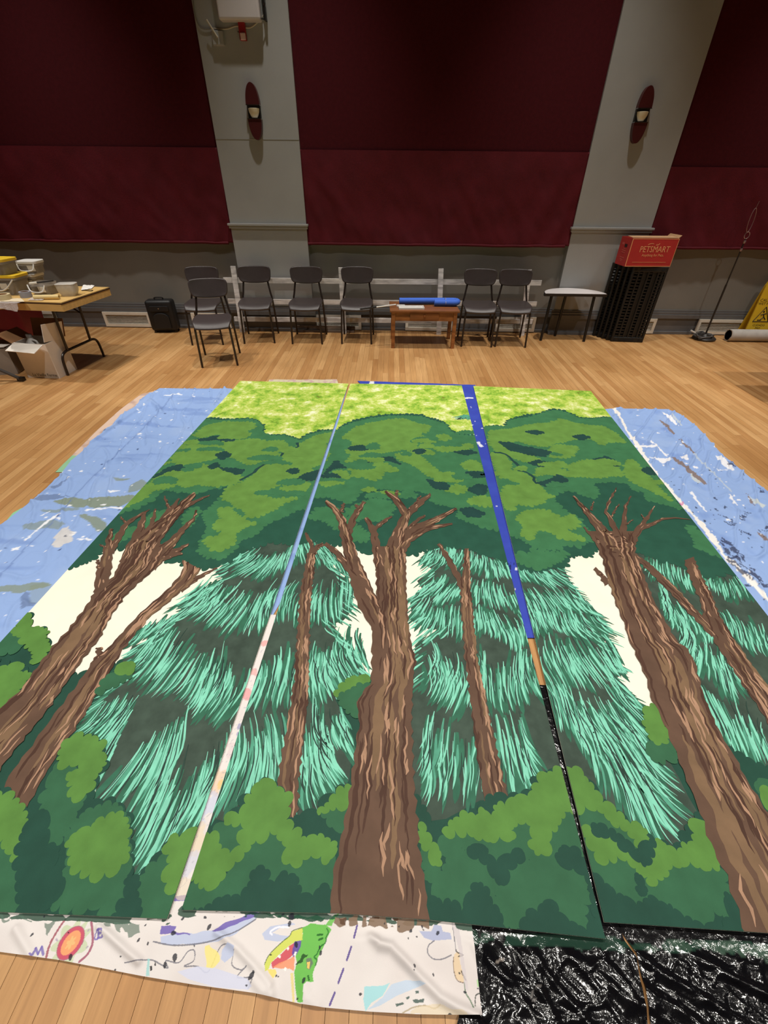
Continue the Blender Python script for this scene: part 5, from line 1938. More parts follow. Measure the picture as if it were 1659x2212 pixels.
for i, p in enumerate(bushes):
    fb.poly(leafy(gr(p), 0.05, 0.38, seed=100 + i), ZL[15])
bm_ = [
    ('H', [330, 190, 400, 140, 460, 170, 450, 230, 500, 330, 510, 380, 460, 440, 470, 470, 430, 530, 350, 640, 290, 660, 300, 540, 240, 510, 290, 430, 270, 390, 300, 300]),
    ('H', [440, 540, 520, 440, 620, 405, 720, 405, 760, 470, 780, 700, 770, 820, 760, 950, 680, 1070, 620, 1000, 540, 1010, 500, 1050, 460, 1000, 380, 990, 320, 990, 340, 900, 400, 820, 430, 700]),
    ('H', [880, 800, 1000, 690, 1060, 740, 1030, 850, 1070, 930, 1010, 1085, 820, 1080, 860, 1000, 810, 980]),
    ('H', [-60, 540, 50, 570, 100, 660, 130, 720, 110, 790, 130, 890, 150, 1050, 30, 1050, -60, 1000]),
    ('D', [-60, 640, 60, 510, 130, 560, 140, 620, 60, 650, -60, 670]), ('D', [640, 800, 780, 760, 800, 790, 680, 850, 590, 900]),
    ('I', [130, 805, 180, 660, 240, 690, 330, 665, 420, 550, 480, 490, 560, 400, 620, 378, 660, 430, 710, 500, 710, 560, 780, 540, 830, 500, 880, 520, 960, 550, 940, 700, 870, 690, 840, 750, 760, 750, 750, 640, 660, 610, 630, 710, 580, 650, 570, 590, 520, 590, 480, 690, 440, 740, 340, 740, 260, 790]),
    ('I', [300, 400, 350, 333, 400, 343, 450, 338, 470, 370, 430, 470, 370, 540, 320, 500]), ('I', [880, 290, 960, 255, 1040, 215, 1020, 340, 940, 360, 910, 310]),
    ('J', [400, 500, 440, 440, 500, 412, 560, 440, 640, 430, 700, 490, 760, 420, 820, 460, 830, 372, 900, 362, 970, 372, 970, 520, 1010, 550, 1090, 400, 1190, 240, 1230, 330, 1290, 530, 1240, 560, 1140, 500, 1100, 580, 940, 580, 830, 540, 750, 600, 680, 550, 700, 510, 590, 500, 500, 520, 430, 560]),
    ('J', [360, 770, 430, 650, 470, 560, 560, 530, 640, 570, 700, 620, 740, 700, 750, 760, 700, 800, 670, 740, 620, 720, 600, 760, 570, 850, 540, 890, 480, 830, 420, 850, 390, 810]),
    ('J', [780, 720, 820, 640, 900, 600, 980, 580, 1060, 600, 1130, 580, 1200, 640, 1280, 680, 1280, 760, 1260, 850, 1280, 1000, 1230, 970, 1180, 950, 1130, 910, 1090, 830, 1020, 840, 1000, 900, 920, 920, 870, 990, 790, 970, 760, 880, 720, 860]),
    ('J', [300, 530, 350, 510, 400, 600, 400, 690, 340, 710]),
    ('K', [320, 482, 420, 517, 470, 547, 510, 597, 600, 642, 690, 722, 690, 790, 600, 720, 560, 680, 500, 650, 400, 610, 310, 590]),
    ('K', [330, 730, 430, 800, 440, 890, 520, 850, 600, 850, 700, 920, 760, 980, 820, 1060, 780, 1140, 760, 1200, 700, 1190, 610, 1120, 560, 1130, 520, 1060, 460, 1060, 400, 960]),
    ('K', [830, 1060, 850, 990, 900, 990, 930, 900, 1010, 920, 1080, 870, 1160, 890, 1210, 940, 1280, 920, 1360, 1100, 1320, 1140, 1340, 1230, 1370, 1300, 1240, 1220, 1210, 1310, 1180, 1340, 1040, 1280, 960, 1220, 920, 1190, 850, 1200, 830, 1140]),
    ('K', [800, 20, 860, 30, 900, 0, 950, 20, 990, 150, 960, 110, 900, 150, 860, 170, 800, 130]), ('G', [800, 1420, 900, 1390, 940, 1450, 990, 1550, 900, 1540, 860, 1560, 800, 1520]),
    ('K', [1560, 300, 1700, 330, 1800, 600, 1700, 560]),
]
for i, (v, p) in enumerate(bm_):
    fm.poly(leafy(gr(px(v, p)), 0.045, 0.4, seed=120 + i), ZL[16])
bl_ = [
    ('H', [370, 130, 380, 60, 430, 0, 560, -10, 600, 20, 640, 140, 600, 210, 570, 250, 530, 330, 440, 350, 450, 280, 410, 230, 440, 200, 500, 240, 490, 150, 430, 160]),
    ('H', [430, 600, 470, 560, 560, 550, 580, 500, 640, 480, 700, 450, 750, 470, 780, 540, 770, 600, 780, 680, 740, 750, 640, 800, 570, 860, 560, 800, 440, 760, 460, 680, 430, 650]),
    ('H', [-60, 290, 30, 340, 130, 390, 170, 480, 180, 520, 120, 570, 150, 620, 130, 720, 90, 690, 50, 660, 40, 600, -60, 540]),
    ('H', [1010, 620, 1080, 590, 1200, 550, 1085, 900, 1060, 920, 1010, 860, 1030, 740]),
    ('D', [90, 540, 165, 415, 195, 450, 180, 505, 250, 500, 290, 520, 280, 570, 310, 610, 260, 700, 200, 720, 220, 660, 170, 600, 140, 560]),
    ('D', [-60, 790, 60, 730, 140, 710, 110, 770, 180, 770, 170, 820, 60, 950, -60, 1040]), ('D', [700, 740, 780, 705, 815, 745, 760, 780]),
    ('I', [240, 400, 160, 640, 190, 640, 240, 690, 330, 660, 350, 600, 410, 550, 460, 500, 520, 430, 600, 380, 640, 400, 690, 470, 710, 560, 780, 540, 820, 500, 880, 520, 930, 540, 965, 470, 900, 420, 860, 410, 800, 420, 770, 420, 720, 380, 690, 320, 700, 250, 680, 170, 640, 140, 540, 112, 500, 180, 430, 290, 350, 332, 390, 342, 440, 337, 470, 370, 440, 460, 370, 540, 310, 500, 320, 450, 270, 400]),
    ('I', [860, 290, 900, 250, 960, 180, 1040, 130, 1035, 210, 960, 250, 880, 280]),
    ('J', [430, 430, 490, 350, 580, 310, 630, 380, 640, 310, 680, 290, 720, 340, 750, 260, 800, 270, 850, 212, 950, 260, 960, 170, 1050, 70, 1170, 40, 1200, 220, 1150, 300, 1110, 380, 1060, 390, 1060, 480, 1010, 550, 970, 530, 960, 460, 970, 380, 920, 362, 830, 372, 840, 470, 760, 420, 710, 480, 660, 430, 610, 450, 570, 410, 500, 410]),
    ('J', [290, 360, 330, 420, 360, 490, 410, 530, 415, 580, 385, 620, 350, 520, 300, 490]),
    ('K', [130, 220, 240, 215, 330, 270, 400, 370, 460, 460, 560, 530, 620, 580, 660, 640, 750, 640, 770, 690, 740, 770, 700, 780, 690, 720, 640, 660, 580, 620, 510, 590, 470, 540, 420, 510, 330, 480, 290, 550, 220, 480]),
    ('K', [310, 630, 380, 670, 450, 720, 510, 700, 560, 750, 640, 820, 730, 890, 770, 930, 800, 860, 840, 750, 890, 740, 900, 790, 990, 810, 1060, 760, 1140, 760, 1110, 680, 1150, 580, 1220, 700, 1290, 800, 1230, 820, 1290, 910, 1230, 910, 1210, 950, 1150, 880, 1070, 870, 1020, 920, 950, 900, 890, 990, 840, 1000, 820, 1060, 780, 990, 700, 910, 630, 870, 560, 840, 500, 860, 440, 900, 420, 800, 340, 710]),
    ('G', [760, 1230, 800, 1170, 840, 1165, 900, 1310, 920, 1400, 880, 1430, 820, 1420, 770, 1320]), ('K', [1580, 390, 1640, 350, 1760, 380, 1760, 640, 1640, 520]),
    ('E', [770, 920, 780, 870, 850, 800, 960, 790, 960, 830, 880, 850, 830, 880, 790, 900]),
]
for i, (v, p) in enumerate(bl_):
    flt.poly(leafy(gr(px(v, p)), 0.045, 0.4, seed=150 + i), ZL[17])
fm.poly(leafy(gr(px('E', [780, 910, 850, 870, 960, 830, 940, 900, 900, 960, 900, 1040, 850, 1010, 800, 970])), 0.04, 0.4, seed=180), ZL[17])

# shaded hollows of the front bushes
fbd = coat('bush_dark')
for i, (v, p) in enumerate((
        ('J', [600, 770, 640, 722, 670, 745, 705, 800, 720, 865, 770, 900, 785, 965, 620, 1000, 560, 895]),
        ('J', [900, 1010, 920, 920, 1000, 905, 1020, 840, 1090, 830, 1110, 900, 1180, 950, 1230, 975, 1280, 1005, 1400, 1010, 1420, 1100]),
        ('J', [340, 830, 400, 812, 430, 850, 480, 835, 540, 890, 600, 930, 620, 1000, 330, 1000]),
        ('J', [590, 503, 690, 513, 690, 560, 750, 600, 830, 548, 920, 575, 870, 605, 815, 640, 770, 735, 735, 695, 690, 612, 640, 575, 570, 530]),
        ('J', [1095, 575, 1130, 508, 1180, 512, 1250, 570, 1290, 660, 1200, 635]),
        ('K', [340, 960, 400, 960, 470, 1060, 520, 1060, 560, 1130, 610, 1125, 700, 1190, 760, 1205, 780, 1140, 840, 1140, 850, 1200, 920, 1190, 960, 1220, 1040, 1280, 1180, 1340, 1440, 1350, 1460, 1450, 440, 1450]),
        ('K', [685, 985, 720, 972, 760, 1050, 775, 1100, 742, 1128, 705, 1100, 730, 1060]),
        ('K', [380, 642, 420, 612, 500, 655, 560, 685, 620, 720, 690, 790, 720, 810, 790, 730, 830, 725, 800, 850, 770, 910, 730, 882, 640, 812, 560, 742, 510, 698, 450, 708]),
        ('K', [1325, 1130, 1360, 1112, 1440, 1340, 1375, 1300]),
        ('I', [440, 742, 480, 690, 520, 592, 575, 592, 590, 650, 640, 712, 650, 622, 745, 628, 755, 745, 840, 748, 870, 692, 930, 700, 920, 840, 200, 840, 340, 748]),
        ('H', [130, 700, 150, 560, 200, 480, 285, 425, 300, 540, 290, 655, 355, 642, 365, 680, 330, 770, 390, 820, 330, 985, 150, 1060, 120, 850]),
        ('H', [770, 830, 800, 830, 845, 850, 800, 980, 855, 1000, 820, 1090, 680, 1090, 760, 950]))):
    fbd.poly(leafy(gr(px(v, p)), 0.045, 0.35, seed=400 + i), ZH)

# big trees (in front of everything)
new_tree()
trunk_pair([(714, 1985), (715, 1960), (718, 1901), (736, 1818), (753, 1728), (765, 1643), (777, 1563), (771, 1524), (777, 1511), (801, 1480), (804, 1379), (803, 1340), (813, 1292), (812, 1230), (808, 1186)],
           [(928, 1995), (922, 1950), (914, 1901), (904, 1826), (898, 1728), (893, 1679), (889, 1542), (893, 1462), (898, 1430), (889, 1400), (882, 1354), (877, 1270), (877, 1225), (877, 1186)], 0.55, 18, 90)
branch('P', [826, 1385, 16, 815, 1350, 36, 796, 1310, 44, 778, 1265, 38, 764, 1222, 30, 748, 1168, 24, 738, 1128, 18, 725, 1106, 11, 704, 1088, 5], 1.1, 18)
branch('P', [748, 1170, 20, 756, 1145, 16, 766, 1120, 14, 778, 1103, 11, 787, 1089, 6], 1, 18)
branch('P', [768, 1095, 6, 776, 1106, 8], 1, 18)
branch('P', [778, 1262, 24, 748, 1226, 15, 724, 1196, 12, 703, 1180, 8], 1, 18)
branch('P', [738, 1112, 8, 743, 1092, 5], 1, 18)
branch('P', [824, 1235, 26, 813, 1185, 20, 806, 1150, 16, 791, 1124, 7], 1, 18)
branch('P', [807, 1150, 9, 826, 1134, 8, 846, 1121, 4], 1, 18)
branch('P', [846, 1215, 46, 850, 1190, 34, 868, 1142, 24, 877, 1115, 20, 856, 1086, 14, 832, 1066, 5], 1.1, 18)
branch('P', [856, 1090, 10, 857, 1064, 5], 1, 18)
branch('P', [877, 1118, 18, 904, 1094, 14, 931, 1072, 6], 1, 18)
branch('P', [893, 1102, 8, 908, 1076, 4], 1, 18)
branch('P', [850, 1205, 34, 868, 1172, 24, 896, 1148, 18, 938, 1130, 13, 985, 1104, 5], 1, 18)
branch('P', [858, 1202, 28, 884, 1170, 16, 922, 1147, 12, 976, 1137, 4], 1, 18)
branch('P', [880, 1150, 10, 900, 1130, 7, 918, 1119, 4], 1, 18)
branch('P', [938, 1132, 7, 944, 1120, 4], 1, 18)
new_tree()
trunk_pair(px('D', [-330, 1360, -120, 1130, 0, 1000, 140, 870, 250, 720, 330, 610, 430, 500, 520, 380, 580, 280, 680, 200, 740, 90, 790, -30]),
           px('D', [-330, 1740, -120, 1500, 0, 1370, 170, 1150, 330, 950, 430, 800, 500, 700, 600, 570, 680, 420, 760, 310, 840, 230, 910, 170, 960, 110, 1000, 10]), 0.6, 18, 80)
branch('A', [165, 1130, 70, 175, 1050, 72, 192, 990, 64, 205, 910, 46, 210, 860, 30, 222, 800, 12], 1, 18)
branch('A', [165, 1010, 30, 150, 960, 16], 1, 18)
branch('A', [200, 900, 16, 160, 882, 6], 1, 18)
branch('A', [215, 920, 40, 262, 835, 34, 300, 772, 22, 350, 740, 14, 415, 702, 6], 1, 18)
branch('A', [300, 775, 14, 265, 738, 6], 1, 18)
branch('A', [330, 1000, 150, 370, 910, 150, 440, 830, 95, 500, 770, 64, 560, 710, 46, 610, 655, 36, 648, 620, 16], 0.9, 18)
branch('A', [340, 880, 60, 368, 800, 40, 385, 740, 24, 392, 715, 10], 1, 18)
branch('A', [380, 860, 46, 405, 820, 36, 430, 770, 24, 446, 698, 10], 1, 18)
branch('A', [470, 790, 46, 512, 715, 36, 545, 680, 22, 565, 645, 8], 1, 18)
branch('A', [515, 700, 18, 490, 632, 8], 1, 18)
branch('A', [590, 690, 24, 660, 655, 14, 722, 628, 5], 1, 18)
branch('A', [410, 970, 110, 490, 910, 60, 540, 860, 40, 590, 800, 26, 640, 750, 16, 656, 705, 6], 1, 18)
branch('A', [450, 960, 60, 500, 930, 44, 560, 912, 26, 615, 878, 8], 1, 18)
branch('A', [480, 950, 40, 540, 930, 26, 585, 928, 10], 1, 18)
new_tree()
trunk_pair(px('G', [360, -90, 415, 0, 460, 110, 490, 230, 540, 380, 600, 540, 650, 690, 720, 840, 780, 980, 800, 1110, 850, 1180, 920, 1350]) + px('K', [940, 0, 1050, 270, 1150, 520, 1200, 690, 1330, 960, 1440, 1290, 1480, 1420]),
           px('G', [690, -90, 700, 0, 700, 80, 760, 230, 830, 420, 920, 570, 990, 700, 1070, 760, 1130, 870, 1150, 970, 1190, 1120, 1250, 1250, 1330, 1420]) + px('K', [1400, 130, 1500, 320, 1580, 440, 1659, 570, 1850, 880, 2100, 1300, 2200, 1480]), 0.55, 18, 90)
branch('G', [500, 290, 46, 450, 220, 32, 402, 176, 24], 1, 18)
branch('C', [800, 940, 110, 775, 890, 60, 720, 820, 44, 670, 760, 30, 620, 700, 16, 598, 672, 6], 1, 18)
branch('C', [690, 750, 16, 705, 700, 6], 1, 18)
branch('C', [745, 940, 30, 695, 885, 20, 648, 840, 6], 1, 18)
branch('C', [840, 930, 90, 830, 875, 40, 800, 805, 26, 770, 752, 18, 798, 685, 12, 832, 625, 5], 1, 18)
branch('C', [800, 785, 14, 842, 715, 5], 1, 18)
branch('C', [860, 900, 50, 872, 800, 24, 880, 725, 16, 908, 672, 6], 1, 18)
branch('C', [870, 832, 12, 918, 800, 4], 1, 18)
branch('C', [890, 950, 60, 950, 852, 36, 990, 800, 22, 1035, 725, 5], 1, 18)
branch('C', [955, 850, 30, 1030, 822, 18, 1075, 797, 13, 1150, 790, 7, 1228, 800, 3], 1, 18)
branch('C', [985, 802, 10, 960, 768, 4], 1, 18)
branch('C', [770, 940, 130, 850, 940, 170, 910, 960, 100], 0.9, 18)

# --- assemble the three canvases
PLABEL = ['painted canvas with two brown trunks and a fir, lying on the left blue tarp', 'painted canvas with one central brown tree between two slender trees',
          'painted canvas with a leaning brown tree, lying beside the white-streaked tarp']
ORDER = [('meadow', 'painted_meadow', 'meadow', None), ('backbush', 'painted_far_bush', 'bdark', None), ('fir', 'painted_fir', 'fir', None), ('firg', 'fir_shade_stroke', 'firg', 'fir'), ('mint2', 'fir_soft_stroke', 'mint2', 'fir'),
         ('mint', 'fir_needle_stroke', 'mint', 'fir'), ('firdk', 'fir_dark_stroke', 'firdk', 'fir'), ('crown', 'painted_foliage', 'dark', None), ('crown_mid', 'foliage_midtone', 'mid', 'crown'), ('crown_light', 'foliage_highlight', 'light', 'crown'),
         ('crown_accent', 'foliage_shadow', 'deep', 'crown'), ('bush', 'painted_bush', 'bdark', None), ('bush_mid', 'bush_midtone', 'bmid', 'bush'), ('bush_light', 'bush_highlight', 'blight', 'bush'), ('bush_dark', 'bush_hollow', 'bdark', 'bush'),
         ('trunk', 'painted_trunk', 'bark', None), ('trunk_wash', 'bark_wash', 'barkw', 'trunk'), ('trunk_dark', 'bark_shadow', 'barkd', 'trunk'), ('trunk_light', 'bark_highlight', 'barkl', 'trunk')]
STUFF = {'firdk', 'firg', 'mint2', 'mint', 'trunk_wash', 'trunk_dark', 'trunk_light'}


def near_part(mb, cands):
    """the painted piece a set of strokes belongs to: the one whose centre is closest"""
    c = np.mean(np.array(mb.v)[:, :2], 0)
    return min(cands, key=lambda t: np.hypot(*(t[1] - c)))[0]


for k in range(3):
    root = thing('painted_canvas', PLABEL[k], 'painted backdrop', (0, 0, 0))
    q = PANELS[k]
    cxy = (sum(p[0] for p in q) / 4, sum(p[1] for p in q) / 4)
    root.location = (cxy[0], cxy[1], PANEL_TOP)
    off = Vector((-cxy[0], -cxy[1], -PANEL_TOP))
    outline = q if k != 1 else [q[0], _b1, _b2, q[1], q[2], q[3]]
    MB().prism([(p[0] - cxy[0], p[1] - cxy[1]) for p in outline], -0.0025, 0.0).build('canvas', PM['cream'], root)
    made = {}
    for key, nm, mk, par in ORDER:
        for it, ct_ in enumerate(coats[key].items):
            mb = ct_.mb[k]
            if not mb.f:
                continue
            mb.v = [(v[0] + off.x, v[1] + off.y, v[2] + off.z) for v in mb.v]
            if par and made.get(par):
                po = dict((i_, o_) for o_, c_, i_ in made[par]).get(it) if par == 'trunk' else None
                po = po or near_part(mb, [(o_, c_) for o_, c_, i_ in made[par]])
            else:
                po = root
            o = mb.build(nm, PM[mk], po, fix=False)
            if key in STUFF:
                o['kind'] = 'stuff'
            made.setdefault(key, []).append((o, np.mean(np.array(mb.v)[:, :2], 0), it))
# ------------------------------------------------------------------ DROP CLOTHS
def cloth(name, label, cat, left, right, res, hfun, base, paints, m, resu=None):
    """sheet lofted between a left and a right edge (ground points, same direction), with real wrinkles"""
    Ll = sum(math.hypot(left[i + 1][0] - left[i][0], left[i + 1][1] - left[i][1]) for i in range(len(left) - 1))
    wd = max(math.hypot(left[0][0] - right[0][0], left[0][1] - right[0][1]), math.hypot(left[-1][0] - right[-1][0], left[-1][1] - right[-1][1]))
    nv, nu = max(2, int(Ll / res)), max(2, int(wd / (resu or res)))
    Lp, Rp = np.array(resamp_n(left, nv + 1)), np.array(resamp_n(right, nv + 1))
    u_ = np.linspace(0, 1, nu + 1)[None, :, None]
    P = Lp[:, None, :] * (1 - u_) + Rp[:, None, :] * u_
    X, Y = P[..., 0].copy(), P[..., 1].copy()
    Z = hfun(X, Y)
    col = np.empty(X.shape + (3,))
    col[:] = lin(base)
    if paints:
        paints(X, Y, col)
    cx, cy = float(X.mean()), float(Y.mean())
    vs = np.stack([X - cx, Y - cy, Z], -1).reshape(-1, 3)
    idx = np.arange(vs.shape[0]).reshape(X.shape)
    fs = np.stack([idx[:-1, :-1], idx[:-1, 1:], idx[1:, 1:], idx[1:, :-1]], -1).reshape(-1, 4)
    me = bpy.data.meshes.new(name)
    me.vertices.add(len(vs))
    me.vertices.foreach_set('co', vs.ravel())
    me.loops.add(fs.size)
    me.loops.foreach_set('vertex_index', fs.ravel())
    me.polygons.add(len(fs))
    me.polygons.foreach_set('loop_start', np.arange(0, fs.size, 4))
    me.polygons.foreach_set('loop_total', np.full(len(fs), 4))
    me.update(calc_edges=True)
    me.validate()
    me.polygons.foreach_set('use_smooth', np.ones(len(me.polygons), bool))
    ca_ = me.color_attributes.new('paint', 'FLOAT_COLOR', 'POINT')
    ca_.data.foreach_set('color', np.concatenate([col.reshape(-1, 3), np.ones((len(vs), 1))], 1).ravel())
    me.materials.append(m)
    o = bpy.data.objects.new(name, me)
    C.objects.link(o)
    o.location = (cx, cy, 0)
    # upward normals
    if me.polygons[0].normal.z < 0:
        me.flip_normals()
    return tag(o, label, cat)


def blend(col, mask, c, a=1.0):
    mask = np.clip(mask.astype(float) * a, 0, 1)[..., None]
    col[:] = col * (1 - mask) + np.array(lin(c)) * mask


def soft(X, Y, poly, wob=0.0, s=8.0):
    if wob:
        X2 = X + wob * pnoise(X * s, Y * s + 3.3)
        Y2 = Y + wob * pnoise(X * s + 9.7, Y * s)
        return inpoly(X2, Y2, poly)
    return inpoly(X, Y, poly)


def wrinkle(seed, dirn, amp, mask_w=0.08, base=0.004, scale=1.0, ridgy=0.6):
    ca_, sa = math.cos(dirn), math.sin(dirn)

    def h(X, Y):
        out = sstep(0.0, mask_w, outside_panels(X, Y))
        U, V = (X * ca_ + Y * sa) * scale, (-X * sa + Y * ca_) * scale
        w = 0.35 * fbm(U * 2.2 + seed, V * 2.0, 3)
        r = np.clip(ridge(U * 1.2 + 0.4 * pnoise(U * 2, V * 2) + seed * 3, V * 4.5 + seed) - 0.72, 0, 1) / 0.28
        r2 = np.clip(ridge(U * 3.5 + seed * 7 + 0.5 * pnoise(U * 3, V * 3), V * 6.0 - seed) - 0.78, 0, 1) / 0.22
        return base + out * amp * np.clip(0.45 + w * 0.5 + ridgy * r ** 1.5 + 0.4 * ridgy * r2, 0.0, 3)
    return h


def ppoly(v, p):
    return gr(px(v, p))


m_blue = mat_vcol('blue_drop_cloth', 0.7, 0.15, 260)
BLUE = (144, 172, 222)


def spots(X, Y, col, n, c, seed, rmin, rmax, region, a=0.9, asp=1.6):
    r = np.random.default_rng(seed)
    x0, x1, y0, y1 = region
    for _ in range(n):
        x, y = r.uniform(x0, x1), r.uniform(y0, y1)
        rad = rmin + (rmax - rmin) * r.random() ** 3
        th = r.random() * 3.14
        ix = np.abs(X - x) < rad * asp * 2
        iy = np.abs(Y - y) < rad * asp * 2
        mk = ix & iy
        if not mk.any():
            continue
        dx, dy = X[mk] - x, Y[mk] - y
        u_ = dx * math.cos(th) + dy * math.sin(th)
        v_ = -dx * math.sin(th) + dy * math.cos(th)
        ins = (u_ / (rad * asp)) ** 2 + (v_ / rad) ** 2 < 1 + 0.3 * np.sin(u_ * 300)
        sub = col[mk]
        sub[ins] = sub[ins] * (1 - a) + np.array(lin(c)) * a
        col[mk] = sub


def paint_left(X, Y, col):
    n = 0.5 + 0.5 * fbm(X * 3, Y * 3, 4)
    blend(col, sstep(0.55, 0.95, n), (156, 180, 222), 0.6)
    blend(col, sstep(0.62, 0.9, 0.5 + 0.5 * fbm(X * 2 + 7, Y * 9, 3)), (108, 136, 196), 0.5)
    olive = (128, 138, 106)
    for v, p, a in (('L', [380, 880, 500, 865, 640, 862, 720, 850, 900, 850, 960, 840, 940, 880, 880, 910, 700, 930, 560, 925, 450, 905], 0.85),
                    ('L', [580, 980, 640, 965, 770, 1035, 780, 1070, 720, 1100, 640, 1030], 0.8), ('L', [930, 770, 1040, 720, 1060, 750, 980, 810, 930, 830], 0.7),
                    ('L', [160, 1050, 290, 1030, 420, 1010, 470, 1060, 420, 1090, 300, 1080, 180, 1090], 0.6), ('L', [290, 950, 430, 935, 560, 920, 560, 945, 400, 965, 300, 965], 0.6),
                    ('L', [0, 1500, 120, 1490, 260, 1455, 370, 1470, 300, 1510, 170, 1530, 0, 1540], 0.75), ('L', [240, 1480, 370, 1470, 330, 1560, 280, 1600, 200, 1610], 0.35),
                    ('L', [820, 715, 940, 715, 900, 730, 830, 730], 0.7)):
        blend(col, soft(X, Y, ppoly(v, p), 0.02), olive, a)
    for v, p in (('L', [250, 870, 300, 845, 440, 830, 500, 850, 380, 860, 240, 890]), ('L', [350, 800, 460, 730, 520, 700, 420, 790]), ('L', [180, 1540, 260, 1600, 150, 1650])):
        blend(col, soft(X, Y, ppoly(v, p), 0.03, 12), (78, 92, 128), 0.55)
    W = (238, 240, 246)
    for v, p in (('L', [615, 940, 880, 920, 880, 928, 620, 950]), ('L', [180, 1160, 250, 1100, 340, 1020, 430, 970, 440, 980, 340, 1040, 250, 1110, 190, 1170]), ('L', [90, 1220, 150, 1210, 140, 1230, 95, 1240]),
                 ('L', [0, 1245, 20, 1240, 15, 1260, 0, 1262]), ('L', [1180, 118, 1310, 112, 1310, 120, 1180, 126]), ('L', [780, 810, 870, 800, 870, 808, 790, 820]),
                 ('L', [560, 1150, 660, 1150, 650, 1165, 565, 1160]), ('L', [300, 980, 360, 950, 360, 956, 305, 986])):
        blend(col, soft(X, Y, ppoly(v, p), 0.008, 40), W, 0.9)
    blend(col, soft(X, Y, ppoly('L', [385, 1210, 400, 1130, 450, 1090, 490, 1060, 510, 1090, 545, 1110, 530, 1160, 470, 1200, 420, 1215]), 0.012, 20), (206, 204, 204), 0.95)
    blend(col, soft(X, Y, ppoly('L', [470, 1130, 485, 1128, 482, 1138, 470, 1140]), 0), (60, 66, 90), 0.9)
    spots(X, Y, col, 220, W, 3, 0.002, 0.010, (-2.3, -1.5, 0.9, 4.2))
    spots(X, Y, col, 60, (60, 76, 120), 4, 0.002, 0.007, (-2.3, -1.5, 0.9, 4.2))
    # crease lines
    for v, p in (('L', [0, 1440, 180, 1240, 380, 1040, 560, 830, 700, 690, 900, 490, 1080, 320, 1250, 120]),):
        d = distpl(X, Y, ppoly(v, p))
        blend(col, d < 0.004, (96, 120, 176), 0.6)


LX = PANELS[0]
left_edge = gr([(-1100, 2000), (-420, 1500), (0, 1141), (30, 1115), (100, 1060), (130, 1030), (180, 978), (205, 952), (260, 902), (318, 858), (345, 841)])
left_edge = [(min(x, -1.9), y) if y < 1.5 else (x, y) for x, y in left_edge]
le = [(-2.28 + 0.02 * math.sin(t * 3), t) for t in np.linspace(0.45, 1.9, 12)] + gr([(0, 1141), (30, 1115), (60, 1092), (100, 1058), (130, 1030), (155, 998), (180, 976), (205, 950), (235, 930), (260, 900), (290, 882), (318, 856), (330, 850), (345, 841)])
re_ = [(-0.52, 0.45), (-0.5, 1.4), (-0.44, 2.6), (-0.40, 3.6)] + gr([(750, 845), (740, 836)])
re_ = [(-0.75, 0.45), (-0.47, 1.6), (-0.42, 4.12)]


def h_left(X, Y):
    h = wrinkle(1.7, 1.9, 0.015, 0.07, 0.004, 1.5, 0.8)(X, Y)
    out = sstep(0.0, 0.10, outside_panels(X, Y))
    for p, w, a in ((px('L', [0, 1440, 180, 1240, 380, 1040, 560, 830, 700, 690, 900, 490, 1080, 320, 1250, 120]), 0.012, 0.007), (px('L', [1080, 160, 1130, 200, 1160, 250]), 0.02, 0.02),
                    (px('L', [1530, 190, 1560, 150, 1620, 60]), 0.012, 0.014), (px('L', [450, 760, 560, 700, 640, 690]), 0.015, 0.010), (px('L', [250, 880, 330, 840, 470, 700]), 0.02, 0.012), (px('L', [660, 460, 900, 290, 1070, 170]), 0.015, 0.018)):
        h = h + out * a * np.exp(-(distpl(X, Y, gr(p)) / w) ** 2)
    return h


cloth('blue_drop_cloth', 'paint-splashed blue drop cloth with olive smears under the left canvas', 'drop cloth', le, re_, 0.0075, h_left, BLUE, paint_left, m_blue)

pink = [(-2.33, 2.55)] + gr([(205, 935), (260, 885), (305, 852), (330, 846), (350, 846)])
pink_r = [(-2.1, 2.55), (-2.1, 3.2), (-2.05, 3.6), (-2.0, 3.9), (-1.98, 4.02)]
cloth('dust_sheet', 'pinkish dust sheet peeking out beneath the left blue cloth', 'drop cloth', pink, pink_r, 0.012, lambda X, Y: 0.0016 + 0.0012 * (1 + fbm(X * 8, Y * 8, 2)), (212, 186, 170),
      lambda X, Y, c: (blend(c, sstep(0.5, 0.8, 0.5 + 0.5 * fbm(X * 9, Y * 9, 3)), (178, 150, 140), 0.8), blend(c, Y < 2.78, (132, 190, 150), 0.9)), mat_vcol('dust_sheet', 0.9, 0.1))
mint_l = gr([(-40, 1176), (0, 1143), (28, 1108), (46, 1098)])
mint_r = [(x + 0.16, y) for x, y in mint_l]
cloth('mint_cloth', 'mint green cloth edge under the left blue cloth', 'drop cloth', mint_l, mint_r, 0.012, lambda X, Y: 0.0016 + 0.0006 * fbm(X * 8, Y * 8, 2), (140, 200, 160), None, mat_vcol('mint_cloth', 0.9, 0.1))


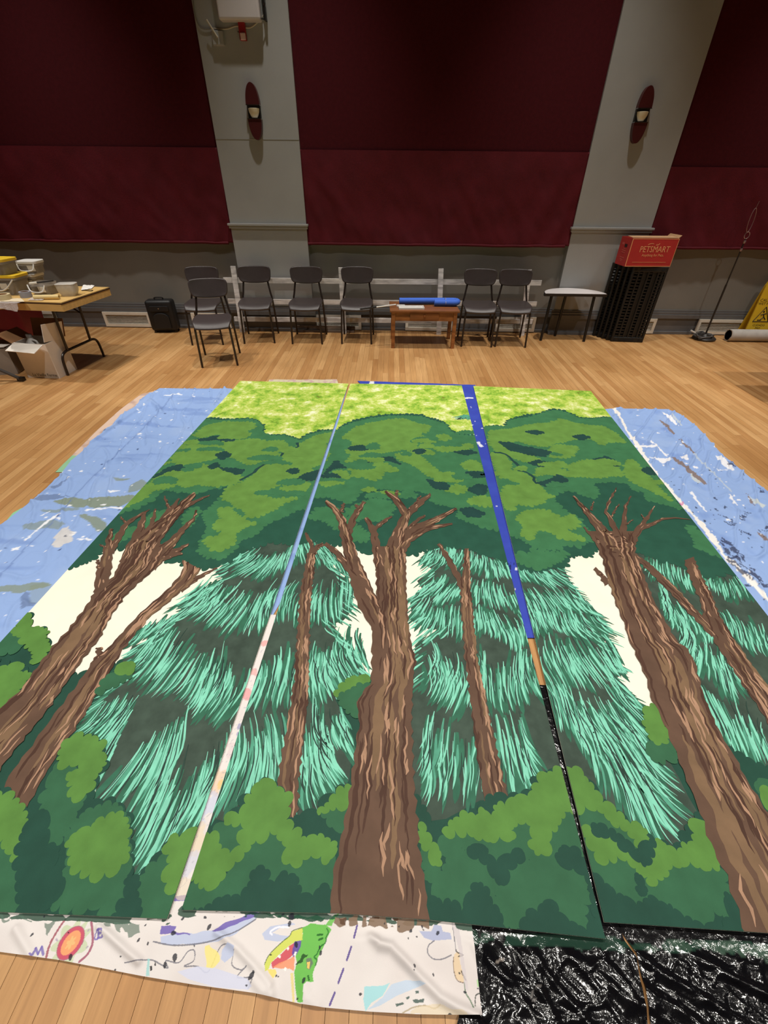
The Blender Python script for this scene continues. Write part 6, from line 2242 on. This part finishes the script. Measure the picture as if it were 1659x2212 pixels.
def paint_right(X, Y, col):
    n = 0.5 + 0.5 * fbm(X * 3 + 4, Y * 3, 4)
    blend(col, sstep(0.55, 0.95, n), (160, 184, 226), 0.6)
    blend(col, sstep(0.62, 0.9, 0.5 + 0.5 * fbm(X * 5 + 7, Y * 4 + 2, 3)), (112, 142, 204), 0.5)
    W = (238, 238, 242)
    wl = gr(px('C', [820, 190, 860, 250, 890, 310, 940, 375, 1000, 470, 1060, 555, 1120, 625, 1200, 715, 1280, 800, 1350, 890, 1420, 990, 1500, 1070, 1570, 1140, 1700, 1280]))
    d = distpl(X + 0.006 * pnoise(X * 30, Y * 30), Y, wl)
    blend(col, d < 0.013 + 0.010 * pnoise(X * 9, Y * 9), (240, 236, 230), 0.95)
    for v, p in (('C', [1080, 205, 1130, 230, 1165, 275, 1155, 280, 1110, 240]), ('C', [920, 385, 1050, 395, 1050, 402, 920, 395]), ('C', [1010, 455, 1120, 460, 1140, 468, 1080, 490, 1060, 470]),
                 ('C', [1370, 445, 1420, 455, 1450, 500, 1480, 525, 1450, 530, 1400, 490]), ('C', [1435, 665, 1460, 670, 1490, 715, 1470, 712]), ('C', [1020, 360, 1110, 445, 1105, 450, 1015, 370]), ('C', [1235, 640, 1320, 750, 1310, 752, 1230, 650]),
                 ('Q', [180, 1360, 270, 1345, 300, 1410, 240, 1420]), ('Q', [365, 1500, 430, 1495, 430, 1520, 370, 1520]), ('Q', [680, 1545, 850, 1550, 850, 1560, 690, 1556])):
        blend(col, soft(X, Y, gr(px(v, p)), 0.008, 30), W, 0.9)
    B = (132, 112, 100)
    for v, p in (('C', [1060, 250, 1085, 258, 1150, 325, 1140, 332]), ('C', [1165, 355, 1185, 362, 1260, 432, 1245, 436]), ('C', [1125, 452, 1150, 456, 1250, 530, 1325, 600, 1310, 606, 1230, 545]), ('Q', [1110, 1880, 1180, 1960, 1240, 2060, 1160, 2000]), ('C', [1590, 860, 1620, 870, 1659, 915, 1640, 915])):
        blend(col, soft(X, Y, gr(px(v, p)), 0.006, 30), B, 0.9)
    for v, p, a in (('C', [1140, 215, 1190, 280, 1180, 282, 1130, 225], .6), ('Q', [300, 1590, 480, 1720, 440, 1745, 370, 1700], .7), ('Q', [1150, 1920, 1370, 2040, 1350, 2090, 1230, 2030], .6), ('C', [1250, 430, 1460, 640, 1455, 645, 1245, 440], .5), ('C', [1590, 690, 1640, 710, 1630, 730, 1580, 705], .5)):
        blend(col, soft(X, Y, gr(px(v, p)), 0.006, 30), (206, 212, 206), a)
    blend(col, soft(X, Y, gr(px('C', [1170, 700, 1200, 695, 1195, 712, 1175, 712])), 0.01, 40), (206, 90, 150), 0.7)
    # dry black brush marks
    k_ = pnoise(X * 70 + Y * 40, Y * 12 - X * 12)
    for v, p in (('C', [1380, 905, 1440, 900, 1540, 1020, 1640, 1130, 1659, 1180, 1560, 1130, 1440, 1010]), ('C', [1400, 810, 1480, 790, 1450, 830]), ('C', [1500, 760, 1550, 755, 1530, 800, 1500, 790]), ('C', [1370, 740, 1440, 780, 1430, 790, 1365, 750]), ('C', [1600, 845, 1659, 830, 1659, 860, 1620, 860]),
                 ('C', [1490, 850, 1550, 870, 1540, 890, 1500, 870]), ('C', [1420, 470, 1470, 480, 1490, 510, 1440, 500]), ('C', [1500, 520, 1540, 545, 1530, 560]), ('C', [1600, 610, 1640, 650, 1620, 650])):
        blend(col, soft(X, Y, gr(px(v, p)), 0.02, 20) & (k_ > -0.05), (52, 56, 84), 0.85)
    spots(X, Y, col, 160, W, 13, 0.002, 0.010, (1.75, 2.55, 1.0, 3.8))
    spots(X, Y, col, 130, (48, 56, 86), 14, 0.002, 0.008, (1.75, 2.55, 1.0, 2.7))


rl_ = [(0.72, 0.95), (0.83, 2.6), (0.86, 3.6)]
rl_ = gr([(1162, 1480), (1100, 1110), (1085, 1000)]) + [(1.3, 3.70)]
rr_ = [(2.62, 0.9), (2.60, 1.6)] + gr([(1659, 1065), (1620, 1035), (1590, 1010), (1560, 985), (1545, 970), (1525, 945), (1505, 925), (1485, 908), (1465, 895), (1440, 886)])
rl_ = [(0.70, 0.95), (0.80, 2.4), (1.0, 3.74)]


def h_right(X, Y):
    h = wrinkle(5.1, 0.9, 0.017, 0.07, 0.003, 1.5, 0.8)(X, Y)
    out = sstep(0.0, 0.10, outside_panels(X, Y))
    for p, w, a in ((px('C', [1290, 365, 1330, 380, 1380, 390]), 0.02, 0.018), (px('C', [1240, 640, 1330, 690, 1420, 730, 1530, 760]), 0.012, 0.010), (px('C', [830, 185, 880, 180, 915, 165]), 0.018, 0.022), (px('C', [1560, 720, 1640, 760]), 0.015, 0.01)):
        h = h + out * a * np.exp(-(distpl(X, Y, gr(p)) / w) ** 2)
    return h


cloth('blue_drop_cloth', 'blue drop cloth with white and brown streaks under the right canvas', 'drop cloth', rl_, rr_, 0.0075, h_right, BLUE, paint_right, m_blue)

# royal blue strip
def paint_royal(X, Y, col):
    blend(col, sstep(0.5, 0.9, 0.5 + 0.5 * fbm(X * 6, Y * 6, 3)), (64, 84, 186), 0.6)
    W = (232, 234, 242)
    for p in (ppoly('B', [950, 118, 1000, 118, 1000, 124, 950, 124]), ppoly('B', [1015, 350, 1030, 345, 1052, 370, 1040, 375]), ppoly('B', [470, 30, 495, 34, 492, 55, 470, 52])):
        blend(col, soft(X, Y, p, 0.004, 40), W, 0.9)
    spots(X, Y, col, 60, W, 23, 0.002, 0.008, (0.55, 0.85, 1.0, 4.2))
    for p in (ppoly('B', [1170, 965, 1200, 960, 1205, 1010, 1180, 1015]),):
        blend(col, soft(X, Y, p, 0.02, 40) & (pnoise(X * 60, Y * 60) > 0.05), (30, 36, 76), 0.9)


roy_l = [fl2((1040, 1380)), (0.35, 2.4), (0.0, 3.6), fl2((772, 824))]
roy_r = [fl2((1158, 1380)), (0.82, 2.4), (0.9, 3.6), fl2((1026, 833))]
cloth('royal_blue_tarp', 'royal blue tarp showing as a strip between two painted canvases', 'tarp', roy_l, roy_r, 0.010, lambda X, Y: 0.0075 + 0.002 * fbm(X * 9, Y * 9, 2), (58, 74, 176), paint_royal, mat_vcol('royal_tarp', 0.45, 0.2))
cloth('patterned_cloth', 'pale pink-printed cloth edge behind the far end of the left canvas', 'drop cloth', gr([(575, 840), (582, 822)]), gr([(735, 842), (728, 822)]), 0.010, lambda X, Y: 0.006 + 0.004 * (1 + fbm(X * 7, Y * 7, 2)), (206, 196, 168),
      lambda X, Y, c: blend(c, pnoise(X * 22, Y * 22) > 0.15, (190, 150, 160), 0.7), mat_vcol('patterned_cloth', 0.9, 0.1))

# white printed sheet at the near end ---------------------------------------------------------
def paint_sheet(X, Y, col):
    blend(col, sstep(0.45, 0.95, 0.5 + 0.5 * fbm(X * 4, Y * 4, 3)), (214, 206, 204), 0.8)
    PU, LB, GY = (118, 104, 178), (186, 196, 224), (112, 112, 124)

    def F(v, p, c, a=0.9, w=0.0, s=30):
        blend(col, soft(X, Y, gr(px(v, p)), w, s), c, a)

    def Ln(v, p, c, w=0.002, a=0.85):
        w = w * 0.72
        blend(col, distpl(X, Y, [(q_.x, q_.y) for q_ in spl([(x, y, 0) for x, y in gr(px(v, p))], 6)]) < w, c, a)
    # pale blue pools and purple brush strokes under the left seam
    F('I', [0, 960, 100, 940, 250, 930, 380, 890, 480, 840, 560, 820, 480, 890, 380, 960, 250, 1000, 100, 1005, 0, 1000], LB, 0.9, 0.004)
    F('I', [0, 900, 60, 888, 85, 900, 70, 935, 165, 940, 160, 948, 60, 945, 0, 945], PU, 0.95, 0.006)
    F('I', [280, 925, 350, 880, 440, 850, 490, 820, 540, 818, 500, 850, 430, 880, 350, 920, 300, 930], PU, 0.95, 0.003)
    F('I', [75, 735, 150, 725, 140, 758, 70, 762], PU, 0.95)
    Ln('I', [-40, 985, 60, 1005, 180, 1000, 300, 975, 420, 925, 520, 860], GY, 0.0022)
    Ln('I', [-200, 1100, -60, 1085, 0, 1110, 40, 1130, 30, 1090, 100, 1100, 150, 1040, 185, 1035, 180, 1090, 130, 1120, 200, 1120, 260, 1150, 330, 1010, 400, 1020, 390, 1110, 440, 1140, 470, 1120, 420, 1180, 500, 1185, 480, 1240], GY, 0.0018)
    F('I', [335, 1030, 370, 990, 405, 1010, 400, 1060, 350, 1100, 330, 1080], LB, 0.9)
    F('I', [245, 1020, 270, 1005, 330, 1070, 330, 1090, 270, 1150, 240, 1140], (236, 222, 130), 0.85, 0.006)
    F('I', [90, 1150, 200, 1120, 300, 1130, 480, 1190, 500, 1230, 480, 1250, 300, 1235, 150, 1190], (206, 210, 232), 0.85)
    F('I', [555, 940, 600, 900, 720, 880, 740, 890, 660, 905, 610, 935, 660, 950, 740, 960, 640, 985, 570, 975], LB, 0.9)
    Ln('I', [610, 945, 600, 930, 640, 905, 700, 905], (240, 240, 250), 0.003)
    # oval target with two letters
    cx, cy = fl2(px('M', [618, 545])[0])
    def ell(rx, ry, th, c, a=0.9):
        u_ = (X - cx) * math.cos(th) + (Y - cy) * math.sin(th)
        v_ = -(X - cx) * math.sin(th) + (Y - cy) * math.cos(th)
        blend(col, (u_ / rx) ** 2 + (v_ / ry) ** 2 < 1, c, a)
    th = -0.45
    u_ = (X - cx) * math.cos(th) + (Y - cy) * math.sin(th)
    v_ = -(X - cx) * math.sin(th) + (Y - cy) * math.cos(th)
    ang = np.arctan2(v_ * 0.7, u_)
    blend(col, ((u_ / 0.042) ** 2 + (v_ / 0.042) ** 2 < 1 + 0.35 * np.sin(ang * 9)), (176, 200, 140), 0.55)
    ell(0.031, 0.034, th, (172, 86, 120))
    ell(0.029, 0.032, th, (202, 88, 108))
    ell(0.020, 0.025, th, (236, 168, 116))
    blend(col, ((u_ / 0.009) ** 2 + (v_ / 0.012) ** 2 < 1 + 0.6 * np.sin(ang * 6)), (230, 190, 130), 0.8)
    Ln('M', [410, 670, 430, 590, 470, 500, 540, 390, 570, 350], (160, 84, 100), 0.004, 0.9)
    Ln('M', [690, 705, 760, 640, 800, 550, 800, 440, 790, 370], (160, 84, 110), 0.004, 0.9)
    for p in ([500, 505, 515, 530, 495, 535, 485, 515], [765, 430, 780, 430, 765, 455, 755, 445], [755, 570, 770, 570, 755, 595, 742, 590]):
        F('M', p, (170, 160, 178), 0.8)
    # lettering M and E, drawn as pen strokes
    Ln('M', [280, 640, 300, 650, 325, 590], PU, 0.003)
    Ln('M', [325, 590, 340, 645], PU, 0.003)
    Ln('M', [340, 645, 370, 580], PU, 0.003)
    Ln('M', [370, 580, 385, 645], PU, 0.004)
    Ln('M', [860, 435, 850, 500], PU, 0.004)
    Ln('M', [845, 440, 885, 432, 888, 445], PU, 0.003)
    Ln('M', [855, 468, 880, 465], PU, 0.003)
    Ln('M', [845, 505, 885, 498, 885, 485], PU, 0.003)
    Ln('M', [845, 440, 825, 480, 820, 515, 845, 515], PU, 0.0022)
    # green reptile head
    G1, G2 = (104, 186, 76), (206, 214, 96)
    F('N', [330, 215, 400, 180, 500, 190, 540, 230, 510, 300, 480, 370, 450, 420, 430, 480, 410, 540, 415, 590, 370, 590, 350, 620, 345, 740, 300, 740, 290, 620, 275, 520, 300, 460, 290, 400, 320, 330, 340, 270], G1, 0.95, 0.003)
    F('N', [500, 195, 560, 120, 600, 110, 560, 170, 540, 210], G1, 0.9, 0.004)
    F('N', [340, 215, 265, 240, 250, 270, 190, 320, 110, 400, 75, 470, 80, 520, 100, 510, 120, 460, 200, 380, 260, 330, 300, 310, 340, 300], G2, 0.95)
    F('N', [300, 310, 250, 340, 190, 400, 120, 460, 130, 500, 180, 470, 230, 440, 280, 400], (206, 84, 96), 0.95)
    F('N', [130, 490, 180, 460, 250, 430, 285, 410, 280, 520, 250, 500, 180, 500], (236, 150, 110), 0.9)
    F('N', [285, 310, 330, 305, 325, 350, 300, 400, 275, 420, 265, 390], (104, 84, 164), 0.95)
    F('N', [100, 500, 150, 500, 160, 530, 130, 575, 110, 540], (240, 214, 110), 0.9, 0.004)
    F('N', [255, 530, 275, 530, 285, 735, 270, 735], (226, 210, 140), 0.9)
    F('N', [365, 430, 400, 425, 415, 460, 390, 510, 370, 500], (110, 110, 110), 0.8)
    F('N', [372, 455, 395, 452, 385, 505, 372, 495], (240, 200, 110), 0.95)
    for p in ([170, 405, 190, 410, 185, 430, 165, 420], [235, 350, 248, 355, 240, 375, 230, 365], [285, 380, 300, 385, 290, 415, 278, 405], [215, 490, 230, 495, 220, 520, 208, 505]):
        F('N', p, (244, 240, 236), 0.95)
    F('N', [285, 470, 350, 400, 375, 405, 340, 450, 300, 480], (34, 60, 40), 0.85, 0.006, 60)
    Ln('N', [75, 470, 110, 400, 190, 320, 250, 270, 270, 235, 340, 212], (90, 110, 60), 0.0016)
    Ln('N', [430, 480, 440, 440, 420, 420, 440, 400, 465, 350, 500, 320, 505, 280, 520, 250, 510, 220], (40, 110, 50), 0.0022)
    for p in ([445, 265, 480, 262], [455, 300, 480, 290], [380, 555, 385, 580]):
        Ln('N', p, (30, 90, 40), 0.003)
    # dashed purple line
    for p in ([720, 200, 700, 285], [680, 350, 650, 440], [625, 505, 590, 600], [565, 670, 530, 755]):
        Ln('N', p, (100, 84, 150), 0.0035, 0.95)
    # faint blue shapes and creature outlines at the right
    F('N', [770, 625, 900, 620, 950, 600, 900, 690, 820, 740, 780, 800, 765, 720], (150, 214, 222), 0.8)
    F('N', [790, 790, 900, 700, 960, 610, 1060, 580, 1160, 590, 1200, 610, 1120, 640, 1000, 690, 880, 760], (186, 206, 228), 0.8)
    F('N', [1155, 235, 1240, 240, 1260, 190, 1310, 200, 1320, 240, 1375, 250, 1380, 295, 1250, 305, 1190, 285], (170, 178, 210), 0.9)
    Ln('N', [1260, 305, 1220, 340, 1215, 390, 1250, 430, 1310, 435, 1380, 405], GY, 0.0018)
    Ln('N', [1040, 810, 1120, 770, 1200, 760, 1260, 780, 1300, 755], (176, 160, 130), 0.0018)
    F('N', [1100, 800, 1200, 770, 1330, 760, 1480, 810, 1500, 830, 1100, 830], (222, 206, 176), 0.7, 0.006)
    F('N', [1400, 400, 1420, 380, 1450, 405, 1435, 430, 1450, 500, 1480, 570, 1460, 600, 1410, 570, 1390, 480], (222, 198, 164), 0.9)
    Ln('N', [1410, 365, 1420, 385, 1460, 405, 1430, 415], (30, 30, 34), 0.002)
    Ln('N', [1395, 420, 1395, 500, 1420, 580, 1470, 600], (120, 100, 90), 0.0015)
    Ln('N', [1450, 520, 1480, 580], (30, 30, 34), 0.0025)
    Ln('N', [1470, 600, 1480, 670, 1510, 720, 1530, 770], (90, 120, 90), 0.0025)
    F('N', [1555, 580, 1585, 565, 1600, 620, 1560, 630], (166, 206, 150), 0.9)
    Ln('N', [1560, 640, 1590, 640, 1580, 670, 1550, 690, 1545, 760], (50, 60, 54), 0.0018)
    Ln('N', [1385, 180, 1400, 280, 1410, 370], GY, 0.0015)
    F('N', [1380, 180, 1430, 190, 1450, 320, 1490, 590, 1500, 660, 1475, 640, 1430, 360], (204, 196, 200), 0.7)
    for p in ([990, 745, 1040, 735, 1050, 750, 1000, 762], [1110, 720, 1190, 712, 1185, 735, 1115, 740], [1060, 700, 1085, 690, 1090, 705, 1070, 715], [1125, 655, 1150, 652, 1155, 668, 1130, 675]):
        F('N', p, (66, 92, 86), 0.9, 0.002, 60)
    # dried green and brown paint along the canvas edge
    dE = np.minimum(distpl(X, Y, [PANELS[0][0], PANELS[0][1]]), distpl(X, Y, [PANELS[1][0], _b1, _b2, PANELS[1][1]]))
    k_ = 0.5 + 0.5 * fbm(X * 14, Y * 30, 3)
    blend(col, (dE > -0.003) & (dE < 0.006 + 0.010 * k_) & (k_ > 0.42) & (X < 0.35), (40, 78, 62), 0.92)
    for v, p in (('M', [390, 380, 480, 350, 470, 400, 420, 470, 395, 450]), ('M', [900, 370, 1240, 370, 1210, 440, 1130, 500, 1060, 460, 960, 440]), ('M', [0, 300, 160, 320, 380, 345, 160, 345, 0, 320])):
        blend(col, soft(X, Y, gr(px(v, p)), 0.012, 30) & (pnoise(X * 50 + Y * 30, Y * 20) > -0.25), (86, 112, 98), 0.75)
    blend(col, soft(X, Y, gr(px('I', [545, 825, 700, 840, 900, 850, 880, 875, 760, 865, 640, 850])), 0.006, 40), (38, 80, 60), 0.95)
    kb = pnoise(X * 60, Y * 16)
    blend(col, soft(X, Y, gr(px('I', [940, 850, 1060, 835, 1480, 860, 1470, 900, 1400, 905, 1330, 925, 1240, 900, 1190, 920, 1100, 885, 1020, 905, 950, 890])), 0.012, 30) & (kb > -0.3), (132, 110, 92), 0.95)
    for p in ([975, 860, 1020, 855, 1020, 885, 985, 885], [1150, 840, 1200, 835, 1190, 860, 1160, 860], [1270, 855, 1310, 855, 1300, 875, 1275, 870]):
        F('I', p, (96, 70, 54), 0.9, 0.006, 50)
    r = np.random.default_rng(5)
    spots(X, Y, col, 70, (44, 46, 56), 31, 0.0015, 0.006, (-1.3, 0.25, 0.08, 0.28))
    for p in ([1290, 745, 1310, 742, 1312, 780, 1295, 785], [1335, 705, 1345, 720, 1340, 745, 1328, 735]):
        F('M', p, (24, 26, 34), 0.95)
    F('M', [1265, 690, 1285, 690, 1290, 830, 1255, 830], (150, 206, 206), 0.8, 0.004)
    # drawings showing in the seam
    for c_, rr, q_ in (((572, 1392), 0.018, (226, 120, 120)), ((536, 1500), 0.03, (226, 112, 122)), ((549, 1455), 0.02, (224, 140, 140)), ((470, 1690), 0.05, (228, 190, 150)), ((450, 1745), 0.05, (186, 196, 226)), ((478, 1700), 0.02, (236, 190, 90)), ((425, 1815), 0.05, (226, 206, 170)), ((413, 1868), 0.04, (196, 200, 222)), ((519, 1570), 0.014, (84, 96, 170)), ((517, 1590), 0.012, (84, 96, 170)), ((401, 1920), 0.03, (222, 206, 180)), ((505, 1625), 0.03, (214, 196, 200))):
        gx, gy = fl2(c_)
        blend(col, (X - gx) ** 2 + (Y - gy) ** 2 < (rr * (0.8 + 0.5 * pnoise(X * 40, Y * 40))) ** 2, q_, 0.55)
    seam = np.abs(pnoise(X * 24 + 3, Y * 24)) < 0.018
    blend(col, seam & (Y > 0.32) & (Y < 1.15), (150, 150, 168), 0.5)


sh_l = [(-1.55, 0.18), (-1.4, 0.6), (-1.2, 1.28)]
near = gr([(-250, 2020), (0, 2057), (132, 2075), (220, 2092), (311, 2110), (420, 2128), (550, 2146), (610, 2160), (648, 2169), (698, 2177), (796, 2186), (900, 2192), (1017, 2194), (1040, 2194)])
farl = [(x, 1.36) for x in np.linspace(-1.3, 0.30, 4)]
farl = [fl2((-150, 1296)), fl2((300, 1296)), fl2((612, 1296)), (0.27, 1.36)]
farl = [(-1.45, 1.34), (-0.9, 1.335), (-0.35, 1.33), (0.262, 1.32)]


def h_sheet(X, Y):
    out = sstep(0.0, 0.03, outside_panels(X, Y))
    h = 0.009 + out * 0.004 * np.clip(0.5 + fbm(X * 5, Y * 7, 3), 0, 2)
    for v, p, w, a in (('N', [820, 260, 880, 330, 960, 350, 1050, 440, 1160, 560, 1300, 700, 1420, 770, 1560, 830], 0.012, 0.016), ('N', [0, 580, 60, 650, 120, 680], 0.012, 0.010), ('M', [860, 400, 980, 510, 1100, 620, 1200, 700], 0.010, 0.012), ('M', [160, 430, 220, 540, 280, 640], 0.012, 0.009),
                       ('N', [740, 290, 800, 270, 850, 300], 0.03, 0.008), ('N', [340, 570, 370, 700, 440, 760], 0.015, 0.007), ('I', [310, 930, 430, 1030, 560, 1170, 600, 1220], 0.010, 0.010), ('N', [1440, 260, 1520, 300, 1590, 480], 0.01, 0.006)):
        h = h + out * a * np.exp(-(distpl(X, Y, gr(px(v, p))) / w) ** 2)
    return h


# lofted from the hidden far edge (left polyline runs along the far edge, right polyline along the near edge)
def cloth_fn(*a, **k):
    return cloth(*a, **k)


sheet_mat = mat_vcol('printed_sheet', 0.85, 0.1, 500)
nearR = near + gr([])
cloth('printed_sheet', 'white printed bedsheet used as a drop cloth, with cartoon drawings', 'drop cloth', near, [(x * 0.99, 0.36) for x, y in near], 0.0016, h_sheet, (224, 218, 216), paint_sheet, sheet_mat, resu=0.0011)
s2 = cloth('sheet_fold', None, None, [(-0.75, 0.36), (-0.62, 1.335)], [(-0.40, 0.36), (-0.35, 1.325)], 0.004, h_sheet, (224, 218, 216), paint_sheet, sheet_mat)
prs = [o for o in C.objects if o.name == 'printed_sheet'][0]
s2.parent = prs
s2.location = (s2.location.x - prs.location.x, s2.location.y - prs.location.y, 0)

# black plastic ------------------------------------------------------------------------------
def plastic_mat():
    m = bpy.data.materials.new('black_polythene')
    m.use_nodes = True
    nt = m.node_tree
    b = nt.nodes['Principled BSDF']
    a = nt.nodes.new('ShaderNodeVertexColor')
    a.layer_name = 'paint'
    nt.links.new(a.outputs['Color'], b.inputs['Base Color'])
    b.inputs['Roughness'].default_value = 0.13
    b.inputs['Specular IOR Level'].default_value = 0.6
    g = nt.nodes.new('ShaderNodeNewGeometry')
    n2 = nt.nodes.new('ShaderNodeTexNoise')
    n2.inputs['Scale'].default_value = 36
    n2.inputs['Detail'].default_value = 4
    n2.inputs['Distortion'].default_value = 1.2
    nt.links.new(g.outputs['Position'], n2.inputs['Vector'])
    bp = nt.nodes.new('ShaderNodeBump')
    bp.inputs['Strength'].default_value = 0.35
    bp.inputs['Distance'].default_value = 0.006
    nt.links.new(n2.outputs['Fac'], bp.inputs['Height'])
    nt.links.new(bp.outputs['Normal'], b.inputs['Normal'])
    return m


def h_plastic(seed, dirn):
    ca_, sa = math.cos(dirn), math.sin(dirn)
    sheet_poly = [(-2, -1)] + near[:-1] + [near[-1], fl2((1046, 2167)), fl2((1036, 2088)), fl2((1020, 1960)), (-2, 0.5)]
    edge = [near[-1], fl2((1046, 2167)), fl2((1036, 2088)), fl2((1020, 1960))]

    def h(X, Y):
        out = sstep(-0.004, 0.05, outside_panels(X, Y))
        under = inpoly(X, Y, sheet_poly)
        out = out * np.where(under, 0.0, sstep(0.0, 0.03, distpl(X, Y, edge)))
        U, V = X * ca_ + Y * sa, -X * sa + Y * ca_
        w1, w2 = pnoise(U * 4 + seed, V * 4), pnoise(U * 9, V * 9 + seed)
        r = np.clip(ridge(U * 2.2 + 0.5 * w1, V * 9 + 0.7 * w1 + seed) - 0.3, 0, 1)
        r2 = np.clip(ridge(U * 7 + 0.8 * w2 + seed, V * 15 + 0.8 * w1) - 0.4, 0, 1)
        r3 = np.clip(ridge(X * 16 + w1, Y * 20 + w2 + seed) - 0.35, 0, 1)
        return 0.0035 + out * (0.020 * r ** 1.6 + 0.009 * r2 ** 1.4 + 0.005 * r3 + 0.003)
    return h


def paint_plastic(X, Y, col):
    d = outside_panels(X, Y)
    k_ = 0.5 + 0.5 * fbm(X * 12, Y * 22, 3)
    blend(col, (d > -0.003) & (d < 0.012 + 0.02 * k_) & (k_ > 0.35), (38, 66, 54), 0.8)
    blend(col, soft(X, Y, gr(px('K', [780, 1400, 1000, 1430, 1200, 1450, 1420, 1440, 1659, 1500, 1659, 1620, 1400, 1580, 1300, 1540, 1000, 1500, 800, 1490])), 0.02, 14) & (k_ > 0.45), (70, 92, 78), 0.55)
    blend(col, soft(X, Y, gr(px('J', [740, 1190, 790, 1150, 800, 1170, 750, 1195])), 0.006, 60), (150, 140, 132), 0.8)
    blend(col, soft(X, Y, gr(px('J', [960, 1340, 1010, 1320, 1020, 1370, 970, 1390])), 0.02, 50) & (pnoise(X * 80, Y * 80) > 0), (130, 126, 124), 0.7)


m_poly_b = plastic_mat()
pa_l = [(0.18, -0.35), (0.17, 0.05)] + gr([(990, 2197), (1015, 2100), (1012, 1990)]) + [(0.40, 1.0)]
pa_r = [(0.66, -0.35)] + gr([(1398, 2230), (1387, 2150), (1371, 2070), (1347, 2030)]) + [(0.665, 0.60), (0.70, 1.0)]
cloth('black_polythene', 'glossy crumpled black plastic sheet next to the printed bedsheet', 'plastic sheet', pa_l, pa_r, 0.005, h_plastic(2.3, 2.2), (13, 13, 16), paint_plastic, m_poly_b)
pb_l = [(0.69, -0.35)] + gr([(1402, 2212), (1388, 2130), (1372, 2060), (1345, 2020), (1330, 1985)]) + [(0.68, 0.60)]
pb_r = [(1.75, -0.35), (1.75, 0.60)]
cloth('black_polythene', 'glossy crumpled black plastic sheet under the leaning-tree canvas', 'plastic sheet', pb_l, pb_r, 0.005, h_plastic(6.1, 2.35), (13, 13, 16), paint_plastic, m_poly_b)
